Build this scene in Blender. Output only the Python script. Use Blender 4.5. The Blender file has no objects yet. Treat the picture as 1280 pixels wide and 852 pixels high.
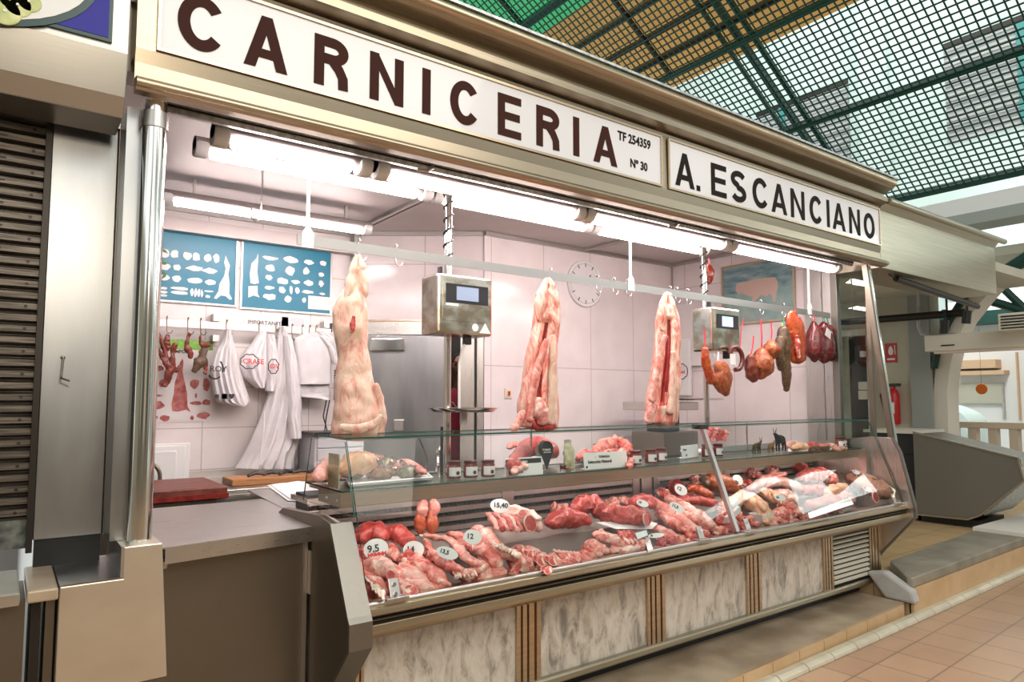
import bpy, bmesh, math, random
from mathutils import Vector, Matrix, noise
# ---------------------------------------------------------------- camera, world, lights, exposure
SC = bpy.context.scene
COL = SC.collection
F, HEAD, PITCH, CX, CY, H = 860., math.radians(53.6), math.radians(4.2), 640., 436., 1.6
ca, sa, cp, sp = math.cos(HEAD), math.sin(HEAD), math.cos(PITCH), math.sin(PITCH)
cam = bpy.data.cameras.new('camera'); camo = bpy.data.objects.new('camera', cam); COL.objects.link(camo)
cam.sensor_width = 36; cam.lens = F/1280*36; cam.shift_y = 10/1280; cam.clip_start = .05; cam.clip_end = 200
fwd = Vector((ca*cp, sa*cp, sp)); right = Vector((sa, -ca, 0)); up = right.cross(fwd)
camo.matrix_world = Matrix(((right.x, up.x, -fwd.x, 0), (right.y, up.y, -fwd.y, 0), (right.z, up.z, -fwd.z, H), (0, 0, 0, 1)))
SC.camera = camo
SC.view_settings.view_transform = 'Standard'; SC.view_settings.look = 'None'
SC.view_settings.exposure = 0.3; SC.view_settings.gamma = 1; SC.view_settings.use_curve_mapping = False
SC.cycles.max_bounces = 8; SC.cycles.transparent_max_bounces = 16; SC.cycles.caustics_reflective = False; SC.cycles.caustics_refractive = False
SC.cycles.sample_clamp_indirect = 4
W = bpy.data.worlds.new('sky'); SC.world = W; W.use_nodes = True
bg = W.node_tree.nodes['Background']; bg.inputs[1].default_value = 1.0
_N, _L = W.node_tree.nodes, W.node_tree.links
_tc = _N.new('ShaderNodeTexCoord'); _nz = _N.new('ShaderNodeTexNoise'); _nz.inputs['Scale'].default_value = 2.2; _nz.inputs['Detail'].default_value = 1.5
_mp = _N.new('ShaderNodeMapping'); _mp.inputs['Scale'].default_value = (1, 1, 2.2); _L.new(_tc.outputs['Generated'], _mp.inputs[0]); _L.new(_mp.outputs[0], _nz.inputs['Vector'])
_r = _N.new('ShaderNodeValToRGB'); _r.color_ramp.elements[0].position = .40; _r.color_ramp.elements[0].color = (.16, .16, .15, 1); _r.color_ramp.elements[1].position = .60; _r.color_ramp.elements[1].color = (1.25, 1.32, 1.3, 1)  # dark and bright patches invented to give the steel contrasting reflections
_L.new(_nz.outputs['Fac'], _r.inputs[0]); _L.new(_r.outputs[0], bg.inputs[0])
def area(name, loc, aim, size, sy, power, col):
    l = bpy.data.lights.new(name, 'AREA'); l.shape = 'RECTANGLE'; l.size = size; l.size_y = sy; l.energy = power; l.color = col
    o = bpy.data.objects.new(name, l); COL.objects.link(o); o.location = loc
    o.rotation_euler = (Vector(aim)-Vector(loc)).to_track_quat('-Z', 'Y').to_euler(); return o
area('hall_fill', (3.0, -3.5, 6.5), (3.5, 3, .5), 6, 2.5, 200, (1, .93, .82))  # unseen area light added overhead to brighten the stall front
area('hall_warm_fill', (0.2, -1.2, 2.9), (3.2, 3, .6), .5, .4, 30, (1, .86, .68))  # unseen warm area light added behind the viewer for fascia and counter
area('facade_fill', (12.6, 6.5, 12.5), (16, 7, 7), 9, 3, 330, (.95, 1, .98)); area('street_fill', (12.8, 2.5, 4.4), (15.5, 3, 1.5), 4, .8, 260, (1, 1, .97))  # area lights added by the street to brighten facade and house
TUBE_COL = (1, .87, .85); TUBE_E = 37.0

def P(u, v, X=None, Y=None, Z=None):
    """a point of the place seen at (u, v) of the photograph on a given plane"""
    x = (u-CX)/F; y = -(v-CY)/F; h = cp-y*sp
    d = (x*sa+h*ca, -x*ca+h*sa, sp+y*cp)
    t = X/d[0] if X is not None else Y/d[1] if Y is not None else (Z-H)/d[2]
    return Vector((d[0]*t, d[1]*t, H+d[2]*t))
R = random.Random(5)
# ---------------------------------------------------------------- materials
M = {}
def nodes(name):
    m = bpy.data.materials.new(name); m.use_nodes = True; M[name] = m
    return m, m.node_tree, m.node_tree.nodes['Principled BSDF']
def mat(name, c1, rough=.5, metal=0, c2=None, scale=5, stretch=(1, 1, 1), bump=0, detail=4, lo=.35, hi=.65, bdist=.01, coat=0, rvar=0, trans=0, sheen=0):
    m, t, b = nodes(name); N, L = t.nodes, t.links
    b.inputs['Base Color'].default_value = (*c1, 1); b.inputs['Roughness'].default_value = rough; b.inputs['Metallic'].default_value = metal
    b.inputs['Coat Weight'].default_value = coat
    if c2 is not None or bump or rvar:
        tc = N.new('ShaderNodeTexCoord'); mp = N.new('ShaderNodeMapping'); nz = N.new('ShaderNodeTexNoise')
        mp.inputs['Scale'].default_value = stretch; nz.inputs['Scale'].default_value = scale; nz.inputs['Detail'].default_value = detail
        L.new(tc.outputs['Object'], mp.inputs[0]); L.new(mp.outputs[0], nz.inputs['Vector'])
        if c2 is not None:
            r = N.new('ShaderNodeValToRGB'); r.color_ramp.elements[0].position = lo; r.color_ramp.elements[1].position = hi
            r.color_ramp.elements[0].color = (*c1, 1); r.color_ramp.elements[1].color = (*c2, 1)
            L.new(nz.outputs['Fac'], r.inputs[0]); L.new(r.outputs[0], b.inputs['Base Color'])
        if rvar:
            mr = N.new('ShaderNodeMapRange'); mr.inputs['To Min'].default_value = rough-rvar; mr.inputs['To Max'].default_value = rough+rvar
            L.new(nz.outputs['Fac'], mr.inputs[0]); L.new(mr.outputs[0], b.inputs['Roughness'])
        if bump:
            bp = N.new('ShaderNodeBump'); bp.inputs['Strength'].default_value = bump; bp.inputs['Distance'].default_value = bdist
            L.new(nz.outputs['Fac'], bp.inputs['Height']); L.new(bp.outputs[0], b.inputs['Normal'])
    return m
def emit(name, col, s):
    m, t, b = nodes(name); b.inputs['Base Color'].default_value = (*col, 1)
    b.inputs['Emission Color'].default_value = (*col, 1); b.inputs['Emission Strength'].default_value = s; return m
def glass(name, tint, refl=1.0, rough=0.0):
    m = bpy.data.materials.new(name); m.use_nodes = True; M[name] = m; t = m.node_tree; t.nodes.clear(); N, L = t.nodes, t.links
    o = N.new('ShaderNodeOutputMaterial'); mx = N.new('ShaderNodeMixShader'); tr = N.new('ShaderNodeBsdfTransparent'); gl = N.new('ShaderNodeBsdfGlossy')
    fr = N.new('ShaderNodeFresnel'); fr.inputs[0].default_value = 1.5; ml = N.new('ShaderNodeMath'); ml.operation = 'MULTIPLY'; ml.inputs[1].default_value = refl
    tr.inputs[0].default_value = (*tint, 1); gl.inputs['Roughness'].default_value = rough
    L.new(fr.outputs[0], ml.inputs[0]); L.new(ml.outputs[0], mx.inputs[0]); L.new(tr.outputs[0], mx.inputs[1]); L.new(gl.outputs[0], mx.inputs[2]); L.new(mx.outputs[0], o.inputs[0])
    return m
def steel(name, col, rough, vert=True, bump=.05, c2=None):
    st = (60, 60, 1.2) if vert else (1.0, 60, 60)
    return mat(name, col, rough, 1, c2, 3, st, bump, 3, .3, .7, .002, rvar=.08)
steel('cornice_dark_reflection', (.33, .27, .19), .34, False, .05, (.42, .36, .27)); steel('nb_steel', (.42, .41, .38), .34, False); steel('mid_steel', (.25, .235, .21), .42); steel('steel', (.62, .60, .57), .3); steel('steel_h', (.62, .60, .57), .3, False)  # cornice colour darkened to stand for the dark it reflects
steel('fascia_steel', (.44, .37, .275), .32, False); mat('dark_steel', (.19, .165, .13), .42, 1, (.235, .205, .165), 1.6, (1, 1, 1), .02, 7, .3, .7, .002, rvar=.08); mat('tray_steel', (.52, .44, .42), .4, .35)
mat('smudged_steel', (.30, .31, .32), .34, 1, (.46, .46, .46), 2.2, (2.2, 2.2, .5), .03, 6, .3, .75, .002, rvar=.12)
mat('chrome', (.78, .77, .74), .12, 1); mat('satin_chrome', (.52, .50, .48), .34, 1); mat('scale_mottled_reflection', (.42, .34, .25), .2, 1, (.78, .72, .62), 7, (1, 1, 1.6), 0, 3, .4, .6)  # scale housings: mottled reflections painted into the colour
mat('gold_alu', (.62, .49, .34), .3, 1, (.52, .41, .29), 2, (1, 40, 40), .04)
mat('beige_alu', (.54, .50, .39), .34, 1, (.47, .43, .33), 2, (1, 40, 40), .04)
mat('cream_steel', (.74, .67, .56), .36, .85, (.66, .58, .47), 2.5, (1, 1, 2), .03)
mat('galvanised', (.42, .44, .44), .42, .9, (.64, .66, .65), 38, (1, 1, 1), .1, 3, .4, .6)
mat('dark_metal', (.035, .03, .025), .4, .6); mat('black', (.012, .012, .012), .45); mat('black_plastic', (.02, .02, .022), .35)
mat('shutter', (.06, .05, .042), .42, .7, (.19, .165, .135), 5, (1.2, 1, 30), .12, 4)
mat('rust_shutter', (.05, .06, .06), .5, .5, (.22, .23, .2), 22, (1, 1, 1), .1)
mat('white_paint', (.83, .82, .80), .4); mat('fitting_body', (.24, .21, .205), .8); mat('white_plastic', (.86, .86, .85), .35); mat('sign_white', (.80, .80, .83), .22, coat=.3)
mat('brown_letter', (.05, .016, .010), .6); mat('black_letter', (.018, .012, .01), .6)
for q_ in ('brown_letter', 'black_letter'): M[q_].node_tree.nodes['Principled BSDF'].inputs['Specular IOR Level'].default_value = .12
mat('paper', (.86, .86, .85), .7); mat('paper_grey', (.7, .72, .76), .6); mat('ink', (.03, .03, .04), .6); mat('red_ink', (.75, .06, .06), .5)
mat('ceiling_panel', (.56, .50, .48), .5, .1, (.62, .56, .54), 1.5, (1, 1, 1)); mat('slate', (.33, .31, .27), .6, 0, (.42, .40, .35), 6)
mat('wood', (.42, .18, .07), .5, 0, (.55, .27, .1), 6, (1, 12, 12), .1); mat('board_red', (.10, .02, .014), .45, 0, (.22, .055, .035), 14, (1, 3, 1), .15)
mat('black_hair', (.012, .009, .007), .6); mat('skin', (.42, .22, .15), .55, 0, (.46, .25, .17), 8)
mat('red_cloth', (.35, .03, .06), .8); mat('white_cloth', (.80, .79, .80), .85, 0, (.73, .71, .72), 9, (1, 1, 1), .15, 5)
mat('bag_plastic', (.84, .82, .83), .3, 0, (.74, .72, .74), 14, (5, 5, .8), .35, 4, bdist=.01)
mat('cyan', (.004, .19, .30), .35); mat('cyan_dark', (.01, .12, .2), .4); mat('leaf', (.06, .15, .03), .5); mat('grass_print', (.2, .45, .06), .5, 0, (.3, .6, .12), 40)
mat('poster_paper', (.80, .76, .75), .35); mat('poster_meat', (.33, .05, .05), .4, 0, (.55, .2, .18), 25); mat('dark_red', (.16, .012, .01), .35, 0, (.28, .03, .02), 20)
mat('green_paint', (.006, .06, .042), .4, .2); mat('net_green', (.005, .045, .035), .5)
mat('roof_wood', (.85, .60, .28), .6, 0, (.95, .72, .38), 3, (1, .2, 1)); mat('roof_green', (.12, .75, .38), .5, 0, (.3, .9, .5), 1.5)
mat('facade_white', (.58, .70, .68), .8, 0, (.66, .77, .74), .8); mat('far_steel', (.20, .19, .16), .4, .5); mat('pink_far', (.5, .5, .5), .5); mat('shutter_far', (.30, .32, .34), .6); mat('teal_paint', (.05, .28, .27), .5)
mat('wall_beige', (.52, .50, .40), .8, 0, (.57, .55, .45), 2); mat('wall_grey', (.33, .36, .34), .8); mat('arch_cream', (.74, .70, .62), .7)
mat('cassette', (.72, .70, .60), .45); mat('balustrade', (.72, .62, .50), .7); mat('street_white', (.88, .88, .86), .8); mat('tan_trim', (.62, .42, .26), .7)
mat('concrete', (.44, .43, .42), .8, 0, (.52, .51, .50), 9, bump=.3); mat('step_stone', (.30, .22, .15), .3, 0, (.52, .41, .29), 3.2, (1, 1, 1), .08, 8)
mat('dark_stone', (.22, .20, .155), .45, 0, (.33, .30, .24), 4, bump=.1, detail=8); mat('tan_tile', (.58, .38, .2), .45, 0, (.66, .46, .27), 5)
mat('curb_tile', (.55, .50, .38), .3, 0, (.66, .60, .47), 6); mat('orange_plastic', (.85, .2, .03), .4); mat('yellow', (.85, .6, .08), .4)
mat('red_paint', (.55, .02, .02), .35); mat('screen_blue', (.28, .36, .5), .3); mat('label_white', (.85, .83, .82), .5)
emit('lcd', (.40, .58, .9), .45); emit('tube_light', TUBE_COL, TUBE_E); emit('cold_room_fill_light', (1, .9, .8), 60)
mat('diffuser_dim', (.85, .8, .78), .3); mat('ivory', (.78, .70, .55), .5); mat('drain', (.05, .045, .04), .6)
mat('netting', (.9, .88, .85), .8); mat('twine_red', (.75, .05, .08), .6); mat('twine_green', (.02, .3, .2), .5)
mat('jar_red', (.18, .02, .012), .15, coat=.5); mat('jar_lid', (.10, .015, .012), .3); mat('bronze', (.10, .07, .03), .35, .6); mat('brown_goat', (.25, .13, .05), .6)
mat('olive_bag', (.45, .47, .28), .3, 0, (.68, .62, .42), 30); mat('glass_edge', (.01, .10, .075), .15, coat=.6)
mat('sign_blue', (.015, .012, .30), .55); mat('sign_teal', (.01, .05, .05), .3); mat('lime', (.35, .45, .12), .4, 0, (.7, .72, .35), 12); mat('clock_face', (.85, .82, .82), .3)
mat('cow_sky', (.08, .2, .24), .35, 0, (.32, .44, .44), 5, (1, 1, 4), 0, 6); mat('cow_cream', (.62, .46, .38), .5); mat('cow_field', (.22, .36, .36), .4, 0, (.34, .46, .42), 9)
glass('glass_clear', (.965, .985, .975), .4); glass('glass_end', (.97, .985, .98), .15); emit('shelf_lamp', (1, .80, .78), 14); emit('daylight_pane', (.93, 1, .98), 9); glass('glass_wall', (.85, .9, .88), 1.2); glass('film', (.88, .88, .88), 1.6, .12); glass('jar_glass', (.9, .9, .9), .9)
def brick(name, c1, c2, mortar, w, h, rough, off=0, msz=.01, coord=(0, 0, 0), swap=None, rot=0):
    m, t, b = nodes(name); N, L = t.nodes, t.links
    tc = N.new('ShaderNodeTexCoord'); mp = N.new('ShaderNodeMapping'); br = N.new('ShaderNodeTexBrick'); nz = N.new('ShaderNodeTexNoise'); mx = N.new('ShaderNodeMixRGB')
    mp.inputs['Rotation'].default_value = coord; L.new(tc.outputs['Object'], mp.inputs[0])
    if swap:
        sx = N.new('ShaderNodeSeparateXYZ'); cb = N.new('ShaderNodeCombineXYZ'); L.new(tc.outputs['Object'], sx.inputs[0])
        L.new(sx.outputs[swap[0]], cb.inputs[0]); L.new(sx.outputs[swap[1]], cb.inputs[1]); src = cb.outputs[0]
    else: src = mp.outputs[0]
    L.new(src, br.inputs['Vector']); br.offset = off; br.squash = 1
    br.inputs['Color1'].default_value = (*c1, 1); br.inputs['Color2'].default_value = (*c2, 1); br.inputs['Mortar'].default_value = (*mortar, 1)
    br.inputs['Scale'].default_value = 1; br.inputs['Brick Width'].default_value = w; br.inputs['Row Height'].default_value = h; br.inputs['Mortar Size'].default_value = msz
    nz.inputs['Scale'].default_value = 3; nz.inputs['Detail'].default_value = 6; L.new(tc.outputs['Object'], nz.inputs['Vector'])
    mx.blend_type = 'MULTIPLY'; mx.inputs[0].default_value = .35
    rp = N.new('ShaderNodeValToRGB'); rp.color_ramp.elements[0].position = .3; rp.color_ramp.elements[0].color = (.72, .70, .69, 1); rp.color_ramp.elements[1].position = .62
    L.new(nz.outputs['Fac'], rp.inputs[0]); L.new(br.outputs['Color'], mx.inputs[1]); L.new(rp.outputs[0], mx.inputs[2]); L.new(mx.outputs[0], b.inputs['Base Color'])
    b.inputs['Roughness'].default_value = rough; return m
brick('floor_tile', (.40, .25, .16), (.46, .30, .19), (.24, .16, .11), .3, .3, .3, 0, .006, (0, 0, math.radians(-3)))
brick('tan_floor', (.55, .38, .19), (.60, .42, .23), (.3, .22, .13), .3, .3, .4, 0, .005)
brick('wall_marble', (.90, .82, .81), (.86, .79, .79), (.62, .54, .54), .6, .9, .18, 0, .004, swap=('X', 'Z'))
brick('wall_marble_side', (.90, .82, .81), (.86, .79, .79), (.62, .54, .54), .6, .9, .18, 0, .004, swap=('Y', 'Z'))
brick('wall_tile', (.90, .84, .82), (.86, .80, .78), (.60, .54, .52), .42, .32, .25, 0, .004, swap=('X', 'Z'))
def marble():
    m, t, b = nodes('marble'); N, L = t.nodes, t.links
    tc = N.new('ShaderNodeTexCoord'); mp = N.new('ShaderNodeMapping'); mp.inputs['Rotation'].default_value = (0, .75, 0); mp.inputs['Scale'].default_value = (6, 1, 2.4)
    n1 = N.new('ShaderNodeTexNoise'); n1.inputs['Scale'].default_value = 2.6; n1.inputs['Detail'].default_value = 12; n1.inputs['Roughness'].default_value = .68; n1.inputs['Distortion'].default_value = .6
    r = N.new('ShaderNodeValToRGB'); e = r.color_ramp.elements; e[0].position = .34; e[0].color = (.25, .23, .20, 1); e[1].position = .62; e[1].color = (.70, .65, .58, 1)
    a = e.new(.42); a.color = (.42, .38, .33, 1); a = e.new(.5); a.color = (.60, .55, .48, 1)
    L.new(tc.outputs['Object'], mp.inputs[0]); L.new(mp.outputs[0], n1.inputs['Vector']); L.new(n1.outputs['Fac'], r.inputs[0]); L.new(r.outputs[0], b.inputs['Base Color']); b.inputs['Roughness'].default_value = .3
marble()
def meat(name, cols, scale=9, stretch=(1, 1, 1), rough=.33, bump=.3, wave=None, distort=1.0):
    """cols: list of (position, rgb) along a noise, red flesh to white fat"""
    m, t, b = nodes(name); N, L = t.nodes, t.links
    tc = N.new('ShaderNodeTexCoord'); mp = N.new('ShaderNodeMapping'); mp.inputs['Scale'].default_value = stretch
    n = N.new('ShaderNodeTexNoise'); n.inputs['Scale'].default_value = scale*1.7; n.inputs['Detail'].default_value = 8; n.inputs['Roughness'].default_value = .68; n.inputs['Distortion'].default_value = distort
    r = N.new('ShaderNodeValToRGB'); e = r.color_ramp.elements
    e[0].position, e[0].color = cols[0][0], (*cols[0][1], 1); e[1].position, e[1].color = cols[-1][0], (*cols[-1][1], 1)
    for p, c in cols[1:-1]: q = e.new(p); q.color = (*c, 1)
    L.new(tc.outputs['Object'], mp.inputs[0]); L.new(mp.outputs[0], n.inputs['Vector']); L.new(n.outputs['Fac'], r.inputs[0]); L.new(r.outputs[0], b.inputs['Base Color'])
    bp = N.new('ShaderNodeBump'); bp.inputs['Strength'].default_value = bump; bp.inputs['Distance'].default_value = .006
    L.new(n.outputs['Fac'], bp.inputs['Height']); L.new(bp.outputs[0], b.inputs['Normal'])
    b.inputs['Roughness'].default_value = rough; b.inputs['Coat Weight'].default_value = .12; b.inputs['Coat Roughness'].default_value = .2
RED, DRED, PINK, LPINK, FAT = (.52, .04, .03), (.26, .015, .012), (.72, .19, .15), (.80, .36, .29), (.88, .66, .56)
meat('meat_red', [(.3, DRED), (.42, (.45, .045, .04)), (.56, (.58, .085, .07)), (.64, PINK), (.72, FAT)], 9)
meat('meat_beef', [(.3, (.28, .025, .02)), (.45, (.42, .045, .04)), (.6, (.58, .11, .09)), (.72, LPINK)], 16)
meat('meat_marbled', [(.34, (.42, .03, .03)), (.46, (.62, .10, .08)), (.54, PINK), (.58, FAT), (.75, (.88, .66, .6))], 14)
meat('meat_lamb', [(.34, (.40, .04, .03)), (.44, (.64, .14, .11)), (.51, (.76, .27, .22)), (.57, (.82, .46, .38)), (.64, (.90, .72, .62))], 7, (1, 1, 1))
meat('meat_pale', [(.34, (.55, .10, .08)), (.43, (.76, .29, .24)), (.53, (.84, .46, .39)), (.64, (.90, .72, .63))], 8)
meat('meat_pork', [(.34, (.56, .10, .08)), (.47, (.74, .25, .20)), (.58, (.84, .42, .35)), (.66, (.88, .62, .54))], 10)
meat('carcass_skin', [(.34, (.64, .24, .18)), (.43, (.76, .42, .33)), (.51, (.84, .60, .48)), (.58, (.76, .52, .38)), (.66, (.90, .76, .64))], 7, (1, 1, .5), .35, .5, None, 1.6)
meat('carcass_flesh', [(.34, (.50, .07, .05)), (.43, (.72, .20, .15)), (.51, (.82, .42, .33)), (.58, (.82, .58, .46)), (.66, (.90, .76, .64))], 7, (1.4, 1.4, .5), .35, .5, None, 1.6)
meat('cavity', [(.3, (.18, .015, .015)), (.6, (.36, .04, .035)), (.75, (.55, .12, .1))], 12)
meat('chicken', [(.3, (.62, .28, .14)), (.45, (.78, .42, .24)), (.6, (.82, .50, .34)), (.75, (.88, .66, .5))], 8)
meat('roast', [(.32, (.12, .018, .006)), (.45, (.30, .055, .015)), (.56, (.45, .12, .035)), (.68, (.62, .28, .09))], 18, bump=.8)
meat('paprika', [(.34, (.16, .014, .005)), (.48, (.38, .045, .012)), (.64, (.56, .14, .03))], 14)
meat('blood_sausage', [(.3, (.05, .008, .008)), (.5, (.12, .015, .015)), (.7, (.26, .06, .06))], 16, rough=.25)
meat('dark_cured', [(.3, (.035, .02, .01)), (.5, (.10, .055, .03)), (.7, (.22, .14, .06))], 16)
meat('dried_red', [(.3, (.06, .008, .005)), (.5, (.18, .025, .012)), (.7, (.35, .07, .03))], 14, bump=.6)
meat('kidney', [(.3, (.38, .05, .02)), (.5, (.62, .13, .06)), (.7, (.80, .36, .26))], 6, rough=.15)
meat('cooked', [(.3, (.40, .14, .08)), (.5, (.60, .26, .17)), (.7, (.72, .38, .28))], 11)
meat('bone', [(.3, (.75, .5, .42)), (.6, (.86, .74, .62))], 20)
def translucent(name, c):
    m = bpy.data.materials.new(name); m.use_nodes = True; M[name] = m; t = m.node_tree; t.nodes.clear(); N, L = t.nodes, t.links
    o = N.new('ShaderNodeOutputMaterial'); mx = N.new('ShaderNodeMixShader'); d = N.new('ShaderNodeBsdfDiffuse'); q = N.new('ShaderNodeBsdfTranslucent'); mx.inputs[0].default_value = .6
    d.inputs[0].default_value = (*c, 1); q.inputs[0].default_value = (*c, 1); L.new(d.outputs[0], mx.inputs[1]); L.new(q.outputs[0], mx.inputs[2]); L.new(mx.outputs[0], o.inputs[0])
translucent('roof_wood', (.85, .62, .33)); translucent('roof_green', (.30, .85, .52))
# ---------------------------------------------------------------- mesh helpers
class MB:
    def __init__(s): s.v = []; s.f = []; s.m = []; s.mi = 0
    def add(s, vs, fs, mi=None):
        o = len(s.v); s.v += [Vector(a) for a in vs]; s.f += [tuple(o+i for i in f) for f in fs]; s.m += [s.mi if mi is None else mi]*len(fs); return s
    def box(s, a, b, mi=None):
        x0, y0, z0 = [min(a[i], b[i]) for i in range(3)]; x1, y1, z1 = [max(a[i], b[i]) for i in range(3)]
        return s.add([(x0, y0, z0), (x1, y0, z0), (x1, y1, z0), (x0, y1, z0), (x0, y0, z1), (x1, y0, z1), (x1, y1, z1), (x0, y1, z1)],
                     [(0, 3, 2, 1), (4, 5, 6, 7), (0, 1, 5, 4), (1, 2, 6, 5), (2, 3, 7, 6), (3, 0, 4, 7)], mi)
    def obox(s, c, ex, ey, ez, mi=None):
        c, ex, ey, ez = map(Vector, (c, ex, ey, ez))
        vs = [c+ex*a+ey*b+ez*d for d in (-1, 1) for a, b in ((-1, -1), (1, -1), (1, 1), (-1, 1))]
        return s.add(vs, [(0, 3, 2, 1), (4, 5, 6, 7), (0, 1, 5, 4), (1, 2, 6, 5), (2, 3, 7, 6), (3, 0, 4, 7)], mi)
    def prism(s, poly, off, mi=None):
        n = len(poly); off = Vector(off); a = [Vector(p) for p in poly]
        return s.add(a+[p+off for p in a], [tuple(reversed(range(n))), tuple(range(n, 2*n))]+[(i, (i+1) % n, n+(i+1) % n, n+i) for i in range(n)], mi)
    def rings(s, rs, cap=True, mi=None, closed=False):
        n = len(rs[0]); vs = [p for r in rs for p in r]; fs = []
        k = len(rs)
        for i in range(k if closed else k-1):
            j = (i+1) % k
            for q in range(n): fs.append((i*n+q, i*n+(q+1) % n, j*n+(q+1) % n, j*n+q))
        if cap and not closed: fs += [tuple(reversed(range(n))), tuple(range((k-1)*n, k*n))]
        return s.add(vs, fs, mi)
    def tube(s, path, r, n=10, mi=None, closed=False, cap=True):
        path = [Vector(p) for p in path]; k = len(path); rs = []; prev = None
        for i, p in enumerate(path):
            a = path[(i-1) % k] if closed or i else p; b = path[(i+1) % k] if closed or i < k-1 else p
            t = (b-a).normalized()
            if prev is None: u = t.orthogonal().normalized()
            else: u = (prev-t*prev.dot(t)).normalized()
            prev = u; w = t.cross(u); rr = r[i] if isinstance(r, (list, tuple)) else r
            rs.append([p+(u*math.cos(q*2*math.pi/n)+w*math.sin(q*2*math.pi/n))*rr for q in range(n)])
        return s.rings(rs, cap, mi, closed)
    def lathe(s, prof, c, n=20, axis='z', mi=None):
        c = Vector(c); rs = []
        for r, h in prof:
            ring = []
            for q in range(n):
                a = q*2*math.pi/n; x, y = r*math.cos(a), r*math.sin(a)
                ring.append(c+Vector((x, y, h) if axis == 'z' else (h, x, y) if axis == 'x' else (y, h, x)))
            rs.append(ring)
        return s.rings(rs, True, mi)
    def build(s, name, mats, parent=None, smooth=False, bevel=0, sub=0):
        mats = mats if isinstance(mats, (list, tuple)) else [mats]
        org = Vector((0, 0, 0)); p = parent
        while p is not None: org += p.location; p = p.parent
        own = Vector((0, 0, 0))
        if parent is None and s.v:
            xs, ys, zs = zip(*[(v.x, v.y, v.z) for v in s.v]); own = Vector(((min(xs)+max(xs))/2, (min(ys)+max(ys))/2, min(zs)))
        me = bpy.data.meshes.new(name); me.from_pydata([v-org-own for v in s.v], [], s.f)
        for q in mats: me.materials.append(M[q])
        for q, pl in enumerate(me.polygons): pl.material_index = s.m[q]; pl.use_smooth = smooth
        bm = bmesh.new(); bm.from_mesh(me); bmesh.ops.recalc_face_normals(bm, faces=bm.faces[:]); bm.to_mesh(me); bm.free()
        me.update(); o = bpy.data.objects.new(name, me); COL.objects.link(o); o.parent = parent; o.location = own
        if bevel: b = o.modifiers.new('bevel', 'BEVEL'); b.width = bevel; b.segments = 2; b.limit_method = 'ANGLE'; b.angle_limit = math.radians(40)
        if sub: b = o.modifiers.new('sub', 'SUBSURF'); b.levels = sub; b.render_levels = sub
        if smooth and not sub: me.set_sharp_from_angle(angle=math.radians(42))
        return o
def tag(o, label, cat, group=None, kind=None):
    if label: o['label'] = label
    if cat: o['category'] = cat
    if group: o['group'] = group
    if kind: o['kind'] = kind
    return o
def thing(name, label, cat, loc=(0, 0, 0), group=None):
    o = bpy.data.objects.new(name, None); COL.objects.link(o); o.location = loc; o.empty_display_size = .1; return tag(o, label, cat, group)
def struct(o): o['kind'] = 'structure'; return o
def dup(root, loc, label, group=None, rotz=0, scale=None):
    r = root.copy(); COL.objects.link(r); r.location = loc; r.rotation_euler = (0, 0, rotz); r['label'] = label
    if group: r['group'] = group
    if scale: r.scale = scale
    for ch in list(root.children):
        c = ch.copy(); COL.objects.link(c); c.parent = r
        for g in list(ch.children): d = g.copy(); COL.objects.link(d); d.parent = c
    return r
# ---- flat lettering: polygons in a plane, extruded
def arc(cx, cy, rx, ry, a0, a1, n=18): return [(cx+rx*math.cos(math.radians(a0+(a1-a0)*i/n)), cy+ry*math.sin(math.radians(a0+(a1-a0)*i/n))) for i in range(n+1)]
def stroke(path, w):
    out = []; n = len(path); L_, R_ = [], []
    for i in range(n):
        a = Vector(path[max(i-1, 0)]); b = Vector(path[min(i+1, n-1)]); t = (b-a).normalized(); nn = Vector((-t.y, t.x))*w/2; p = Vector(path[i])
        L_.append(p+nn); R_.append(p-nn)
    return [[L_[i], L_[i+1], R_[i+1], R_[i]] for i in range(n-1)]
def letter(c, x, W_, Hh, w):
    b = lambda x0, z0, x1, z1: [(x0, z0), (x1, z0), (x1, z1), (x0, z1)]
    h = w/2; ps = []
    if c == 'I': ps = [b(W_/2-h, 0, W_/2+h, Hh)]
    elif c == 'E': ps = [b(0, 0, w, Hh), b(w, 0, W_, w*.9), b(w, Hh-w*.9, W_, Hh), b(w, Hh/2-w*.45, W_*.94, Hh/2+w*.45)]
    elif c == 'N': ps = [b(0, 0, w, Hh), b(W_-w, 0, W_, Hh), [(w*.9, Hh), (0, Hh), (W_-w*.95, 0), (W_, 0)]]
    elif c == 'A': ps = [[(0, 0), (w*1.05, 0), (W_/2+w*.5, Hh), (W_/2-w*.5, Hh)], [(W_-w*1.05, 0), (W_, 0), (W_/2+w*.5, Hh), (W_/2-w*.5, Hh)], b(W_*.22, Hh*.2, W_*.78, Hh*.2+w*.85)]
    elif c == 'C': ps = stroke(arc(W_/2, Hh/2, W_/2-h, Hh/2-h, 38, 322, 30), w)
    elif c == 'O': ps = stroke(arc(W_/2, Hh/2, W_/2-h, Hh/2-h, 0, 360, 32), w)
    elif c == 'R':
        yb = Hh*.46; ps = [b(0, 0, w, Hh)]+stroke([(w, Hh-h)]+arc(W_*.55, (Hh+yb)/2, W_*.45-h, (Hh-yb)/2-h, 90, -90, 14)+[(w, yb+h)], w)+stroke([(W_*.5, yb+h), (W_*.72, yb*.85), (W_-h*1.1, yb*.5), (W_-h, 0)], w)
    elif c == 'S': ps = stroke(arc(W_/2, Hh*.73, W_/2-h, Hh*.27-h, 25, 270, 18)[:-1]+arc(W_/2, Hh*.27, W_/2-h, Hh*.27-h+w*.02, 90, -155, 18), w)
    elif c == '.': ps = [b(0, 0, W_, W_)]
    return [[(px+x, pz) for px, pz in p] for p in ps]
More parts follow.
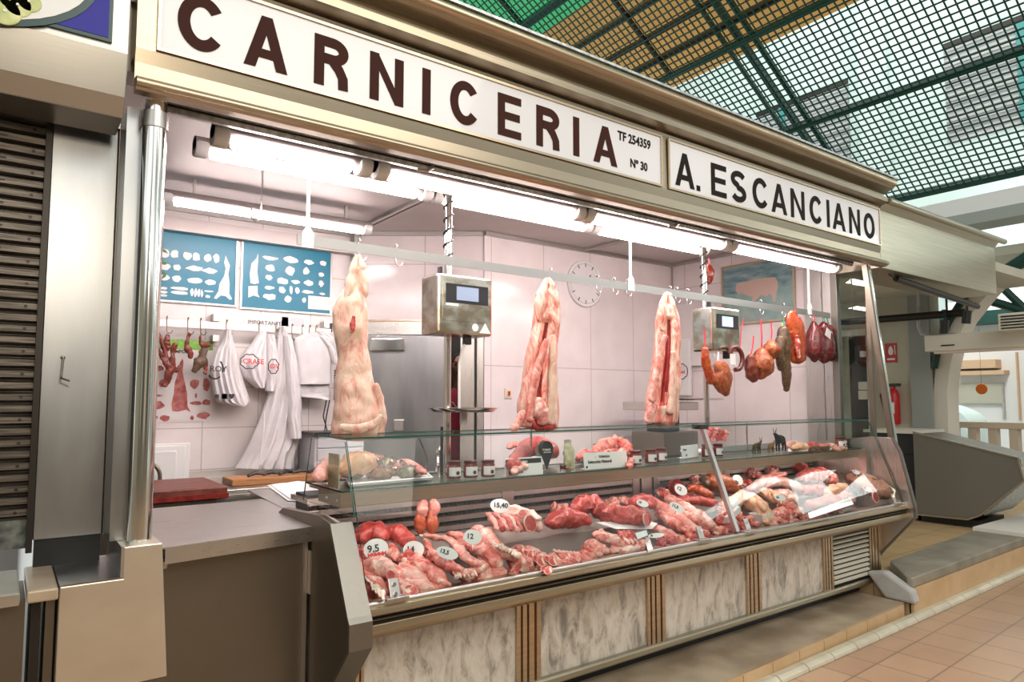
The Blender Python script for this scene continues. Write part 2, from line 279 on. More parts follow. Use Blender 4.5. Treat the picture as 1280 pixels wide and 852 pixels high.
def text_mesh(s, size, bold=.0, ext=.001):
    cu = bpy.data.curves.new('t', 'FONT'); cu.body = s; cu.size = size; cu.extrude = ext; cu.offset = bold; cu.resolution_u = 3
    o = bpy.data.objects.new('t', cu); COL.objects.link(o); bpy.context.view_layer.update()
    me = bpy.data.meshes.new_from_object(o.evaluated_get(bpy.context.evaluated_depsgraph_get())); bpy.data.objects.remove(o); bpy.data.curves.remove(cu); return me
def text(name, s, origin, size, m, parent, xdir=(1, 0, 0), zdir=(0, 0, 1), bold=0, sx=1.0):
    me = text_mesh(s, size, bold); xd, zd = Vector(xdir), Vector(zdir); nd = xd.cross(zd)
    org = Vector((0, 0, 0)); p = parent
    while p is not None: org += p.location; p = p.parent
    for v in me.vertices: v.co = Vector(origin)-org+xd*v.co.x*sx+zd*v.co.y+nd*v.co.z
    me.materials.clear(); me.materials.append(M[m]); o = bpy.data.objects.new(name, me); COL.objects.link(o); o.parent = parent; return o
def cat_spline(pts, n):
    pts = [tuple(p) for p in pts]; out = []; k = len(pts)
    for i in range(n):
        t = i*(k-1)/(n-1); a = min(int(t), k-2); t -= a
        p0, p1, p2, p3 = pts[max(a-1, 0)], pts[a], pts[a+1], pts[min(a+2, k-1)]
        out.append(tuple(.5*(2*b+(c-a_)*t+(2*a_-5*b+4*c-d)*t*t+(3*b-a_-3*c+d)*t**3) for a_, b, c, d in zip(p0, p1, p2, p3)))
    return out
def sweep(mb, path, rad, n=16, k=24, amp=.012, fr=14, seed=0, upv=(0, 0, 1), mi=None, shape=None):
    """path of points, rad of (half width, half thickness); lumpy organic body"""
    pts = cat_spline([tuple(p)+((r, r) if not isinstance(r, (tuple, list)) else tuple(r)) for p, r in zip(path, rad)], k)
    rs = []; U = Vector(upv); sd = Vector((seed*3.1, seed*1.7, seed*5.3))
    ext = []
    for i, q in enumerate(pts):
        p = Vector(q[:3]); t = (Vector(pts[min(i+1, k-1)][:3])-Vector(pts[max(i-1, 0)][:3])).normalized()
        u = t.cross(U); u = u.normalized() if u.length > .05 else Vector((1, 0, 0)); w = u.cross(t).normalized()
        for fac, sh in (((.05, -.9), (.55, -.62), (.85, -.3), (1, 0)) if i == 0 else ((1, 0), (.85, .3), (.55, .62), (.05, .9)) if i == k-1 else ((1, 0),)):
            ring = []; rr = min(abs(q[3]), abs(q[4]))
            for a in range(n):
                an = a*2*math.pi/n; f = shape(i/(k-1), an) if shape else 1
                d = u*math.cos(an)*abs(q[3])*fac*f+w*math.sin(an)*abs(q[4])*fac*f; v = p+t*sh*rr+d
                nz = noise.noise(v*fr+sd)+.6*noise.noise(v*fr*2.3+sd)+.35*noise.noise(v*fr*5+sd); dn = d.normalized() if d.length > 1e-6 else t
                ring.append(v+dn*nz*amp*fac)
            rs.append(ring)
    return mb.rings(rs, True, mi)
def slab(mb, outline, thick, nrm=(0, 0, 1), amp=0, seed=0, rim=None, mi=0):
    """irregular slice: front face mi, rim as another material"""
    nv = Vector(nrm).normalized()*thick; a = [Vector(p) for p in outline]; n = len(a); c = sum(a, Vector())/n
    ins = [c+(p-c)*.88 for p in a]
    rm = mi if rim is None else rim
    mb.add(a+[p+nv*.7 for p in a]+[p+nv for p in ins]+[c+nv], [(i, (i+1) % n, n+(i+1) % n, n+i) for i in range(n)]+[(n+i, n+(i+1) % n, 2*n+(i+1) % n, 2*n+i) for i in range(n)]+[tuple(reversed(range(n)))], rm)
    mb.add([p+nv for p in ins]+[c+nv*1.05], [(i, (i+1) % n, n) for i in range(n)], mi)
    return mb
# ---------------------------------------------------------------- the setting
CEIL, XR, YB, YL = 3.09, 5.88, 5.0, 5.75
def box(name, a, b, m, parent=None, bevel=0): return MB().box(a, b).build(name, m, parent, bevel=bevel)
# walkway floor (large: the hall continues behind the viewer)
struct(box('floor', (-9, -9, -.1), (12, 7, 0), 'floor_tile'))
ys = lambda x: 2.425+.04*(x-3.95)
struct(MB().prism([(-3, ys(-3), .001), (5.45, ys(5.45), .001), (5.45, 6.6, .001), (-3, 6.6, .001)], (0, 0, .099)).build('trim_1', 'step_stone'))
struct(box('trim_2', (-2, 2.85, .1), (5.9, 6.2, .16), 'slate'))
# rounded curb tiles
cb = MB(); x = -2.0
while x < 11.5:
    y0 = 2.325+.0*(x-3.95)+.021*(x-3.95); L_ = .285; prof = [(0, 0), (.006, .022), (.03, .036), (.06, .036), (.082, .03), (.082, 0)]
    cb.prism([(x, y0+a, b+.001) for a, b in prof], (L_, .021*L_, 0)); x += .295
struct(cb.build('trim_3', 'curb_tile', bevel=.004))
tl = MB(); x = -2.0
while x < 5.3: tl.prism([(x, ys(x)-.012, .004), (x, ys(x), .004), (x, ys(x), .085), (x, ys(x)-.012, .085)], (.29, .0116, 0)); x += .297
struct(tl.build('trim_4', 'tan_tile'))
# raised floor beyond the stall
yp = lambda x: 2.46+.022*(x-5.5)
struct(MB().prism([(5.5, yp(5.5), 0.002), (11.9, yp(11.9), .002), (11.9, 7.2, .002), (5.5, 7.2, .002)], (0, 0, .2)).build('trim_5', 'tan_floor'))
struct(MB().prism([(5.5, yp(5.5)-.015, .20), (8.0, yp(8)-.015, .20), (8.0, yp(8)+.42, .20), (5.95, yp(5.95)+.34, .20), (5.5, yp(5.5)+.02, .20)], (0, 0, .075)).build('trim_6', 'dark_stone', bevel=.008))
t7 = MB(); x = 5.5
while x < 7.95: t7.box((x, yp(x)-.022, .01), (x+.29, yp(x)+.01, .198)); x += .296
struct(t7.build('trim_7', 'tan_tile'))
struct(MB().prism([(5.44, 2.40, .1), (5.44, 2.62, .1), (5.44, 2.76, .27), (5.44, 2.62, .30), (5.44, 2.42, .19)], (.09, 0, 0)).build('trim_8', 'concrete', bevel=.02))
struct(box('trim_9', (8.05, yp(8)-.03, .01), (11.9, yp(8)+.45, .30), 'arch_cream'))
# stall walls and ceiling
struct(box('ceiling', (.1, 2.84, CEIL), (6.0, 5.9, CEIL+.05), 'ceiling_panel'))
struct(box('wall_back', (3.383, YB, .1), (XR+.05, YB+.08, CEIL), 'wall_marble'))
struct(box('wall_left_back', (.0, YL, .1), (2.504, YL+.08, CEIL), 'wall_tile'))
struct(box('wall_left', (.12, 3.1, .1), (.2, YL, CEIL), 'steel'))
wr = MB(); wr.box((XR, 3.45, .1), (XR+.06, YB, CEIL)); struct(wr.build('wall_right', 'wall_marble_side'))
D0, D1 = Vector((2.504, 5.671, 0)), Vector((3.383, 5.022, 0)); DL = (D1-D0).length; dd = (D1-D0)/DL; dn = Vector((-dd.y*-1, dd.x*-1, 0)); dn = Vector((dd.y, -dd.x, 0))
if dn.y > 0: dn = -dn
dpt = lambda s, z, o=0: D0+dd*s+dn*o+Vector((0, 0, z))
def dbox(mb, s0, s1, z0, z1, o0, o1, mi=None): return mb.prism([dpt(s0, z0, o0), dpt(s1, z0, o0), dpt(s1, z0, o1), dpt(s0, z0, o1)], (0, 0, z1-z0), mi)
w = MB(); dbox(w, 0, DL, 2.27, CEIL, 0, -.08); dbox(w, 1.0, DL, .1, 2.27, 0, -.08); struct(w.build('wall_diagonal', 'wall_marble'))
struct(box('trim_10', (2.44, 5.66, .1), (2.50, YL, CEIL), 'steel'))
# ceiling angles and seams
sm = MB()
sm.box((3.38, YB-.03, CEIL-.035), (XR, YB, CEIL-.001)); dbox(sm, 0, DL, CEIL-.035, CEIL-.001, 0, .03)
for x in (2.40, 4.55): sm.box((x, 3.2, CEIL-.025), (x+.035, 5.6 if x < 3 else YB-.03, CEIL-.001)); sm.box((x+.06, 3.2, CEIL-.02), (x+.075, 5.6 if x < 3 else YB-.03, CEIL-.001))
sm.box((XR-.03, 3.5, CEIL-.035), (XR, YB, CEIL-.001)); sm.box((XR-.015, YB-.015, 1.0), (XR-.003, YB-.003, CEIL-.04)); sm.box((.2, YL-.03, CEIL-.04), (2.44, YL, CEIL-.002))
struct(sm.build('trim_11', 'satin_chrome'))
struct(box('trim_12', (.2, YL-.10, 2.88), (2.44, YL-.001, 2.985), 'ceiling_panel'))
# right side: steel panels, frame and glass of the stall end
rp = thing('end_wall_panels', 'brushed steel panels and uprights closing the right end of the stall', 'wall panel', (XR, 3.4, .16))
box('panel', (XR-.012, 3.28, .16), (XR+.02, 3.449, CEIL), 'steel', rp); box('panel', (XR-.008, 3.2, .16), (XR+.02, 3.275, CEIL), 'steel', rp)
box('upright', (XR-.03, 3.13, .16), (XR+.03, 3.19, CEIL), 'mid_steel', rp, .004); box('upright', (XR-.02, 2.85, .9), (XR+.02, 2.89, 2.74), 'dark_steel', rp, .004)
gw = thing('end_glass_screen', 'clear glass screen closing the right end of the stall beside the door', 'glass screen', (XR, 3, .9))
MB().prism([(XR, 2.86, .95), (XR, 3.13, .95), (XR, 3.13, 2.85), (XR, 2.86, 2.72)], (.008, 0, 0)).build('pane', 'glass_wall', gw)
# ---------------------------------------------------------------- fascia with the sign
fs = thing('sign_fascia', 'long stainless steel fascia across the stall top carrying both white sign panels', 'fascia', (3, 2.8, 2.7))
fb = MB()
# profile of the front, extruded along x: (y, z)
prof = [(2.755, 2.725), (2.75, 2.70), (2.70, 2.70), (2.685, 2.715), (2.685, 2.735), (2.70, 2.75), (2.745, 2.755), (2.745, 2.82), (2.735, 2.87), (2.74, 3.20), (2.735, 3.215), (2.86, 3.215), (2.86, 2.86), (2.755, 2.86)]
cr = MB(); cr.prism([(.33, y, z) for y, z in [(2.735, 3.216), (2.66, 3.235), (2.66, 3.27), (2.70, 3.285), (2.70, 3.31), (2.62, 3.335), (2.60, 3.36), (2.60, 3.40), (2.63, 3.42), (2.86, 3.42), (2.86, 3.216)]], (5.52, 0, 0)); cr.build('cornice', 'cornice_dark_reflection', fs)
fb.prism([(.33, y, z) for y, z in prof], (5.52, 0, 0)); fb.build('casing', 'fascia_steel', fs)
MB().tube([(.33, 2.69, 2.725), (5.85, 2.69, 2.725)], .017, 12).build('lower_lip', 'fascia_steel', fs, True)
MB().tube([(.33, 2.61, 3.38), (5.85, 2.61, 3.38)], .028, 12).build('upper_moulding', 'gold_alu', fs, True)
box('top_flashing', (.3, 2.60, 3.421), (5.9, 3.0, 3.435), 'galvanised', fs)
SY = 2.735
p1 = box('sign_panel', (.408, SY-.004, 2.887), (3.125, SY+.01, 3.18), 'sign_white', fs); p1['label'] = 'white panel reading CARNICERIA in brown letters'
p2 = box('sign_panel', (3.205, SY-.004, 2.887), (5.82, SY+.01, 3.18), 'sign_white', fs); p2['label'] = 'white panel reading A. ESCANCIANO in dark letters'
fr = MB()
for x0, x1 in ((.408, 3.125), (3.205, 5.82)):
    fr.box((x0-.012, SY-.012, 2.875), (x1+.012, SY-.0041, 2.887)); fr.box((x0-.012, SY-.012, 3.18), (x1+.012, SY-.0041, 3.192)); fr.box((x0-.012, SY-.012, 2.887), (x0, SY-.0041, 3.18)); fr.box((x1, SY-.012, 2.887), (x1+.012, SY-.0041, 3.18))
fr.build('panel_frame', 'gold_alu', fs)
def sign(word, spans, z0, Hh, w, m, par):
    for c, (x0, x1) in zip(word, spans):
        b = MB()
        for i, p in enumerate(letter(c, 0, x1-x0, Hh, w)): b.prism([(x0+a, SY-.0045, z0+h) for a, h in p], (0, -.003-.00006*i, 0))
        b.build('letter_'+('dot' if c == '.' else c.lower()), m, par)
sign('CARNICERIA', [(.462, .632), (.702, .874), (.985, 1.135), (1.236, 1.40), (1.498, 1.54), (1.648, 1.815), (1.925, 2.07), (2.17, 2.325), (2.425, 2.468), (2.573, 2.757)], 2.918, .216, .043, 'brown_letter', p1)
sign('A.ESCANCIANO', [(3.256, 3.437), (3.458, 3.492), (3.605, 3.762), (3.813, 3.975), (4.051, 4.235), (4.27, 4.46), (4.512, 4.69), (4.76, 4.935), (5.0, 5.035), (5.08, 5.27), (5.33, 5.50), (5.563, 5.735)], 2.913, .212, .038, 'black_letter', p2)
text('telephone_number', 'TF 254359', (2.765, SY-.006, 3.085), .073, 'black_letter', p1, bold=.0018, sx=.86)
text('stall_number', 'Nº 30', (2.862, SY-.006, 2.945), .07, 'black_letter', p1, bold=.0018, sx=.86)
# the blank end box of the fascia
fe = thing('fascia_end_box', 'dented blank steel box continuing the fascia past the stall to the right', 'fascia', (7, 2.8, 2.67))
e = MB(); e.prism([(5.855, y, z) for y, z in [(2.745, 2.70), (2.745, 3.19), (2.70, 3.25), (2.70, 3.29), (2.86, 3.31), (3.2, 3.31), (3.2, 2.70)]], (2.5, 0, 0)); e.build('casing', 'beige_alu', fe, bevel=.004)
MB().prism([(5.86, 2.66, 3.24), (8.38, 2.66, 3.24), (8.38, 2.78, 3.345), (5.86, 2.78, 3.345)], (0, .03, .02)).build('cornice', 'beige_alu', fe, bevel=.008)
MB().tube([(5.86, 2.665, 3.25), (8.39, 2.665, 3.25)], .028, 10).build('cornice_moulding', 'beige_alu', fe, True)
# left post and roller shutter track behind the fascia
pt = thing('stall_corner_post', 'round-fronted polished steel post at the left corner of the stall', 'post', (.39, 2.8, 1.1))
MB().rings([[(.408+.043*math.cos(a), 2.80+.05*math.sin(a), z) for a in [i*math.pi/12 for i in range(24)]] for z in (1.1, 2.70)]).build('post', 'chrome', pt, True)
MB().rings([[(.408+.048*math.cos(a), 2.80+.055*math.sin(a), z) for a in [i*math.pi/12 for i in range(24)]] for z in (2.60, 2.66)]).build('collar', 'satin_chrome', pt, True)
box('side_plate', (.322, 2.83, 1.101), (.374, 3.10, 2.68), 'smudged_steel', pt)
rt = thing('shutter_housing', 'rolled-up galvanised roller shutter edge running under the fascia', 'roller shutter', (3, 2.9, 2.7))
s = MB(); s.prism([(.46, 2.875, 2.765), (.46, 2.88, 2.712), (.46, 2.90, 2.712), (.46, 2.91, 2.735), (.46, 2.93, 2.775), (.46, 2.875, 2.775)], (5.2, 0, 0)); s.build('bottom_slat', 'galvanised', rt)
MB().box((.46, 2.872, 2.733), (5.66, 2.8755, 2.741)).build('slat_groove', 'black', rt)
s = MB(); s.box((.46, 2.865, 2.776), (5.68, 2.95, 2.83)); s.build('housing', 'dark_steel', rt)
for x in (1.55, 3.35): MB().tube([(x, 2.87, 2.70), (x+.05, 2.86, 2.70), (x+.08, 2.86, 2.72), (x+.08, 2.86, 2.745)], .008, 8).build('latch', 'satin_chrome', rt, True)
s = MB(); s.box((.30, 2.87, 2.83), (5.9, 3.0, CEIL+.05)); s.build('lintel', 'dark_steel', rt)
# right slanted post from fascia to counter end
sp_ = thing('slanted_post', 'slanting polished steel post joining the fascia to the right end of the counter', 'post', (5.69, 2.7, 1.2))
s = MB(); a, b = Vector((5.69, 2.78, 2.70)), Vector((5.71, 2.625, 1.22)); d = (b-a)/2
s.obox((a+b)/2, (.018, 0, 0), (0, .022, 0), d); s.build('post', 'chrome', sp_, bevel=.005); MB().obox((a+b)/2+Vector((-.03, .005, 0)), (.010, 0, 0), (0, .02, 0), d).build('gasket', 'dark_steel', sp_)
# ---------------------------------------------------------------- left base pillar and neighbouring stall
bp = thing('corner_pillar_base', 'cream steel clad ledge block under the left corner post', 'pillar', (.33, 2.8, 0))
s = MB(); s.prism([(.172, 2.70, .64), (.50, 2.70, .64), (.47, 2.70, 1.10), (.352, 2.70, 1.10), (.352, 2.70, .995), (.172, 2.70, .995)], (0, .45, 0)); s.build('cladding', 'cream_steel', bp, bevel=.004)
box('plinth', (.18, 2.715, .02), (.495, 3.1, .635), 'dark_steel', bp); box('ledge_top', (.172, 2.70, .996), (.35, 3.10, 1.0), 'smudged_steel', bp); box('inner_face', (.345, 2.705, 1.0), (.352, 3.1, 1.10), 'steel', bp)
pp = thing('steel_pillar_panel', 'tall smudged stainless panel between the closed shutter and the corner post', 'pillar', (.22, 3.02, 1.1))
box('panel', (.105, 3.02, 1.10), (.318, 3.06, 2.70), 'smudged_steel', pp, .003); box('lower_packing', (.11, 3.03, 1.0), (.315, 3.08, 1.1), 'black', pp)
box('joint_strip', (.319, 3.0, 1.1), (.327, 3.05, 2.7), 'dark_steel', pp); box('top_flange', (.10, 2.99, 2.645), (.32, 3.018, 2.70), 'steel', pp)
c_ = P(79, 447, Y=3.0); MB().tube([(c_.x, 3.02, c_.z), (c_.x, 2.985, c_.z), (c_.x-.004, 2.975, c_.z-.07), (c_.x-.006, 2.965, c_.z-.075), (c_.x+.02, 2.955, c_.z-.085)], .0035, 8).build('wire_hook', 'dark_steel', pp, True)
MB().lathe([(.008, 0), (.008, -.006), (.001, -.008)], (c_.x, 3.02, c_.z+.002), 12, 'y').build('hook_screw', 'dark_steel', pp)
sh = thing('closed_roller_shutter', 'dark grimy slatted shutter closed over the neighbouring stall', 'roller shutter', (-.8, 3.06, 1.0))
s = MB(); z = 1.18; i = 0
while z < 2.64:
    s.prism([(-2.5, 3.055, z), (-2.5, 3.035, z+.008), (-2.5, 3.035, z+.03), (-2.5, 3.055, z+.038)], (2.60, 0, 0)); z += .041; i += 1
s.box((-2.5, 3.06, 1.1), (.10, 3.08, 2.66)); s.build('slats', 'shutter', sh)
s = MB(); z = 1.18+.019; i = 0
while z < 2.62:
    for kx in range(8):
        xx = .05-kx*.16-(.08 if i % 2 else 0)
        if i % 2: s.box((xx-.045, 3.0335, z-.003), (xx, 3.0349, z+.003))
        else: s.lathe([(.006, -.0005), (.006, -.0014)], (xx, 3.035, z), 8, 'y')
    z += .041; i += 1
tag(s.build('slots', 'black', sh), None, None, kind='stuff'); box('bottom_bar', (-2.5, 3.02, 1.075), (.10, 3.05, 1.175), 'rust_shutter', sh); box('track', (.085, 3.0, 1.06), (.104, 3.035, 2.66), 'dark_metal', sh)
MB().box((-2.5, 2.97, 2.655), (.16, 3.0, 2.685)).build('top_strip', 'white_plastic', sh)
nb = thing('neighbour_counter', 'dark steel counter with a pale edged top beside the corner pillar', 'counter', (-.8, 2.9, 0))
s = MB(); s.box((-2.4, 2.66, .965), (.068, 3.05, 1.0)); s.build('worktop', 'slate', nb, bevel=.006); MB().box((.085, 2.66, .965), (.168, 3.06, 1.003)).build('worktop_end', 'step_stone', nb, bevel=.006)
MB().box((-2.4, 2.655, .966), (.066, 2.659, .999)).build('edge_strip', 'steel_h', nb)
box('front', (-2.4, 2.74, .02), (.085, 3.04, .96), 'dark_steel', nb); box('upright', (.10, 2.73, .02), (.125, 3.0, .96), 'dark_metal', nb); box('upright', (.14, 2.75, .02), (.165, 3.0, .96), 'dark_steel', nb)
nf = thing('neighbour_sign_fascia', 'brushed steel fascia with a blue sign over the closed stall', 'fascia', (-.8, 2.8, 2.6))
s = MB(); s.prism([(-2.5, y, z) for y, z in [(2.75, 2.60), (2.70, 2.66), (2.66, 2.80), (2.66, 3.35), (2.95, 3.35), (2.95, 2.60)]], (2.80, 0, 0)); s.build('casing', 'nb_steel', nf, bevel=.004)
sb = box('sign_panel', (-2.2, 2.648, 2.835), (.235, 2.658, 3.3), 'sign_blue', nf); sb['label'] = 'blue sign with a white oval picture of food'
box('sign_border', (-2.2, 2.650, 2.822), (.247, 2.659, 3.3), 'sign_teal', nf)
def disc(name, c, rx, rz, y, m, par, off=.002, n=40): return MB().prism([(c[0]+rx*math.cos(i*2*math.pi/n), y, c[1]+rz*math.sin(i*2*math.pi/n)) for i in range(n)], (0, -off, 0)).build(name, m, par)
disc('oval_border', (-.16, 3.02), .365, .25, 2.6475, 'sign_teal', sb); disc('oval', (-.165, 3.025), .35, .235, 2.6455, 'paper', sb)
for i, (u, v, r_) in enumerate(((6, 14, .045), (22, 6, .04), (36, 2, .035), (12, 0, .03))):
    c0 = P(u, v, Y=2.642); l = MB(); l.lathe([(r_, 0), (r_*.97, -.003), (r_*.9, -.004)], (c0.x, 2.643, c0.z), 20, 'y'); l.build('lime_slice', 'lime', sb, True)
    MB().lathe([(r_*.12, 0), (r_*.1, -.003)], (c0.x, 2.639, c0.z), 10, 'y').build('lime_core', 'paper', sb)
# ---------------------------------------------------------------- display counter
X0, X1 = 1.20, 5.66
ct = thing('display_counter', 'long refrigerated meat display counter with marble panels below a steel rail', 'display counter', (3.4, 2.9, .1))
pr_ = [(2.745, 1.21), (2.60, .80), (2.545, .79), (2.53, .765), (2.53, .70), (2.55, .665), (2.745, .39), (2.775, .36), (2.775, .16), (3.5, .16), (3.5, 1.05), (2.9, 1.21)]
endp = [(2.83, 1.115), (2.705, 1.10), (2.515, .775), (2.50, .755), (2.50, .655), (2.745, .385), (2.77, .35), (2.77, .125), (3.5, .125), (3.5, 1.0), (3.3, 1.09)]
for xa, xb, nm in ((1.085, 1.118, 'l'), (5.66, 5.70, 'r')):
    ep = MB(); pf = endp if nm == 'l' else [(2.80, 1.30), (2.62, 1.30), (2.565, 1.19), (2.475, .79), (2.47, .70), (2.73, .40), (2.765, .35), (2.77, .11), (3.5, .11), (3.5, 1.2), (3.2, 1.25)]
    ep.prism([(xa, y, z) for y, z in pf], (xb-xa, 0, 0)); o = ep.build('end_panel', 'dark_steel' if nm == 'l' else 'steel', ct, bevel=.003)
    # bright edge frame following the front profile
    e = MB(); q = pf[1:8]; wd = .095 if nm == 'l' else .03
    ins = []
    for i, (y, z) in enumerate(q):
        a = Vector(q[max(i-1, 0)]); b = Vector(q[min(i+1, len(q)-1)]); t = (b-a).normalized(); ins.append((y+abs(t.y)*.012+0.004, z+(t.x*.012)))
    for i in range(len(q)-1):
        e.prism([(xa-.004, q[i][0]-.006, q[i][1]), (xa-.004, q[i+1][0]-.006, q[i+1][1]), (xa-.004, q[i+1][0]+.012, q[i+1][1]), (xa-.004, q[i][0]+.012, q[i][1])], (wd, 0, 0))
    e.build('edge_frame', 'mid_steel', ct)
X0 = 1.18
rail = MB(); rail.prism([(X0, y, z) for y, z in [(2.60, .805), (2.55, .80), (2.53, .785), (2.525, .765), (2.53, .755), (2.545, .75), (2.545, .735), (2.525, .725), (2.52, .70), (2.53, .685), (2.56, .68), (2.63, .655), (2.66, .64), (2.66, .77)]], (X1-X0, 0, 0)); rail.build('front_rail', 'gold_alu', ct, bevel=.002)
MB().tube([(X0, 2.548, .797), (X1, 2.548, .797)], .011, 10).build('rail_bead', 'satin_chrome', ct, True)
MB().box((X0, 2.523, .7445), (X1, 2.5445, .7485)).build('rail_groove', 'black', ct)
b = MB(); b.prism([(X0, y, z) for y, z in [(2.66, .655), (2.735, .60), (2.75, .60), (2.78, .62), (2.78, .655)]], (X1-X0, 0, 0)); b.build('top_trim', 'gold_alu', ct)
b = MB(); b.prism([(X0, y, z) for y, z in [(2.735, .225), (2.725, .215), (2.725, .19), (2.74, .178), (2.80, .178), (2.80, .225)]], (X1-X0, 0, 0)); b.build('bottom_trim', 'beige_alu', ct, bevel=.003)
box('toe_kick', (X0, 2.84, .10), (X1, 2.9, .178), 'black', ct)
box('backing', (X0, 2.78, .178), (X1, 3.45, .66), 'dark_steel', ct)
xs = [(1.258, 2.052), (2.201, 2.971), (3.12, 3.901), (4.059, 4.821)]
for x0, x1 in xs: box('marble_panel', (x0, 2.757, .225), (x1, 2.775, .60), 'marble', ct)
for x0, x1 in ((1.18, 1.258), (2.052, 2.201), (2.971, 3.12), (3.901, 4.059), (4.821, 4.95), (5.49, 5.66)):
    d = MB(); d.box((x0, 2.765, .20), (x1, 2.775, .62)); w_ = (x1-x0)
    for a, c in ((.0, .16), (.24, .42), (.5, .72), (.82, 1.0)): d.box((x0+w_*a, 2.742, .20), (x0+w_*c, 2.766, .61))
    d.build('pilaster', 'gold_alu', ct, bevel=.002)
lv = MB()
for i in range(10):
    z = .245+i*.036; lv.prism([(4.96, 2.745, z), (4.96, 2.742, z+.014), (4.96, 2.760, z+.020), (4.96, 2.763, z+.006)], (.52, 0, 0))
lv.build('vent_grille', 'cassette', ct); box('vent_back', (4.95, 2.776, .225), (5.49, 2.779, .60), 'black', ct)
# well: floor trays and the ventilated back wall
dk = MB(); dk.prism([(1.18, 2.60, .70), (1.18, 2.92, .74), (1.18, 2.92, .72), (1.18, 2.60, .66)], (4.48, 0, 0)); dk.prism([(1.18, 2.92, .72), (1.18, 2.92, .862), (1.18, 3.27, .885), (1.18, 3.27, .70)], (4.48, 0, 0)); dk.build('tray', 'tray_steel', ct)
bw = MB(); bw.box((1.2, 3.285, .80), (5.66, 3.45, 1.14)); bw.build('back_plenum', 'black', ct)
lz = MB()
for xa, xb in ((1.2, 2.33), (2.41, 3.40), (3.66, 4.38), (4.44, 5.6)):
    for i in range(5):
        z = .885+i*.05; lz.prism([(xa, 3.285, z), (xa, 3.262, z+.006), (xa, 3.262, z+.032), (xa, 3.285, z+.038)], (xb-xa, 0, 0))
lz.build('air_louvres', 'satin_chrome', ct)
lz = MB()
for x0, x1 in ((2.33, 2.41), (3.40, 3.46), (3.48, 3.58), (3.60, 3.66), (4.38, 4.44)): lz.box((x0, 3.25, .87), (x1, 3.28, 1.14))
lz.build('louvre_posts', 'steel', ct)
# small round teeth of the air grille behind the slats
g = MB(); x = 1.22
while x < 5.6:
    g.box((x, 3.2795, .9), (x+.012, 3.2845, 1.12)); x += .03
tag(g.build('air_grille', 'dark_metal', ct), None, None, kind='stuff')
box('back_top', (1.19, 3.26, 1.10), (5.7, 3.50, 1.125), 'steel_h', ct)
b = MB(); b.prism([(1.085, 2.70, 1.095), (1.085, 3.5, 1.095), (1.21, 3.5, 1.11), (1.21, 2.80, 1.11)], (0, 0, .01)); 
# shelf beam and shelf glass
sbm = MB(); sbm.box((1.19, 2.862, 1.135), (5.66, 2.874, 1.196)); sbm.box((1.19, 2.874, 1.186), (5.66, 3.24, 1.196)); sbm.box((1.19, 2.874, 1.135), (1.20, 3.12, 1.186)); sbm.build('shelf_beam', 'beige_alu', ct)
for y in (2.90, 3.02): MB().lathe([(.007, 0), (.007, -.004), (.003, -.006)], (1.19, y, 1.16), 10, 'x').build('beam_bolt', 'satin_chrome', ct)
MB().tube([(1.25, 2.90, 1.167), (5.58, 2.90, 1.167)], .012, 8).build('shelf_lamp', 'shelf_lamp', ct)
box('shelf_support', (5.60, 2.8, 1.0), (5.655, 3.2, 1.20), 'steel', ct)
# glass parts, each a child of one glass screen thing
gs = thing('counter_glass', 'clear glass with green edges: sloping front panes, top shelf and product shelf over the meat', 'glass screen', (3.4, 2.8, .8))
def edged(name, poly, off, par=gs):
    """glass slab: faces clear, narrow sides green"""
    n = len(poly); off = Vector(off); a = [Vector(p) for p in poly]; m = MB()
    m.add(a+[p+off for p in a], [tuple(reversed(range(n))), tuple(range(n, 2*n))], 0)
    m.add(a+[p+off for p in a], [(i, (i+1) % n, n+(i+1) % n, n+i) for i in range(n)], 1)
    return m.build(name, ['glass_clear', 'glass_edge'], par)
def edged2(n_, p_, o_): e = edged(n_, p_, o_); e.data.materials[0] = M['glass_end']; return e
FT, FB = (2.80, 1.425), (2.562, .805); nn = Vector((0, -(FT[1]-FB[1]), (FT[0]-FB[0]))).normalized()*.008
for x0, x1 in ((1.185, 3.535), (3.55, 5.645)):
    edged('front_pane', [(x0, *FT), (x1, *FT), (x1, *FB), (x0, *FB)], nn)
edged('top_shelf', [(1.185, 2.795, 1.43), (5.645, 2.795, 1.43), (5.645, 3.13, 1.43), (1.185, 3.13, 1.43)], (0, 0, .008))
edged('product_shelf', [(1.19, 2.852, 1.198), (5.64, 2.852, 1.198), (5.64, 3.28, 1.198), (1.19, 3.28, 1.198)], (0, 0, .008))
edged2('end_pane', [(1.178, 2.80, 1.42), (1.178, 3.20, 1.42), (1.178, 3.29, 1.12), (1.178, 2.69, 1.12)], (.006, 0, 0))
edged2('end_pane', [(5.648, 2.79, 1.42), (5.648, 3.20, 1.42), (5.648, 3.28, 1.12), (5.648, 2.68, 1.12)], (.006, 0, 0))
for x in (2.42, 4.45): MB().tube([(x, 3.10, 1.206), (x, 3.10, 1.43)], .006, 8).build('shelf_post', 'chrome', gs, True)
s = MB(); s.obox((3.543, (FT[0]+FB[0])/2-.006, (FT[1]+FB[1])/2+.01), (.014, 0, 0), (0, -.012, .005), (0, (FT[0]-FB[0])/2, (FT[1]-FB[1])/2)); s.build('joint_bar', 'satin_chrome', gs)
box('joint_block', (3.50, 2.77, 1.415), (3.58, 2.84, 1.445), 'black_plastic', gs, .004)
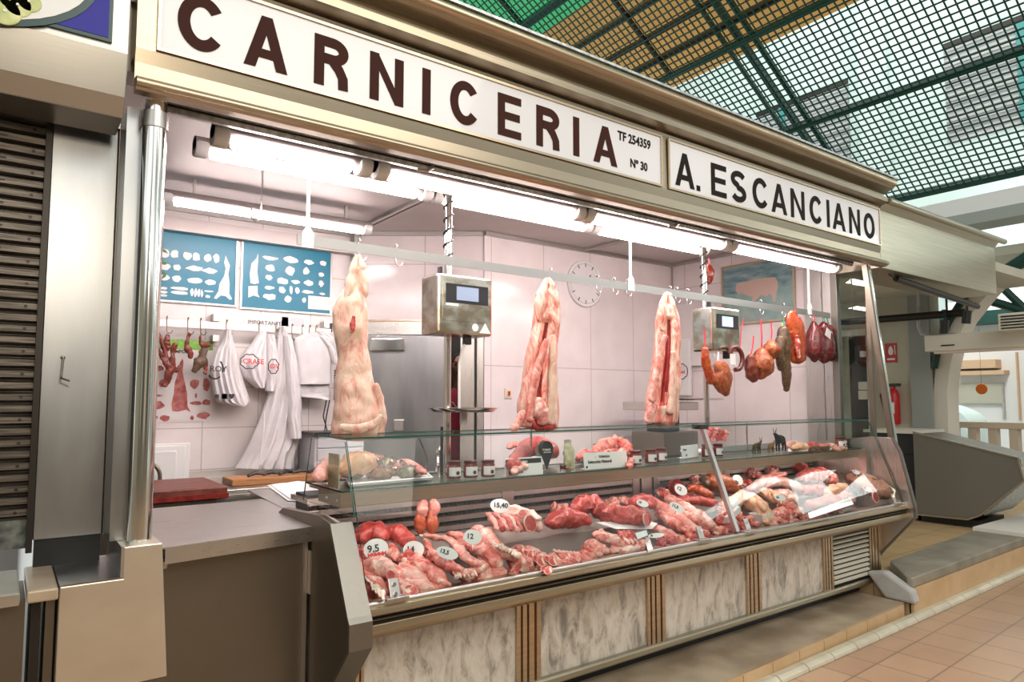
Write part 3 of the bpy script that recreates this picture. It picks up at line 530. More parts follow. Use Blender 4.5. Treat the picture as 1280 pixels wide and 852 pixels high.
for x in (1.30, 3.22, 3.66, 5.53):
    s = MB(); t_ = Vector((0, FT[0]-FB[0], FT[1]-FB[1])).normalized(); c0 = Vector((x, FB[0], FB[1]))+nn*1.4
    s.obox(c0+t_*.03, (.022, 0, 0), nn*.5, t_*.045); s.box((x-.05, 2.525, .803), (x+.05, 2.575, .815)); cl = s.build('clamp', 'satin_chrome', gs, bevel=.002)
    for q in (.012, .05): 
        v = MB(); cc = c0+t_*q+nn*.55; n1 = nn.normalized(); v.tube([cc, cc+n1*.006], .008, 10); v.build('screw', 'chrome', cl)
# ---------------------------------------------------------------- hatch worktop on the left
hw = thing('hatch_worktop', 'wide brushed steel worktop flap between the corner post and the display counter', 'worktop', (.8, 3.2, .9))
s = MB(); s.prism([(.50, 2.815, 1.055), (1.175, 2.915, 1.055), (1.19, 2.93, 1.055), (1.19, 3.85, 1.055), (.42, 3.85, 1.055), (.42, 2.86, 1.055)], (0, 0, .006)); s.build('top', 'steel_h', hw)
MB().prism([(.50, 2.812, 1.0), (1.16, 2.912, 1.0), (1.16, 2.918, 1.0), (.50, 2.818, 1.0)], (0, 0, .06)).build('front_edge', 'steel_h', hw)
MB().prism([(1.1, 2.85, 1.058), (1.21, 2.86, 1.058), (1.34, 4.25, 1.058), (1.19, 4.25, 1.058)], (0, 0, .007)).build('side_strip', 'steel', hw)
hd = thing('hatch_door', 'dark scuffed steel door below the hatch worktop', 'door', (.8, 2.95, .1))
box('leaf', (.495, 2.95, .16), (1.07, 2.98, .998), 'dark_steel', hd, .003); box('edge_strip', (1.055, 2.93, .16), (1.075, 2.955, .995), 'steel', hd); box('hinge', (.495, 2.90, .965), (.525, 2.948, .995), 'satin_chrome', hd, .004)
MB().box((1.076, 2.90, .78), (1.084, 2.93, .96)).build('handle_slot', 'steel', hd)
# ---------------------------------------------------------------- tubes of light
def tube_light(x0, x1, y, z, label, dim=False, grp='fluorescent light fittings'):
    t = thing('fluorescent_light', label, 'ceiling light', ((x0+x1)/2, y, z), grp)
    h = MB(); h.rings([[(x, y+.048*math.cos(a), z+.052+.036*math.sin(a)) for a in [i*math.pi/10 for i in range(20)]] for x in (x0, x1)]); h.build('housing', 'fitting_body', t, True)
    d = MB(); n = int((x1-x0-.16)/.028); rs = []
    for i in range(n*2+1):
        x = x0+.08+i*.014; r = 1.0 if i % 2 else .9
        rs.append([(x, y+.045*r*math.cos(a)-.002, z+.026-.042*r*math.sin(a)) for a in [math.pi*(.02+.96*j/8) for j in range(9)]])
    d.rings(rs); d.build('diffuser', 'tube_light', t, True)
    for x in (x0, x1-.06):
        c = MB(); c.rings([[(xx, y+rr*.056*math.cos(a), z+.03+rr*.048*math.sin(a)) for a in [i*math.pi/10 for i in range(20)]] for xx, rr in ((x, .9), (x+.01, 1), (x+.05, 1), (x+.06, .95))]); c.build('end_cap', 'white_plastic', t, True)
    for x in (x0+.2, x1-.2): box('bracket', (x-.01, y-.01, z+.06), (x+.01, y+.01, CEIL-.001), 'satin_chrome', t)
K = .88
for i, (a, b) in enumerate(((.66, 1.37), (1.40, 2.74), (2.76, 4.14), (4.16, 5.66))):
    tube_light(a, b, 3.02, 2.682, ['short fluorescent light of the front row, at its left end', 'second fluorescent light of the front row, left of the middle', 'third fluorescent light of the front row, right of the middle', 'last fluorescent light of the front row, nearest the slanted post'][i])
for i, (a, b) in enumerate(((.72, 2.08), (2.10, 3.42), (3.44, 4.76))):
    tube_light(a, b, 3.68, 2.84, ['first fluorescent light of the second row, beside the corner post', 'middle fluorescent light of the second row', 'right-hand fluorescent light of the second row'][i])
tube_light(.78, 2.26, 4.95, 2.90, 'single fluorescent light at the back, over the blue posters')
# ---------------------------------------------------------------- meat rail, poles and scales
mr = thing('meat_rail', 'long flat steel hanging rail crossing the stall at head height', 'rail', (3.4, 3.2, 2.35))
MB().prism([(1.09, 3.197, 2.385), (5.85, 3.197, 2.365), (5.85, 3.203, 2.365), (1.09, 3.203, 2.385)], (0, 0, -.05)).build('bar', 'satin_chrome', mr)
for x in (1.14, 3.345, 5.52): 
    MB().tube([(x, 3.2, 2.42), (x, 3.2, CEIL-.001)], .009, 8).build('hanger_rod', 'white_paint', mr, True)
    MB().prism([(x-.028, 3.192, 2.325), (x+.028, 3.192, 2.325), (x+.028, 3.192, 2.40), (x, 3.192, 2.435), (x-.028, 3.192, 2.40)], (0, .004, 0)).build('hanger_plate', 'white_paint', mr)
def s_hook(name, loc, label, h=.10, grp='steel hooks on the meat rail', m='satin_chrome'):
    x, y, z = loc; pts = []
    for i in range(9): a = math.pi*(1.15-i*1.25/8); pts.append((x+.0, y+.014*math.cos(a), z+.012*math.sin(a)+.006))
    pts += [(x, y+.013, z-h*.35)]
    for i in range(9): a = -math.pi*i/8; pts.append((x+.018-.018*math.cos(-a)*-1-.018*1, y+.01, z-h*.6+.022*math.sin(a)))
    pts = pts[:10]+[(x+.002, y+.008, z-h*.55)]+[(x+.02-.02*math.cos(math.pi*i/8), y+.004-.006*i/8, z-h*.65-.026*math.sin(math.pi*i/8)) for i in range(9)]
    return tag(MB().tube(pts, .0035, 7).build(name, m, None, True), label, 'hook', grp)
for u, lab in ((448, 'steel hook holding the leftmost carcass'), (494, 'empty steel hook between the leftmost carcass and the left scale'), (687, 'steel hook holding the middle carcass'), (745, 'empty steel hook in front of the clock face'), (766, 'empty steel hook just right of the clock'), (783, 'empty steel hook further right of the clock'), (836, 'steel hook holding the rightmost carcass'), (844, 'empty steel hook beside the rightmost carcass'), (858, 'empty steel hook left of the right scale pole'), (949, 'steel hook above the netted round ham'), (977, 'steel hook above the twisted sausage'), (1012, 'empty steel hook near the right end of the rail')):
    p = P(u, 300+(u-400)*.145, Y=3.2); s_hook('meat_hook', (p.x, 3.19, 2.385-(p.x-1.09)*.0042), lab, .10)
def coil(mb, c, r, z0, z1, turns, wr):
    n = turns*14; mb.tube([(c[0]+r*math.cos(i*2*math.pi/14), c[1]+r*math.sin(i*2*math.pi/14), z0+(z1-z0)*i/n) for i in range(n+1)], wr, 5)
def scale(xc, lab, plab, w, hgt, wide, z0, dz=0, col=None):
    y = 3.46
    p = thing('scale_pole', plab, 'pole', (xc, y, .16)); MB().tube([(xc, y+.03, .16), (xc, y+.03, CEIL-.001)], .022, 14).build('pole', 'chrome', p, True)
    c = MB(); coil(c, (xc, y+.03), .028, 2.40, 2.95, 7, .005); c.build('wound_cable', 'black', p, True)
    MB().lathe([(.06, 0), (.06, .015)], (xc, y+.03, CEIL-.016), 16).build('ceiling_flange', 'satin_chrome', p)
    t = thing('hanging_scale', lab, 'scale', (xc, y-.1, z0), 'electronic scales hung on poles')
    x0, x1 = xc+w[0], xc+w[1]
    b = MB(); b.prism([(x0+.0, 3.40, z0), (x0+.0, 3.40, z0+hgt), (x1, 3.40, z0+hgt), (x1, 3.40, z0)], (0, -.001, 0)) if 0 else b.box((x0, 3.25, z0), (x1, 3.44, z0+hgt)); b.build('housing', 'scale_mottled_reflection', t, bevel=.014)
    MB().box((x0+.03, 3.2455, z0+hgt*.22), (x1-.03, 3.2499, z0+hgt*.9)).build('front_plate', 'scale_mottled_reflection', t, bevel=.001)
    d = MB().box((x0+.05, 3.242, z0+hgt*.52), (x1-.035, 3.2455, z0+hgt*.84)).build('display_panel', 'black_plastic', t)
    ww = x1-x0; MB().box((x0+ww*.32, 3.240, z0+hgt*.57), (x0+ww*(.72 if wide else .7), 3.242, z0+hgt*.80)).build('screen', 'screen_blue' if wide else 'lcd', d)
    if wide:
        MB().prism([(x1-.09, 3.2485, z0+.015), (x1-.015, 3.2485, z0+.015), (x1-.052, 3.2485, z0+.075)], (0, -.002, 0)).build('warning_label', 'label_white', t)
        MB().box((x0+.05, 3.2425, z0+hgt*.47), (x0+.13, 3.2454, z0+hgt*.51)).build('type_label', 'label_white', t)
        MB().lathe([(.018, 0), (.022, -.002)], (x1-.12, 3.2485, z0+.045), 14, 'y').build('logo_sticker', 'label_white', t)
    MB().box((x0+ww*.12, 3.3, z0+hgt), (x0+ww*.16, 3.33, z0+hgt+.045)).build('cable_gland', 'black_plastic', t)
    MB().box((xc+.0, 3.29, z0-.05), (xc+.04, 3.33, z0)).build('load_hook', 'black_plastic', t, bevel=.004)
    return t
t = scale(2.10, 'polished steel box scale with a grey screen, beside the fridge door', 'left polished pole wound with black cable, in front of the fridge door', (-.21, .155), .335, True, 1.962)
# weighing pan and its hanging arms
wp = thing('scale_pan', 'shallow steel weighing pan hung below the left scale', 'scale pan', (2.12, 3.3, 1.53))
MB().lathe([(.005, .0), (.17, .0), (.195, .02), (.20, .024), (.19, .024), (.165, .006), (.005, .006)], (2.10, 3.31, 1.53), 30).build('pan', 'chrome', wp, True)
MB().tube([(2.12, 3.31, 1.94), (2.085, 3.31, 1.87), (2.07, 3.31, 1.80), (2.07, 3.31, 1.537)], .008, 8).build('arm', 'white_paint', wp, True)
MB().box((2.085, 3.30, 1.46), (2.12, 3.33, 1.53)).build('socket', 'white_plastic', wp, bevel=.004)
t = scale(4.49, 'polished steel box scale with a lit blue screen, above the cured sausages', 'right polished pole wound with black cable, beside the cow picture', (-.225, .125), .335, False, 1.966)
box('wall_column_cover', (2.085, 3.50, .9), (2.125, 3.54, 1.44), 'black', None); tag(bpy.data.objects['wall_column_cover'], 'black square post rising behind the jars below the left scale', 'post')
# ---------------------------------------------------------------- fridge door in the diagonal wall, and the man behind it
fd = thing('cold_room_door', 'big brushed steel cold room door in the diagonal back wall, standing ajar', 'door', tuple(dpt(.4, .16)))
m_ = MB(); dbox(m_, .03, .80, .16, 2.16, .02, .08); m_.build('leaf', 'smudged_steel', fd, bevel=.006)
m_ = MB(); dbox(m_, -.02, .80, 2.17, 2.29, 0, .035); m_.build('header', 'steel_h', fd); m_ = MB(); dbox(m_, -.02, .80, 2.285, 2.30, .0, .05); m_.build('top_rail', 'gold_alu', fd)
m_ = MB(); dbox(m_, .90, 1.02, .16, 2.26, .0, .05); dbox(m_, 1.02, 1.04, .16, 2.26, .0, .03, 1); dbox(m_, 1.045, 1.10, .16, 2.26, .0, .045); m_.build('jamb', ['steel', 'black'], fd)
m_ = MB(); dbox(m_, .12, .42, 2.02, 2.13, .10, .13); m_.build('handle_bar', 'chrome', fd, bevel=.01); m_ = MB(); dbox(m_, .15, .18, 2.05, 2.10, .08, .10); dbox(m_, .36, .39, 2.05, 2.10, .08, .10); m_.build('handle_mount', 'dark_metal', fd)
m_ = MB(); dbox(m_, .33, .42, 1.33, 1.43, .08, .11); m_.build('latch', 'steel', fd, bevel=.008)
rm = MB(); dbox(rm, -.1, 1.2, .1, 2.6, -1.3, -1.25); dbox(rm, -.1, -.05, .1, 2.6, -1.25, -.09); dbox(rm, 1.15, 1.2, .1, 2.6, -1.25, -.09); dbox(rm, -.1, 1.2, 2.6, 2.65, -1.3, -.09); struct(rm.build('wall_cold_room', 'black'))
cl_ = thing('cold_room_fill', 'fill bulb added on the cold room ceiling to light the man', 'lamp', tuple(dpt(.75, 2.5, -.2))); MB().lathe([(.01, -.09), (.045, -.06), (.05, -.02), (.02, .01)], dpt(.75, 2.5, -.2), 14).build('bulb', 'cold_room_fill_light', cl_, True); MB().lathe([(.03, .01), (.03, .099)], dpt(.75, 2.5, -.2), 12).build('holder', 'white_plastic', cl_)  # bulb and its glow added to brighten the man in the gap
man = thing('person', 'man in a dark red polo shirt seen through the gap of the cold room door', 'person', tuple(dpt(.86, .16, -.45)))
def skinned(name, V, E_, m, parent, sub=2):
    org = Vector((0, 0, 0)); p = parent
    while p is not None: org += p.location; p = p.parent
    me = bpy.data.meshes.new(name); me.from_pydata([Vector(a[:3])-org for a in V], E_, []); o = bpy.data.objects.new(name, me); COL.objects.link(o); o.parent = parent
    md = o.modifiers.new('skin', 'SKIN'); me.skin_vertices.new() if not me.skin_vertices else None
    for i, a in enumerate(V): me.skin_vertices[0].data[i].radius = (a[3], a[4] if len(a) > 4 else a[3])
    me.skin_vertices[0].data[0].use_root = True; md.use_smooth_shade = True
    sb_ = o.modifiers.new('sub', 'SUBSURF'); sb_.levels = sub; sb_.render_levels = sub; me.materials.append(M[m]); return o
B = dpt(.86, .16, -.45); fx, fy = dn, dd   # facing the stall, sideways
def bpnt(f, s, z, r, r2=None): q = B+fx*f+fy*s+Vector((0, 0, z)); return (q.x, q.y, q.z, r, r2 or r)
V = [bpnt(0, 0, .98, .13, .11), bpnt(0, 0, 1.2, .14, .11), bpnt(0, 0, 1.42, .16, .11), bpnt(0, 0, 1.52, .07), bpnt(.02, 0, 1.60, .055), bpnt(.04, 0, 1.70, .075, .09), bpnt(.03, 0, 1.80, .08, .095),
     bpnt(0, -.19, 1.46, .06), bpnt(.02, -.24, 1.18, .045), bpnt(.18, -.2, 1.0, .033), bpnt(.26, -.18, .97, .03), bpnt(0, .19, 1.46, .06), bpnt(.02, .24, 1.18, .045), bpnt(.18, .2, 1.0, .033), bpnt(.26, .18, .97, .03),
     bpnt(0, -.1, .88, .09), bpnt(.02, -.11, .5, .06), bpnt(0, -.11, .08, .042), bpnt(.14, -.11, .03, .035), bpnt(0, .1, .88, .09), bpnt(.02, .11, .5, .06), bpnt(0, .11, .08, .042), bpnt(.14, .11, .03, .035)]
for sd in (-1, 1):
    for q in range(5):
        V.append(bpnt(.30+(.015 if q else -.03), sd*.18+(q-2)*.018, .955-(.02 if q == 0 else 0), .009)); V.append(bpnt(.345-(.05 if q == 0 else 0), sd*.18+(q-2)*.02, .935, .008))
Eg = [(0, 1), (1, 2), (2, 3), (3, 4), (4, 5), (5, 6), (2, 7), (7, 8), (8, 9), (9, 10), (2, 11), (11, 12), (12, 13), (13, 14), (0, 15), (15, 16), (16, 17), (17, 18), (0, 19), (19, 20), (20, 21), (21, 22)]
for si, wr_ in ((0, 10), (1, 14)):
    for q in range(5): b0 = 23+si*10+q*2; Eg += [(wr_, b0), (b0, b0+1)]
skinned('body', V, Eg, 'skin', man)
hc = B+fx*.045+Vector((0, 0, 1.75))
hd_ = MB(); rs = []
for i in range(13):
    a = -math.pi/2+math.pi*i/12; z = .118*math.sin(a); r = math.cos(a)
    ring = []
    for j in range(20):
        t = j*2*math.pi/20; f = math.cos(t)*.098*r; sdd = math.sin(t)*.078*r*(1-.25*max(0, -z/.118))
        if f > 0 and abs(sdd) < .02 and -.045 < z < .012: f += .02*(1-(z+.045)/.057)+.004
        if f > 0 and .012 < abs(sdd) < .045 and -.002 < z < .025: f -= .008
        ring.append(hc+fx*f+fy*sdd+Vector((0, 0, z)))
    rs.append(ring)
hd_.rings(rs); face = hd_.build('head', 'skin', man, True, sub=1)
for s_ in (-1, 1): MB().lathe([(.002, -.006), (.014, -.003), (.016, .003), (.008, .008)], hc+fx*.082+fy*s_*.032+Vector((0, 0, .012)), 10).build('eye', 'black_hair', man, True)
for s_ in (-1, 1): MB().tube([hc+fx*.092+fy*s_*.018+Vector((0, 0, .032)), hc+fx*.090+fy*s_*.035+Vector((0, 0, .037)), hc+fx*.078+fy*s_*.05+Vector((0, 0, .032))], .005, 6).build('eyebrow', 'black_hair', man, True)

MB().tube([hc+fx*.082+fy*-.025+Vector((0, 0, -.062)), hc+fx*.095+Vector((0, 0, -.060)), hc+fx*.082+fy*.025+Vector((0, 0, -.062))], .007, 8).build('mouth', 'dark_red', man, True)
h_ = MB(); rs = []
for i in range(8):
    a = .25+(math.pi/2-.25)*i/7; rs.append([hc-fx*.012+fx*math.cos(t)*.102*math.cos(a)+fy*math.sin(t)*.086*math.cos(a)+Vector((0, 0, .126*math.sin(a)+.008*(t > 1.2 and t < 5)-.03*(1.4 < t < 4.9)*(i < 2))) for t in [j*2*math.pi/20 for j in range(20)]])
h_.rings(rs); h_.build('hair', 'black_hair', man, True)
rs = MB(); rs.rings([[B+fx*.14*k2*math.cos(t)+fy*.2*k1*math.sin(t)+Vector((0, 0, z)) for t in [j*2*math.pi/20 for j in range(20)]] for z, k1, k2 in ((.9, .95, 1.0), (1.2, .95, 1.02), (1.42, 1.1, 1.0), (1.50, .9, .8), (1.545, .35, .5))]); rs.build('shirt', 'red_cloth', man, True)
MB().tube([B+fx*.15+fy*-.06+Vector((0, 0, 1.42)), B+fx*.155+fy*.0+Vector((0, 0, 1.34)), B+fx*.15+fy*.06+Vector((0, 0, 1.42))], .006, 6).build('collar_trim', 'white_cloth', man, True)
# ---------------------------------------------------------------- back-left: counters, posters, hooks, coat, bags
bc = thing('back_counter', 'steel counter with drawers along the back wall under the posters', 'counter', (1.2, 5.3, .16))
box('worktop', (.22, 4.85, .965), (2.42, 5.745, 1.0), 'steel_h', bc, .004); box('upstand', (.22, 5.73, 1.0), (2.42, 5.747, 1.05), 'steel_h', bc)
box('carcass', (.25, 4.95, .16), (2.40, 5.72, .965), 'dark_steel', bc)
for x0, x1 in ((.9, 1.55), (1.56, 2.3)):
    for z0 in (.80,): d = box('drawer', (x0, 4.935, z0), (x1, 4.95, .955), 'steel_h', bc, .003); MB().tube([(x0+.2, 4.93, z0+.10), (x0+.2, 4.91, z0+.10), (x1-.2, 4.91, z0+.10), (x1-.2, 4.93, z0+.10)], .007, 8).build('handle', 'chrome', d, True)
sc_ = thing('side_cabinet', 'steel cabinet standing across the stall between worktop and back counter', 'cabinet', (1.3, 4.5, .16))
box('body', (1.24, 4.30, .16), (1.60, 4.84, .93), 'steel', sc_, .004); d = box('drawer', (1.27, 4.285, .72), (1.58, 4.30, .90), 'steel_h', sc_, .003); MB().tube([(1.35, 4.285, .84), (1.35, 4.265, .84), (1.5, 4.265, .84), (1.5, 4.285, .84)], .006, 8).build('handle', 'chrome', d, True)
bb = thing('butcher_block', 'thick blood-stained red wooden chopping block on dark legs at the left', 'chopping block', (.8, 4.6, .16))
box('board', (.22, 4.56, .985), (1.155, 5.20, 1.06), 'board_red', bb, .008); box('board_edge_band', (.215, 4.555, .99), (1.16, 4.559, 1.02), 'dark_red', bb); box('stand', (.25, 4.60, .16), (1.10, 4.83, .983), 'dark_steel', bb)
def wb(name, x0, x1, z0, z1, y, m, par=None, t=.004): return MB().box((x0, y-t, z0), (x1, y, z1)).build(name, m, par)
# the two cyan charts
def poly_blob(mb, cx, cz, rx, rz, y, seed, n=11, off=.001, rot=0):
    rr = random.Random(seed); pts = []
    for i in range(n):
        a = i*2*math.pi/n; r = .75+.35*rr.random(); px, pz = rx*r*math.cos(a), rz*r*math.sin(a); pts.append((cx+px*math.cos(rot)-pz*math.sin(rot), y, cz+px*math.sin(rot)+pz*math.cos(rot)))
    mb.prism(pts, (0, -off, 0))
def from_px(pts, Y): return [tuple(P(u, v, Y=Y)) for u, v in pts]
PYc = YL-.012
c1 = thing('meat_cuts_chart', 'left blue framed chart of meat cuts, with green leaves at its edge', 'wall chart', (1.1, YL, 2.3), 'blue charts of meat cuts')
c2 = thing('meat_cuts_chart', 'right blue framed chart of meat cuts, with a white notice on its corner', 'wall chart', (1.9, YL, 2.3), 'blue charts of meat cuts')
def chart(par, x0, x1, zb, zt):
    wb('board', x0, x1, zb, zt, YL-.004, 'cyan', par, .008); f = MB()
    for a, b in (((x0-.014, zb-.014), (x1+.014, zb)), ((x0-.014, zt), (x1+.014, zt+.014)), ((x0-.014, zb), (x0, zt)), ((x1, zb), (x1+.014, zt))): f.box((a[0], YL-.018, a[1]), (b[0], YL-.003, b[1]))
    f.build('frame', 'satin_chrome', par)
chart(c1, .72, 1.462, 2.355, 2.885); chart(c2, 1.515, 2.255, 2.345, 2.88)
s3 = 1/3.872; cx3 = lambda x, y: (180+x*s3, 280+y*s3)
pc = MB(); q = lambda lst: [tuple(P(*cx3(*a), Y=PYc-.001)) for a in lst]
for seed, (x, y, rx, rz) in enumerate([(98, 140, 22, 24), (148, 145, 18, 22), (210, 153, 19, 22), (252, 158, 19, 22), (310, 162, 19, 22), (350, 166, 15, 22), (100, 205, 26, 18), (160, 210, 20, 17), (245, 214, 40, 14), (320, 226, 38, 15), (98, 258, 26, 16), (158, 264, 22, 16), (245, 272, 38, 15), (320, 282, 30, 14), (95, 310, 18, 7), (95, 328, 18, 7), (95, 345, 18, 7), (172, 312, 40, 9), (172, 332, 42, 10), (232, 330, 8, 22), (250, 332, 7, 22), (266, 333, 7, 22), (280, 335, 6, 20), (312, 325, 22, 5), (308, 350, 12, 8)]):
    c0 = P(*cx3(x, y), Y=PYc); k2 = .00086*1.9; poly_blob(pc, c0.x, c0.z, rx*k2, rz*k2, PYc, seed)
pc.prism(q([(395, 152), (388, 185), (395, 215), (388, 250), (365, 290), (360, 325), (338, 358), (350, 362), (372, 345), (395, 348), (415, 366), (426, 362), (412, 335), (414, 290), (408, 240), (416, 200), (405, 175)]), (0, -.001, 0)); pc.build('printed_cuts', 'paper', c1)
pc = MB(); pc.prism(q([(552, 142), (545, 165), (520, 190), (512, 240), (515, 285), (535, 290), (556, 285), (548, 230), (552, 180)]), (0, -.001, 0)); pc.prism(q([(505, 300), (550, 298), (550, 335), (560, 355), (530, 345), (505, 355)]), (0, -.001, 0))
for seed, (x, y, rx, rz) in enumerate([(612, 165, 44, 11), (712, 172, 42, 18), (800, 185, 28, 16), (868, 190, 20, 16), (608, 212, 28, 20), (706, 225, 30, 28), (785, 228, 18, 22), (858, 245, 18, 14), (605, 258, 20, 14), (670, 275, 36, 18), (735, 280, 25, 12), (798, 284, 28, 16), (858, 288, 15, 18), (608, 308, 26, 10), (668, 318, 18, 18), (712, 318, 9, 22), (742, 322, 12, 20), (795, 328, 34, 10), (862, 337, 18, 6), (608, 352, 34, 17), (698, 362, 20, 18), (775, 368, 12, 16)]):
    c0 = P(*cx3(x, y), Y=PYc); k2 = .00086*1.9; poly_blob(pc, c0.x, c0.z, rx*k2, rz*k2, PYc, seed+40)
pc.build('printed_cuts', 'paper', c2)
nt = P(*cx3(795, 345), Y=PYc); wb('pinned_notice', nt.x, nt.x+.20, nt.z-.115, nt.z, PYc-.001, 'paper', c2, .002)
c0 = P(*cx3(140, 100), Y=PYc); 
lf = MB()
for i in range(9):
    c0 = P(*cx3(70+(i % 3)*14, 90+i*20), Y=PYc); a = i*1.3; lf.prism([(c0.x-.03*math.cos(a), PYc-.002, c0.z-.03*math.sin(a)), (c0.x+.012*math.sin(a), PYc-.002, c0.z-.012*math.cos(a)), (c0.x+.035*math.cos(a), PYc-.002, c0.z+.035*math.sin(a)), (c0.x-.012*math.sin(a), PYc-.002, c0.z+.012*math.cos(a))], (0, -.003, 0))
lf.build('leaves', 'leaf', c1)
# meat photo poster with green head
pz = thing('meat_photo_poster', 'white poster of raw meat photographs with a green grass heading', 'poster', (1.1, YL, 1.4))
wb('sheet', .845, 1.315, 1.43, 2.06, YL-.001, 'poster_paper', pz, .004); wb('grass_heading', .845, 1.31, 1.985, 2.058, YL-.005, 'grass_print', pz, .001)
text('heading', 'IMPORT', (1.03, YL-.007, 1.955), .035, 'ink', pz, bold=.001)
pp_ = MB(); q5 = lambda lst: [tuple(P(185+x*.1644, 400+y*.1644, Y=YL-.006)) for x, y in lst]
pp_.prism(q5([(262, 290), (240, 330), (228, 400), (205, 470), (195, 560), (178, 640), (185, 690), (225, 695), (290, 680), (325, 700), (300, 650), (298, 560), (280, 470), (262, 390), (270, 320)]), (0, -.001, 0))
for i, (x, y, rx, rz) in enumerate([(48, 230, 12, 40), (80, 365, 38, 20), (45, 490, 20, 30), (105, 480, 20, 30), (70, 572, 38, 7), (68, 650, 45, 30), (45, 740, 25, 15), (128, 745, 32, 20), (355, 485, 30, 38), (443, 485, 24, 48), (365, 575, 8, 18), (365, 632, 42, 13), (445, 625, 28, 22), (333, 742, 12, 16), (420, 725, 40, 25)]):
    c0 = P(185+x*.1644, 400+y*.1644, Y=YL-.006); poly_blob(pp_, c0.x, c0.z, rx*.00118, rz*.00118, YL-.006, i+90)
pp_.build('printed_meat', 'poster_meat', pz)
# hook rail on the wall
hr = thing('wall_hook_rail', 'flat steel rail on brackets under the blue charts holding bags and a coat', 'rail', (1.5, 5.7, 2.15))
MB().prism([(.72, 5.66, 2.20), (2.24, 5.66, 2.205), (2.24, 5.666, 2.205), (.72, 5.666, 2.20)], (0, 0, -.055)).build('bar', 'satin_chrome', hr)
for x in (1.285, 2.175): box('bracket', (x, 5.645, 2.05), (x+.045, 5.745, 2.10), 'steel', hr); box('bracket', (x, 5.645, 2.21), (x+.045, 5.745, 2.265), 'steel', hr)
def wall_hook(u, lab, z=2.205): p = P(u, 400, Y=5.64); return s_hook('wall_hook', (p.x, 5.645, z), lab, .13, 'hooks on the wall rail under the charts', 'dark_steel')
for u, lab in ((209, 'dark hook at the left end of the wall rail, holding the long dried meat'), (235.5, 'dark hook holding the small dried strip'), (251.5, 'dark hook holding the dried dark piece left of the bags'), (284, 'hook holding the big carrier bag'), (325, 'hook holding the two red-logo bags'), (346, 'hook holding the white coat'), (366, 'empty hook right of the white coat'), (379, 'hook holding the stack of white bags'), (388, 'second hook over the stack of white bags'), (396, 'hook nearest the right bracket of the wall rail')): wall_hook(u, lab)
nt = thing('paper_notice', 'white paper notice headed IMPORTANTE above the wall rail', 'notice', (1.7, YL, 2.2)); a = P(305, 390, Y=YL-.002); wb('sheet', a.x, a.x+.36, 2.19, 2.30, YL-.001, 'paper', nt, .002); text('heading', 'IMPORTANTE', (a.x+.03, YL-.004, 2.215), .045, 'ink', nt)
MB().box((P(352, 393, Y=YL).x, YL-.003, 2.21), (P(380, 393, Y=YL).x, YL-.001, 2.29)).build('second_sheet', 'paper_grey', nt)
# dried meats on the wall rail (built round the photograph's outline)
def hang(name, label, cat, m, pts, Y, grp=None, amp=.012, thick=.6, seed=1, parts=None):
    """pts (u, v, half width px) down the piece, hanging on plane Y"""
    path = [tuple(P(u, v, Y=Y)) for u, v, r in pts]; sc2 = [(P(u+r, v, Y=Y)-P(u-r, v, Y=Y)).length/2 for u, v, r in pts]
    b = MB(); sweep(b, path, [(r, r*thick) for r in sc2], 14, 22, amp, 22, seed, (0, 1, 0)); return b
g5 = lambda x, y: (185+x*.1644, 400+y*.1644)
def pxs(lst, f, k): return [(*f(x, y), r*k) for x, y, r in lst]
d1 = thing('dried_meat', 'long dark red dried meat with branching strips hanging at the far left', 'dried meat', (0.9, 5.6, 1.7), 'dried meats hanging on the wall rail')
for i, l in enumerate(([(148, 110, 12), (150, 180, 30), (145, 230, 14)], [(80, 95, 12), (100, 160, 16), (125, 230, 16), (150, 330, 28), (170, 380, 36), (150, 440, 30), (125, 500, 20)], [(80, 210, 14), (110, 280, 22), (150, 350, 22), (165, 400, 20)], [(205, 180, 22), (185, 260, 22), (185, 340, 26), (215, 380, 20), (235, 345, 8)])):
    hang('', '', '', '', pxs(l, g5, .1644), 5.61, seed=i).build('strip', 'dried_red', d1, True)
o = hang('', '', '', '', pxs([(312, 100, 16), (300, 150, 14), (295, 200, 20), (320, 245, 26), (325, 285, 18)], g5, .1644), 5.61, seed=9).build('dried_meat', 'dried_red', None, True); tag(o, 'small narrow strip of dried meat, second from the left on the wall rail', 'dried meat', 'dried meats hanging on the wall rail')
d3 = thing('dried_meat', 'dark bulbous dried meat with small ends hanging left of the carrier bag', 'dried meat', (1.2, 5.6, 1.7), 'dried meats hanging on the wall rail')
for i, (l, m) in enumerate((([(402, 100, 8), (402, 160, 9), (425, 190, 30), (470, 190, 20)], 'dried_red'), ([(430, 200, 18), (420, 260, 30), (400, 320, 52), (370, 360, 30), (340, 385, 16)], 'dark_cured'), ([(440, 300, 20), (440, 350, 16), (437, 405, 18)], 'dried_red'))): hang('', '', '', '', pxs(l, g5, .1644), 5.60, seed=i+20).build('lobe', m, d3, True)
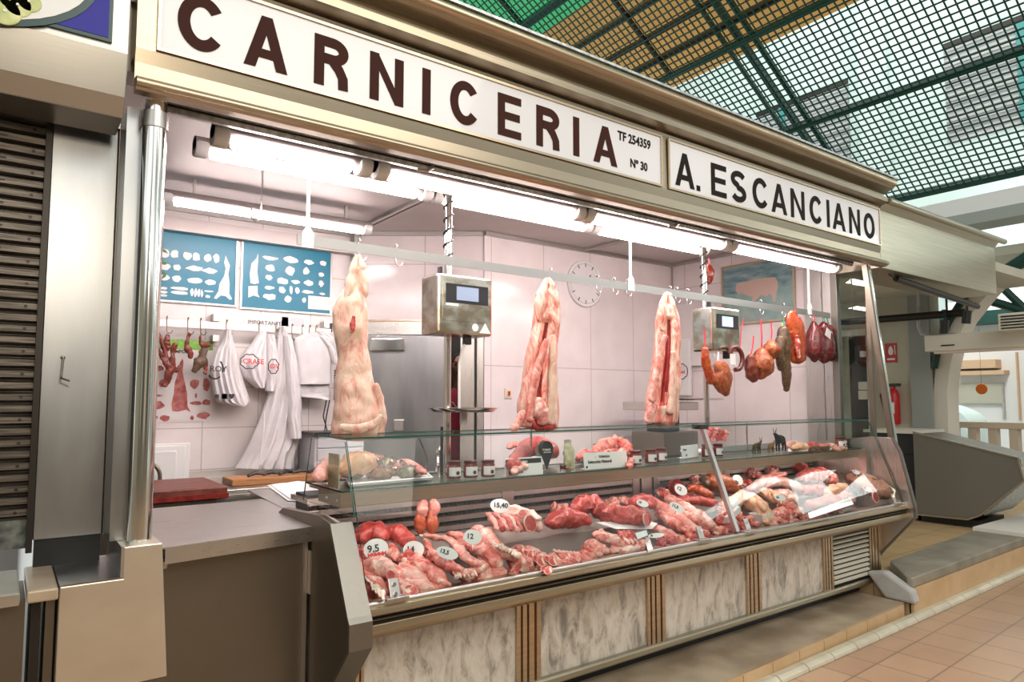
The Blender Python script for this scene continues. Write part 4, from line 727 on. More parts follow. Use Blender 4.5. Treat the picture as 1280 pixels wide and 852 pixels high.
# cloth and bags: outline slabs with folds
def drape(name, outline, Y, depth, m, parent, folds=7, amp=.03, seed=0, nx=26, nz=26):
    """outline: list of (v, u_left, u_right) rows; makes a folded two-sided body of real thickness"""
    b = MB(); rows = []
    for j in range(nz+1):
        t = j/nz*(len(outline)-1); k3 = min(int(t), len(outline)-2); f = t-k3; v = outline[k3][0]*(1-f)+outline[k3+1][0]*f; ul = outline[k3][1]*(1-f)+outline[k3+1][1]*f; ur = outline[k3][2]*(1-f)+outline[k3+1][2]*f
        L0, L1 = P(ul, v, Y=Y), P(ur, v, Y=Y); ring = []; wd = (L1-L0).length
        for i in range(nx+1):
            s_ = i/nx; p = L0.lerp(L1, s_); e = math.sin(math.pi*s_)**.5
            fo = math.sin(s_*folds*2*math.pi+seed+j*.12+2.0*noise.noise(Vector((s_*3, j*.12, seed))))*amp*min(1, wd*3)*(.4+.6*j/nz)+.5*amp*noise.noise(Vector((s_*7, j*.4, seed+5)))
            ring.append(p+Vector((0, -depth*e*(.5+.5*(j/nz))-fo*e, 0)))
        for i in range(nx, -1, -1):
            s_ = i/nx; p = L0.lerp(L1, s_); ring.append(p+Vector((0, .004, 0)))
        rows.append(ring)
    b.rings(rows); return b.build(name, m, parent, True)
g8 = lambda x, y: (290+x*.2465, 390+y*.2465)
def rows8(lst): return [(390+y*.2465, 290+a*.2465, 290+b*.2465) for y, a, b in lst]
coat = thing('white_coat', 'long white butcher coat hanging from the wall rail, flaring to the counter', 'coat', (1.7, 5.6, 1.05))
drape('skirt', rows8([(75, 238, 262), (150, 228, 300), (240, 222, 330), (330, 205, 345), (420, 180, 345), (520, 150, 345), (640, 100, 345), (720, 60, 320), (790, 15, 318)]), 5.62, .09, 'white_cloth', coat, 5, .03, 1)
drape('sleeve', rows8([(120, 262, 300), (240, 270, 330), (400, 275, 350), (520, 280, 352), (640, 288, 350)]), 5.55, .07, 'white_cloth', coat, 2, .02, 3)
MB().tube([P(*g8(165, 500), Y=5.50), P(*g8(160, 600), Y=5.47), P(*g8(145, 720), Y=5.45), P(*g8(140, 770), Y=5.45)], .006, 6).build('apron_string', 'white_paint', coat, True)
bag = thing('carrier_bag', 'tall white plastic carrier bag with black print, at the left of the bags', 'bag', (1.45, 5.6, 1.5), 'plastic bags on the wall rail')
drape('sack', [(412, 281, 288), (425, 277, 291), (440, 268, 296), (460, 262, 300), (480, 264, 306), (495, 267, 311), (503, 272, 313), (508, 295, 305)], 5.62, .09, 'bag_plastic', bag, 6, .02, 4)
g3 = cx3
def pr3(x, y, Y): return P(*cx3(x, y), Y=Y)
pb = MB(); c0 = pr3(345, 700, 5.485); pb.tube([(c0.x+.055*math.cos(a), c0.y, c0.z+.075*math.sin(a)) for a in [math.radians(d) for d in range(-20, 60, 10)]], .006, 6); pb.tube([(c0.x+.055*math.cos(a), c0.y, c0.z+.075*math.sin(a)) for a in [math.radians(d) for d in range(220, 320, 10)]], .006, 6); pb.build('printed_ring', 'ink', bag)
text('print', 'ROY', tuple(pr3(318, 712, 5.484)), .06, 'ink', bag, bold=.001); text('print', '■ ⬛♥', tuple(pr3(340, 842, 5.50)), .04, 'ink', bag)
lb = thing('bag_bundle', 'bundle of white plastic bags with red printed clouds, left of the coat', 'bag', (1.6, 5.6, 1.7), 'plastic bags on the wall rail')
drape('sack', rows8([(95, 138, 175), (150, 105, 176), (210, 60, 176), (280, 32, 178), (330, 55, 175), (385, 120, 160)]), 5.62, .08, 'bag_plastic', lb, 3, .02, 6); drape('sack', rows8([(115, 175, 215), (180, 175, 228), (260, 172, 235), (340, 168, 225), (400, 168, 205)]), 5.61, .08, 'bag_plastic', lb, 2, .02, 7)
def cloud(cx, cy, rx, ry, Y, par, s='PRASE'):
    c = MB(); pts = []
    for i in range(41):
        a = i*2*math.pi/40; k2 = 1+.13*abs(math.sin(a*4)); p = P(*g8(cx+rx*k2*math.cos(a), cy+ry*k2*math.sin(a)), Y=Y); pts.append(p)
    c.tube(pts, .004, 5); c.build('printed_cloud', 'ink', par); a = P(*g8(cx-rx*.8, cy+ry*.3), Y=Y); text('print', s, tuple(a), .055, 'red_ink', par, bold=.001, sx=1)
cloud(88, 250, 42, 34, 5.50, lb, 'CRASE'); cloud(210, 275, 24, 34, 5.50, lb, 'OV')
wbg = thing('white_bag_stack', 'stack of folded plain white bags hanging right of the coat', 'bag', (2.1, 5.6, 1.6), 'plastic bags on the wall rail')
drape('upper_stack', rows8([(105, 375, 435), (130, 322, 490), (150, 318, 498), (250, 325, 502), (350, 330, 505), (365, 332, 500)]), 5.60, .07, 'white_cloth', wbg, 1.2, .008, 8); drape('lower_stack', rows8([(350, 335, 490), (400, 335, 502), (430, 338, 498), (444, 420, 490)]), 5.62, .06, 'white_cloth', wbg, 1, .008, 9)
drape('loose_bag', rows8([(98, 425, 470), (130, 430, 520), (180, 480, 530), (260, 508, 528)]), 5.58, .06, 'white_cloth', wbg, 2, .02, 10)
cd = thing('coiled_cable', 'black coiled telephone cable hanging beside the leftmost carcass', 'cable', (2.2, 5.6, 1.4)); m_ = MB(); a = P(420, 462, Y=5.55); b = P(416, 500, Y=5.55); coil(m_, (a.x, a.y), .014, b.z, a.z, 14, .004); m_.build('coil', 'black', cd, True)
m_ = MB(); m_.tube([P(408, 500, Y=5.6), P(404, 520, Y=5.6), P(409, 538, Y=5.6)], .005, 6); m_.tube([P(412, 500, Y=5.6), P(408, 520, Y=5.6), P(406, 538, Y=5.6)], .005, 6); m_.build('flex', 'black', cd, True)
box('wall_socket', (2.20, 5.70, 2.18), (2.27, 5.748, 2.26), 'black_plastic', None, .004); tag(bpy.data.objects['wall_socket'], 'small black socket box at the right end of the wall rail', 'socket')
# white cutting boards against the tiled wall, knife tray, tap, cabinet under the bags
for i, (u0, u1, v0) in enumerate(((180, 238, 555), (176, 232.5, 558), (170, 221, 565))):
    a, b = P(u0, v0, Y=5.70-i*.035), P(u1, v0, Y=5.70-i*.035); m_ = MB(); m_.box((a.x, 5.70-i*.035, 1.001), (b.x, 5.715-i*.035, a.z)); o = m_.build('cutting_board', 'white_plastic', None, bevel=.012); tag(o, ['largest white plastic cutting board, rearmost against the tiles', 'middle white plastic cutting board leaning by the tap', 'smallest white plastic cutting board, in front of the other two'][i], 'cutting board', 'white cutting boards on the back counter')
kt = thing('knife_tray', 'wooden tray with black-handled knives on the back counter below the coat', 'tray', (1.8, 5.2, 1.0))
a = P(268, 598, Z=1.0); box('tray', (1.30, 5.02, 1.001), (2.10, 5.30, 1.045), 'wood', kt, .004)
for i in range(6):
    x = 1.42+i*.11; o = MB(); o.tube([(x, 5.08+.03*(i % 2), 1.06), (x+.06, 5.11, 1.075), (x+.13, 5.10+.02*(i % 3), 1.062)], [.011, .014, .009], 8); o = o.build('knife_handle', 'black_plastic', None, True); t9 = thing('knife', 'black-handled knife lying in the wooden tray', 'knife', (x, 5.1, 1.046), 'knives in the wooden tray'); t9['label'] = 'black-handled knife, '+['first', 'second', 'third', 'fourth', 'fifth', 'last'][i]+' from the left in the wooden tray'
    wm = Vector((x, 5.1, 1.046)); o.location = o.location-wm; o.parent = t9; MB().box((x+.12, 5.10, 1.056), (x+.26, 5.125, 1.059)).build('blade', 'chrome', t9)
tp = thing('tap', 'dark curved tap behind the corner post at the back counter', 'tap', (.9, 5.4, 1.0)); m_ = MB(); a = P(188, 596, Y=5.35); m_.tube([(a.x+.06, 5.35, 1.0)]+[(a.x+.06-.06+.06*math.cos(t), 5.35, 1.06+.09*math.sin(t)) for t in [i*.25 for i in range(9)]], .014, 8); m_.build('spout', 'dark_steel', tp, True); MB().lathe([(.03, 0), (.025, .02)], (a.x+.06, 5.35, 1.001), 14).build('base', 'dark_steel', tp)
cb_ = thing('small_drawer_unit', 'light grey drawer unit on the back counter behind the glass corner', 'drawer unit', (2.2, 5.4, 1.0)); a = P(376, 545, Y=5.4)
box('case', (2.0, 5.35, 1.001), (2.42, 5.70, 1.32), 'paper_grey', cb_, .006)
for i in range(3): box('drawer', (2.02, 5.335, 1.02+i*.098), (2.40, 5.35, 1.108+i*.098), 'paper_grey', cb_, .004)
box('top', (1.98, 5.30, 1.321), (2.44, 5.70, 1.34), 'black_plastic', cb_)
pw = thing('paper_sheets', 'loose white wrapping sheets lying on the steel strip left of the glass', 'paper', (1.35, 3.8, 1.07))
m_ = MB()
for i, (uv) in enumerate(([(334, 607), (372, 602), (404, 605), (404, 628), (360, 626)], [(338, 606), (356, 604), (376, 620), (364, 625)])):
    m_.prism([tuple(P(u, v, Z=1.067+i*.004)+Vector((0, 0, .003*(j % 2)))) for j, (u, v) in enumerate(uv)], (0, 0, .003))
m_.build('sheets', 'paper', pw)
# ---------------------------------------------------------------- clock, switch, cow picture, right-hand wall
ck = thing('wall_clock', 'round white wall clock with black marks on the marble back wall', 'clock', (4.58, YB, 2.74)); cc = (4.575, YB-.001, 2.74)
MB().lathe([(.232, 0), (.232, -.02), (.222, -.026), (.20, -.02), (.001, -.02)], cc, 40, 'y').build('face', 'clock_face', ck, True)
m_ = MB()
for i in range(60):
    a = i*math.pi/30; r0, r1, w_ = (.165, .205, .009) if i % 5 == 0 else (.192, .203, .0025); ca_, sa_ = math.sin(a), math.cos(a)
    m_.obox((cc[0]+ca_*(r0+r1)/2, cc[1]-.0215, cc[2]+sa_*(r0+r1)/2), (ca_*(r1-r0)/2, 0, sa_*(r1-r0)/2), (0, .001, 0), (sa_*w_/2, 0, -ca_*w_/2))
m_.build('marks', 'ink', ck)
for nm, a, l, w_ in (('hour_hand', math.radians(35), .11, .012), ('minute_hand', math.radians(92), .15, .008)):
    ca_, sa_ = math.sin(a), math.cos(a); m_ = MB(); m_.obox((cc[0]+ca_*l/2, cc[1]-.025, cc[2]+sa_*l/2), (ca_*l/2, 0, sa_*l/2), (0, .001, 0), (sa_*w_/2, 0, -ca_*w_/2)); m_.build(nm, 'ink', ck)
MB().lathe([(.012, -.022), (.012, -.028)], cc, 12, 'y').build('hub', 'ink', ck)
sw = thing('wall_switch', 'small square light switch with a red rocker on the back wall', 'switch', (3.64, YB, 1.65)); box('plate', (3.60, YB-.012, 1.61), (3.675, YB-.001, 1.70), 'ivory', sw, .003); box('rocker', (3.635, YB-.018, 1.635), (3.655, YB-.013, 1.675), 'red_paint', sw)
cw = thing('cow_picture', 'framed picture of a pale cow in a blue-green field on the right wall', 'picture', (XR, 3.9, 2.36))
MB().box((XR-.012, 3.55, 2.36), (XR-.002, 4.32, 2.93)).build('canvas', 'cow_field', cw); MB().box((XR-.0135, 3.55, 2.66), (XR-.0121, 4.32, 2.93)).build('sky', 'cow_sky', cw)
m_ = MB()
for a, b in (((3.53, 2.34), (4.34, 2.36)), ((3.53, 2.93), (4.34, 2.95)), ((3.53, 2.36), (3.55, 2.93)), ((4.32, 2.36), (4.34, 2.93))): m_.box((XR-.022, a[0], a[1]), (XR-.002, b[0], b[1]))
m_.build('frame', 'gold_alu', cw)
gA = lambda x, y: (820+x*.23474, 320+y*.23474)
m_ = MB(); m_.prism([tuple(P(*gA(x, y), X=XR-.0145)) for x, y in [(428, 150), (445, 140), (470, 138), (520, 125), (580, 115), (635, 112), (648, 135), (650, 165), (640, 200), (638, 240), (625, 242), (618, 205), (600, 200), (590, 215), (560, 205), (540, 225), (525, 240), (512, 240), (515, 215), (480, 208), (460, 195), (440, 200), (425, 185)]], (-.002, 0, 0)); m_.build('painted_cow', 'cow_cream', cw)
mp_ = thing('metal_wall_panel', 'grey-white metal cabinet on the right wall behind the right scale', 'cabinet', (XR, 4.6, 1.9)); box('door', (XR-.05, 4.42, 1.95), (XR-.002, 4.93, 2.62), 'wall_grey' if 0 else 'poster_paper', mp_, .006); box('lock', (XR-.058, 4.5, 2.05), (XR-.051, 4.56, 2.10), 'black_plastic', mp_)
# slicer / shelf machine right of the right carcass
ms = thing('steel_shelf_unit', 'dark steel machine with a round plate at the right end of the back wall', 'machine', (5.3, 4.6, .9))
box('base', (4.9, 4.3, .9), (5.4, 4.7, 1.30), 'dark_steel', ms, .01); box('neck', (5.0, 4.4, 1.30), (5.25, 4.6, 1.50), 'black_plastic', ms, .01); box('head', (4.8, 4.25, 1.50), (5.35, 4.72, 1.58), 'steel_h', ms, .01)
MB().lathe([(.01, 0), (.30, 0), (.32, .012), (.30, .02), (.01, .02)], (5.15, 4.2, 1.595), 30).build('plate', 'chrome', ms, True)
ap = thing('paper_bag_pad', 'white pad of printed bags hanging on the right wall behind the carcass', 'bag', (5.86, 4.7, 1.6)); 
a = P(848, 425, X=5.84); b = P(865, 494, X=5.84); MB().box((5.80, b.y, b.z), (5.845, a.y, a.z)).build('pad', 'paper', ap, bevel=.006)
m_ = MB(); c0 = P(853, 464, X=5.798); m_.tube([(5.798, c0.y+.07*math.cos(t), c0.z+.07*math.sin(t)*(1+.2*abs(math.sin(3*t)))) for t in [i*.35 for i in range(18)]], .005, 5, closed=True); m_.build('printed_cloud', 'ink', ap)
text('print', 'rasal', (5.797, c0.y+.06, c0.z-.02), .05, 'red_ink', ap, (0, -1, 0), bold=.001)
rack = thing('work_table', 'long steel work table along the back wall behind the counter', 'table', (4.5, 4.6, .16))
box('top', (3.4, 4.25, .87), (5.85, 4.98, .90), 'steel_h', rack, .004)
for x, y in ((3.45, 4.3), (5.8, 4.3), (3.45, 4.93), (5.8, 4.93)): box('leg', (x-.02, y-.02, .16), (x+.02, y+.02, .87), 'steel', rack)
# ---------------------------------------------------------------- the market hall beyond and above
# netting plane: contains the y direction and slopes down towards +x
MS = -0.542603/0.839989
npl = lambda x, y, o=0: Vector((x+.543*o, y, 4.958+MS*(x-10)+.84*o))
net = MB(); x = 3.4
def bar(mb, a, b, r): 
    a, b = Vector(a), Vector(b); t = (b-a).normalized(); u = t.cross(Vector((.54, 0, .84))).normalized()*r; w_ = t.cross(u).normalized()*r
    return mb.prism([a-u-w_, a+u-w_, a+u+w_, a-u+w_], b-a)
while x < 10.62: bar(net, npl(x, 1.2), npl(x, 14), .0078); x += .083
y = 1.2
while y < 14: bar(net, npl(3.4, y, .012), npl(10.62, y, .012), .0078); y += .1
tag(net.build('wire_netting', 'net_green'), 'dark green square wire netting stretched under the market roof', 'netting', kind='stuff')
def roof_beam(name, label, pts, r, Hh, m='green_paint', o=.05):
    a, b = npl(*pts[0], o), npl(*pts[1], o); t = (b-a).normalized(); n_ = Vector((.543, 0, .84)); s_ = t.cross(n_).normalized()
    mb = MB(); mb.obox((a+b)/2, (b-a)/2, s_*r, n_*Hh); return tag(mb.build(name, m), label, 'beam', 'green steel beams of the market roof')
roof_beam('roof_beam', 'green roof beam crossing from the fascia edge up past the tan boards, uppermost of three', [(7.80, 1.2), (7.80, 14)], .04, .04)
roof_beam('roof_beam', 'middle long green roof beam crossing the pale wall', [(9.13, 1.2), (9.13, 14)], .04, .04)
roof_beam('roof_beam', 'lowest green roof beam along the foot of the netting', [(10.62, .8), (10.62, 14)], .05, .04)
roof_beam('roof_beam', 'sloping green roof bar running down to the fascia, crossing the middle beam', [(3.4, 5.2), (10.6, 5.2)], .03, .03)
roof_beam('roof_beam', 'left green pipe of the sloping double truss', [(3.4, 5.80), (10.6, 5.80)], .025, .03, o=.35)
roof_beam('roof_beam', 'right green pipe of the sloping double truss', [(3.4, 5.55), (10.6, 5.55)], .035, .04, o=.30)
roof_beam('roof_beam', 'dark roof beam between the green and the tan boards', [(6.3, 2), (6.3, 14)], .06, .07, o=.25)
for i, x in enumerate((6.75, 7.12, 7.45)): roof_beam('roof_beam', ['dark rafter nearest the green boards', 'dark rafter in the middle of the tan boards', 'dark rafter nearest the pale wall'][i], [(x+.25, 2), (x+.25, 14)], .035, .05, 'dark_metal', o=.5)
for i, y in enumerate((6.9, 8.6, 10.3, 12.2)): roof_beam('roof_beam', 'sloping dark purlin under the roof boards, '+['nearest', 'second', 'third', 'farthest'][i]+' along the hall', [(3.4, y), (8.0, y)], .03, .03, 'net_green' if i > 1 else 'dark_metal', o=.42)
def roof_board(x0, x1, m, o, nm):
    a = [npl(x0, 1.0, o), npl(x1, 1.0, o), npl(x1, 15, o), npl(x0, 15, o)]; b = MB(); b.prism(a, (0, 0, .004))
    return struct(b.build(nm, m))
roof_board(2.0, 6.7, 'roof_green', 1.0, 'roof_green_boards'); roof_board(6.7, 8.35, 'roof_wood', 1.0, 'roof_tan_boards')
tr = thing('fascia_beam', 'white painted beam with pale strip lights under the foot of the netting', 'beam', (10.8, 4, 4.0))
s = MB(); s.box((10.72, .5, 4.15), (10.95, 9, 4.42)); s.build('beam', 'street_white', tr); box('lower_board', (10.5, .5, 3.98), (11.0, 9, 4.14), 'wall_grey', tr)
# facade seen through the netting
FX = 16
fc = thing('street_building', 'pale building with grey roller shutters seen through the netting', 'building', (FX+1, 8, 0))
b = MB(); b.box((FX, -2, 0), (FX+.4, 7.8, 16)); b.box((FX+.5, 7.8, 0), (FX+.9, 24, 16)); b.box((FX-.12, 7.15, 0), (FX, 7.8, 16)); b.build('wall', 'facade_white', fc)
for i, (y0, y1, z0, z1, xx) in enumerate(((2.2, 6.0, 7.05, 9.1, FX), (8.35, 10.9, 7.4, 9.4, FX+.5))):
    wn = MB().box((xx-.03, y0, z0), (xx-.001, y1, z1)).build('roller_blind', 'shutter_far', fc)
    m_ = MB(); z = z0
    while z < z1-.05: m_.box((xx-.045, y0, z), (xx-.03, y1, z+.05)); z += .11
    m_.build('blind_slats', 'concrete', wn); MB().box((xx-.07, y0, z1), (xx-.001, y1, z1+.12)).build('lintel', 'dark_metal', wn)
    for yy in ((y0+y1)/2+.5, ): MB().box((xx-.09, yy-.08, z0), (xx-.046, yy+.08, z1)).build('blind_post', 'teal_paint', wn)
struct(box('floor_street', (12, -3, 0), (16, 8, .1), 'concrete'))
# hall end: walls, doorway, arch, cassette, balustrade, street
EX = 10.0
w_ = MB(); w_.box((EX, 4.08, .2), (EX+.3, 4.9, 3.6)); w_.box((EX, 4.9, 2.55), (EX+.3, 5.35, 3.6)); w_.box((EX, 5.35, .2), (EX+.3, 8, 3.6)); struct(w_.build('wall_end', 'wall_beige'))
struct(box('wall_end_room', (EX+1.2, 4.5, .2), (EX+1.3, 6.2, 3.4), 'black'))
ca_ = MB(); ca_.box((EX-.06, 4.07, .2), (EX, 4.33, 3.4)); struct(ca_.build('trim_13', 'wall_grey'))
fm = MB()
for a, b in (((4.86, .2), (4.92, 2.6)), ((5.33, .2), (5.40, 2.6)), ((4.86, 2.53), (5.40, 2.62))): fm.box((EX-.05, a[0], a[1]), (EX+.05, b[0], b[1]))
struct(fm.build('door_1', 'arch_cream')); struct(box('ceiling_passage', (6.02, 2.88, 3.02), (EX+.3, 8, 3.12), 'wall_beige'))
bm_ = thing('passage_pipe', 'dark horizontal pipe across the passage ceiling behind the slanted post', 'pipe', (9.5, 4.6, 2.7)); MB().tube([(9.6, 3.5, 2.68), (9.6, 6.6, 2.72)], .05, 10).build('pipe', 'dark_metal', bm_, True)
for y in (3.7, 5.2, 6.4): box('hanger', (9.59, y, 2.7), (9.61, y+.02, 3.019), 'dark_metal', bm_)
# arched column
aw = MB(); yz_ = lambda l: [(P(u, v, X=EX).y, P(u, v, X=EX).z) for u, v in l]
pts = yz_([(1186, 562), (1185, 520), (1184, 490), (1187, 460), (1194, 430), (1207, 402), (1228, 375), (1250, 350)]); pts2 = yz_([(1168, 564), (1167, 520), (1167, 490), (1169, 460), (1175, 430), (1187, 402), (1204, 375), (1224, 350)])
for i in range(len(pts)-1): aw.prism([(EX, *pts[i]), (EX, *pts[i+1]), (EX, *pts2[i+1]), (EX, *pts2[i])], (.35, 0, 0))
struct(aw.build('trim_14', 'arch_cream'))
ag = MB()
for i in range(3, len(pts2)-1): ag.tube([(EX-.03, *pts2[i]), (EX-.03, *pts2[i+1])], .045, 8)
tag(ag.build('arch_rib', 'net_green', None, True), 'dark green curved steel rib over the pale arch', 'beam')
cs = thing('awning_cassette', 'long pale roller cassette across the street opening', 'awning', (9.6, 3, 2.3))
a0 = P(1160, 440, X=9.6); a1 = P(1160, 420, X=9.6); box('case', (9.5, .2, a0.z), (9.66, a0.y, a1.z), 'cassette', cs, .012); box('roller_edge', (9.52, .2, a0.z-.03), (9.62, a0.y-.1, a0.z), 'balustrade', cs); box('maker_plate', (9.49, a0.y-.35, a0.z+.06), (9.499, a0.y-.2, a0.z+.075), 'dark_metal', cs)
bl = thing('balustrade', 'cream stone balustrade with square balusters at the street edge', 'balustrade', (12, 3, .2))
zt = 1.263; box('top_rail', (12, .0, zt-.10), (12.2, 4.8, zt), 'balustrade', bl, .01); box('bottom_rail', (12, 0, .3), (12.2, 4.8, .82), 'balustrade', bl); y = 4.7
while y > .1: box('baluster', (12.02, y-.11, .8), (12.18, y, zt-.10), 'balustrade', bl); y -= .27
st = thing('street_house', 'sunlit white house across the street with tan ledges and a shop front', 'building', (15, 3, 0))
a = P(1188, 440, X=15.5)
box('wall', (15.5, -1, 0), (15.8, 5.8, 4.4), 'street_white', st)
def fbox(nm, u0, u1, v0, v1, m, par, X=15.5, t=.06): a = P(u0, v0, X=X); b = P(u1, v1, X=X); return MB().box((X-t, b.y, b.z), (X-.001, a.y, a.z)).build(nm, m, par)
fbox('ledge', 1186, 1252, 452, 460, 'tan_trim', st, t=.3); fbox('ledge', 1183, 1262, 465, 468, 'tan_trim', st, t=.3); fbox('shop_window', 1186, 1256, 480, 504, 'wall_beige', st, t=.08); fbox('side_post', 1254, 1258, 478, 524, 'concrete', st, t=.1); fbox('side_bars', 1273, 1276, 440, 525, 'tan_trim', st, t=.1)
fbox('roof_edge', 1184, 1300, 395, 401, 'net_green', st, t=.4); fbox('upper_wall', 1184, 1300, 379, 394, 'street_white', st)
dt = thing('orange_disc', 'round orange-red disc hanging in the street opening', 'sign', tuple(P(1227, 486, X=11.8))); c0 = P(1227, 486, X=11.8); MB().lathe([(.001, -.01), (.075, -.01), (.08, 0), (.075, .01), (.001, .01)], c0, 26, 'x').build('disc', 'orange_plastic', dt); MB().tube([c0+Vector((0, 0, .08)), c0+Vector((0, 0, 1.9))], .002, 5).build('cord', 'dark_metal', dt)
car = thing('car', 'pale teal car parked in the street, only its curved roof showing over the balustrade', 'car', (13.8, 4, .1)); m_ = MB(); A_ = P(1186, 524, X=13.8); B_ = P(1224, 524, X=13.8)
rs = []
for i in range(13):
    f = i/12; y = A_.y+.9+(B_.y-A_.y-.9)*f; hz = 1.2+.33*math.sin(math.pi*min(1, f*1.0+.0))**.6; rs.append([(13.2, y, .5), (13.25, y, .95), (13.4, y, hz), (14.2, y, hz), (14.4, y, .95), (14.45, y, .5)])
m_.rings(rs); m_.build('body', 'facade_white', car, True); MB().prism([(13.30, A_.y+.6, 1.05), (13.38, A_.y+.5, 1.36), (13.38, B_.y+.4, 1.36), (13.30, B_.y+.2, 1.05)], (-.01, 0, 0)).build('side_window', 'teal_paint', car)
for y in (A_.y+.5, B_.y+.3): MB().lathe([(.05, 0), (.3, 0), (.32, .05), (.32, .18), (.05, .18)], (13.15, y, .42), 20, 'x').build('wheel', 'black', car)
# lamps and tubes under the end box
td = thing('dark_tube', 'long dark fluorescent fitting under the blank fascia box', 'light fitting', (7, 2.8, 2.6))
a, b = P(1120, 348, Y=2.85), P(1222, 383, Y=2.85); MB().tube([a, b], .028, 10).build('tube', 'black_plastic', td, True); MB().tube([a, a+Vector((-.12, 0, .02)), a+Vector((-.2, 0, .06))], .008, 6).build('lead', 'black', td, True)
for i, (u, v) in enumerate(((1181, 400), (1209, 388))):
    sl = thing('spotlight', ['black spotlight on the passage pipe, nearer the fire sign', 'black spotlight just under the corner of the blank fascia box'][i], 'spotlight', tuple(P(u, v, X=9.5))); c0 = P(u, v, X=9.5)
    MB().tube([c0+Vector((0, 0, .0)), c0+Vector((0, .02, -.16))], .05, 12).build('barrel', 'black_plastic', sl, True); MB().tube([c0, c0+Vector((0, 0, .12+.12*i))], .012, 6).build('stem', 'black_plastic', sl)
    MB().lathe([(.03, 0), (.03, .012)], c0+Vector((0, 0, .12+.12*i)), 10).build('mount', 'black_plastic', sl)
cn = thing('conduit_pipe', 'thin bent grey conduit coming down by the passage wall', 'pipe', tuple(P(1148, 400, X=9.7))); MB().tube([P(1148, 366, X=9.7), P(1148, 408, X=9.7), P(1152, 417, X=9.7), P(1162, 420, X=9.7), P(1195, 418, X=9.7)], .022, 8).build('conduit', 'concrete', cn, True); MB().lathe([(.05, 0), (.05, .03)], P(1148, 364, X=9.7), 12).build('flange', 'arch_cream', cn)
fsn = thing('fire_sign', 'red and white square fire hose sign on the beige end wall', 'sign', tuple(P(1114, 440, X=9.98)))
a, b = P(1106.5, 429.5, X=EX-.002), P(1121.5, 452.5, X=EX-.002); MB().box((EX-.012, b.y, b.z), (EX-.002, a.y, a.z)).build('plate', 'red_paint', fsn)
h_, w2 = a.z-b.z, a.y-b.y; m_ = MB(); m_.prism([(EX-.0125, a.y-w2*(.5+.22*math.cos(t)*(1-.3*math.sin(t))), b.z+h_*(.62+.24*math.sin(t))) for t in [i*.5 for i in range(12)]], (-.002, 0, 0)); m_.build('flame_symbol', 'paper', fsn); m_ = MB(); m_.box((EX-.0145, b.y+w2*.10, b.z+h_*.4), (EX-.0125, b.y+w2*.16, b.z+h_*.9)); m_.box((EX-.0145, b.y+w2*.15, b.z+h_*.12), (EX-.0125, a.y-w2*.15, b.z+h_*.22)); m_.build('lettering_bar', 'paper', fsn)
fe_ = thing('fire_extinguisher', 'red fire extinguisher with black hose on the beige end wall', 'fire extinguisher', tuple(P(1118, 525, X=9.9))); c0 = P(1118, 530, X=9.9)
MB().lathe([(.001, 0), (.075, 0), (.08, .02), (.08, .40), (.06, .46), (.03, .49), (.03, .52)], c0, 18).build('cylinder', 'red_paint', fe_, True); MB().box((9.86, c0.y-.10, c0.z+.52), (9.92, c0.y+.04, c0.z+.56)).build('handle', 'black_plastic', fe_, bevel=.006); MB().tube([c0+Vector((0, 0, .53)), c0+Vector((0, .12, .52)), c0+Vector((0, .17, .40)), c0+Vector((0, .12, .15)), c0+Vector((0, .1, .05))], .014, 8).build('hose', 'black', fe_, True); MB().box((9.815, c0.y-.045, c0.z+.15), (9.822, c0.y+.045, c0.z+.30)).build('label', 'paper', fe_)
eb = thing('switch_boxes', 'two cream switch boxes beside the passage door', 'switch box', tuple(P(1082, 490, X=8.0)))
for v0, v1 in ((477, 487), (488, 499)): a, b = P(1076, v0, X=9.95), P(1088, v1, X=9.95); MB().box((9.87, b.y, b.z), (9.95, a.y, a.z)).build('box', 'ivory', eb, bevel=.008)
il = thing('intercom', 'small dark box with a white cover on the passage door frame', 'intercom', tuple(P(1078, 440, X=9.9))); a, b = P(1070, 432, X=9.9), P(1080, 451, X=9.9); MB().box((9.85, b.y, b.z), (9.999, a.y, a.z)).build('body', 'black_plastic', il, bevel=.01); a, b = P(1079, 439, X=9.9), P(1084, 446, X=9.9); MB().box((9.8, b.y, b.z), (9.88, a.y, a.z)).build('cover', 'paper', il)
# neighbour's counter beyond the gap
cx_ = 8.5; nc = thing('far_counter', 'grey-brown steel end of the next stall counter across the gap', 'counter', (cx_, 3.2, .2))
pf = [(3.70, 1.225), (2.685, .997), (2.64, .771), (3.05, .36), (3.174, .30), (3.70, .285)]
b = MB(); b.prism([(cx_, y, z) for y, z in pf], (.02, 0, 0)); b.prism([(cx_+.02, y, z) for y, z in [(3.69, 1.2), (2.72, .97), (2.67, .77), (3.07, .38), (3.3, .29), (3.69, .29)]], (.8, 0, 0)); b.build('body', 'far_steel', nc)
e = MB(); 
for i in range(5): a, c = Vector((0, *pf[i])), Vector((0, *pf[i+1])); d = (c-a)/2; n_ = Vector((0, -d.z, d.y)).normalized()*.008; e.obox((cx_-.006+.01, (a+c).y/2, (a+c).z/2), (.016, 0, 0), n_, d)
e.build('edge_frame', 'beige_alu', nc)
e = MB(); e.prism([(cx_+.02, 2.665, .99), (cx_+.02, 2.62, .775), (cx_+.02, 3.02, .36), (cx_+.02, 3.04, .38), (cx_+.02, 2.66, .78)], (.8, 0, 0)); e.build('front_trim', 'galvanised', nc)
MB().box((cx_+.1, 3.1, .201), (cx_+.8, 3.69, .284)).build('plinth', 'black', nc)
dk2 = thing('dark_cabinet', 'black cabinet with slots between the display counter and the far counter', 'cabinet', (8.9, 4.0, .2)); box('body', (8.6, 3.72, .2), (9.4, 4.25, 1.20), 'black_plastic', dk2)
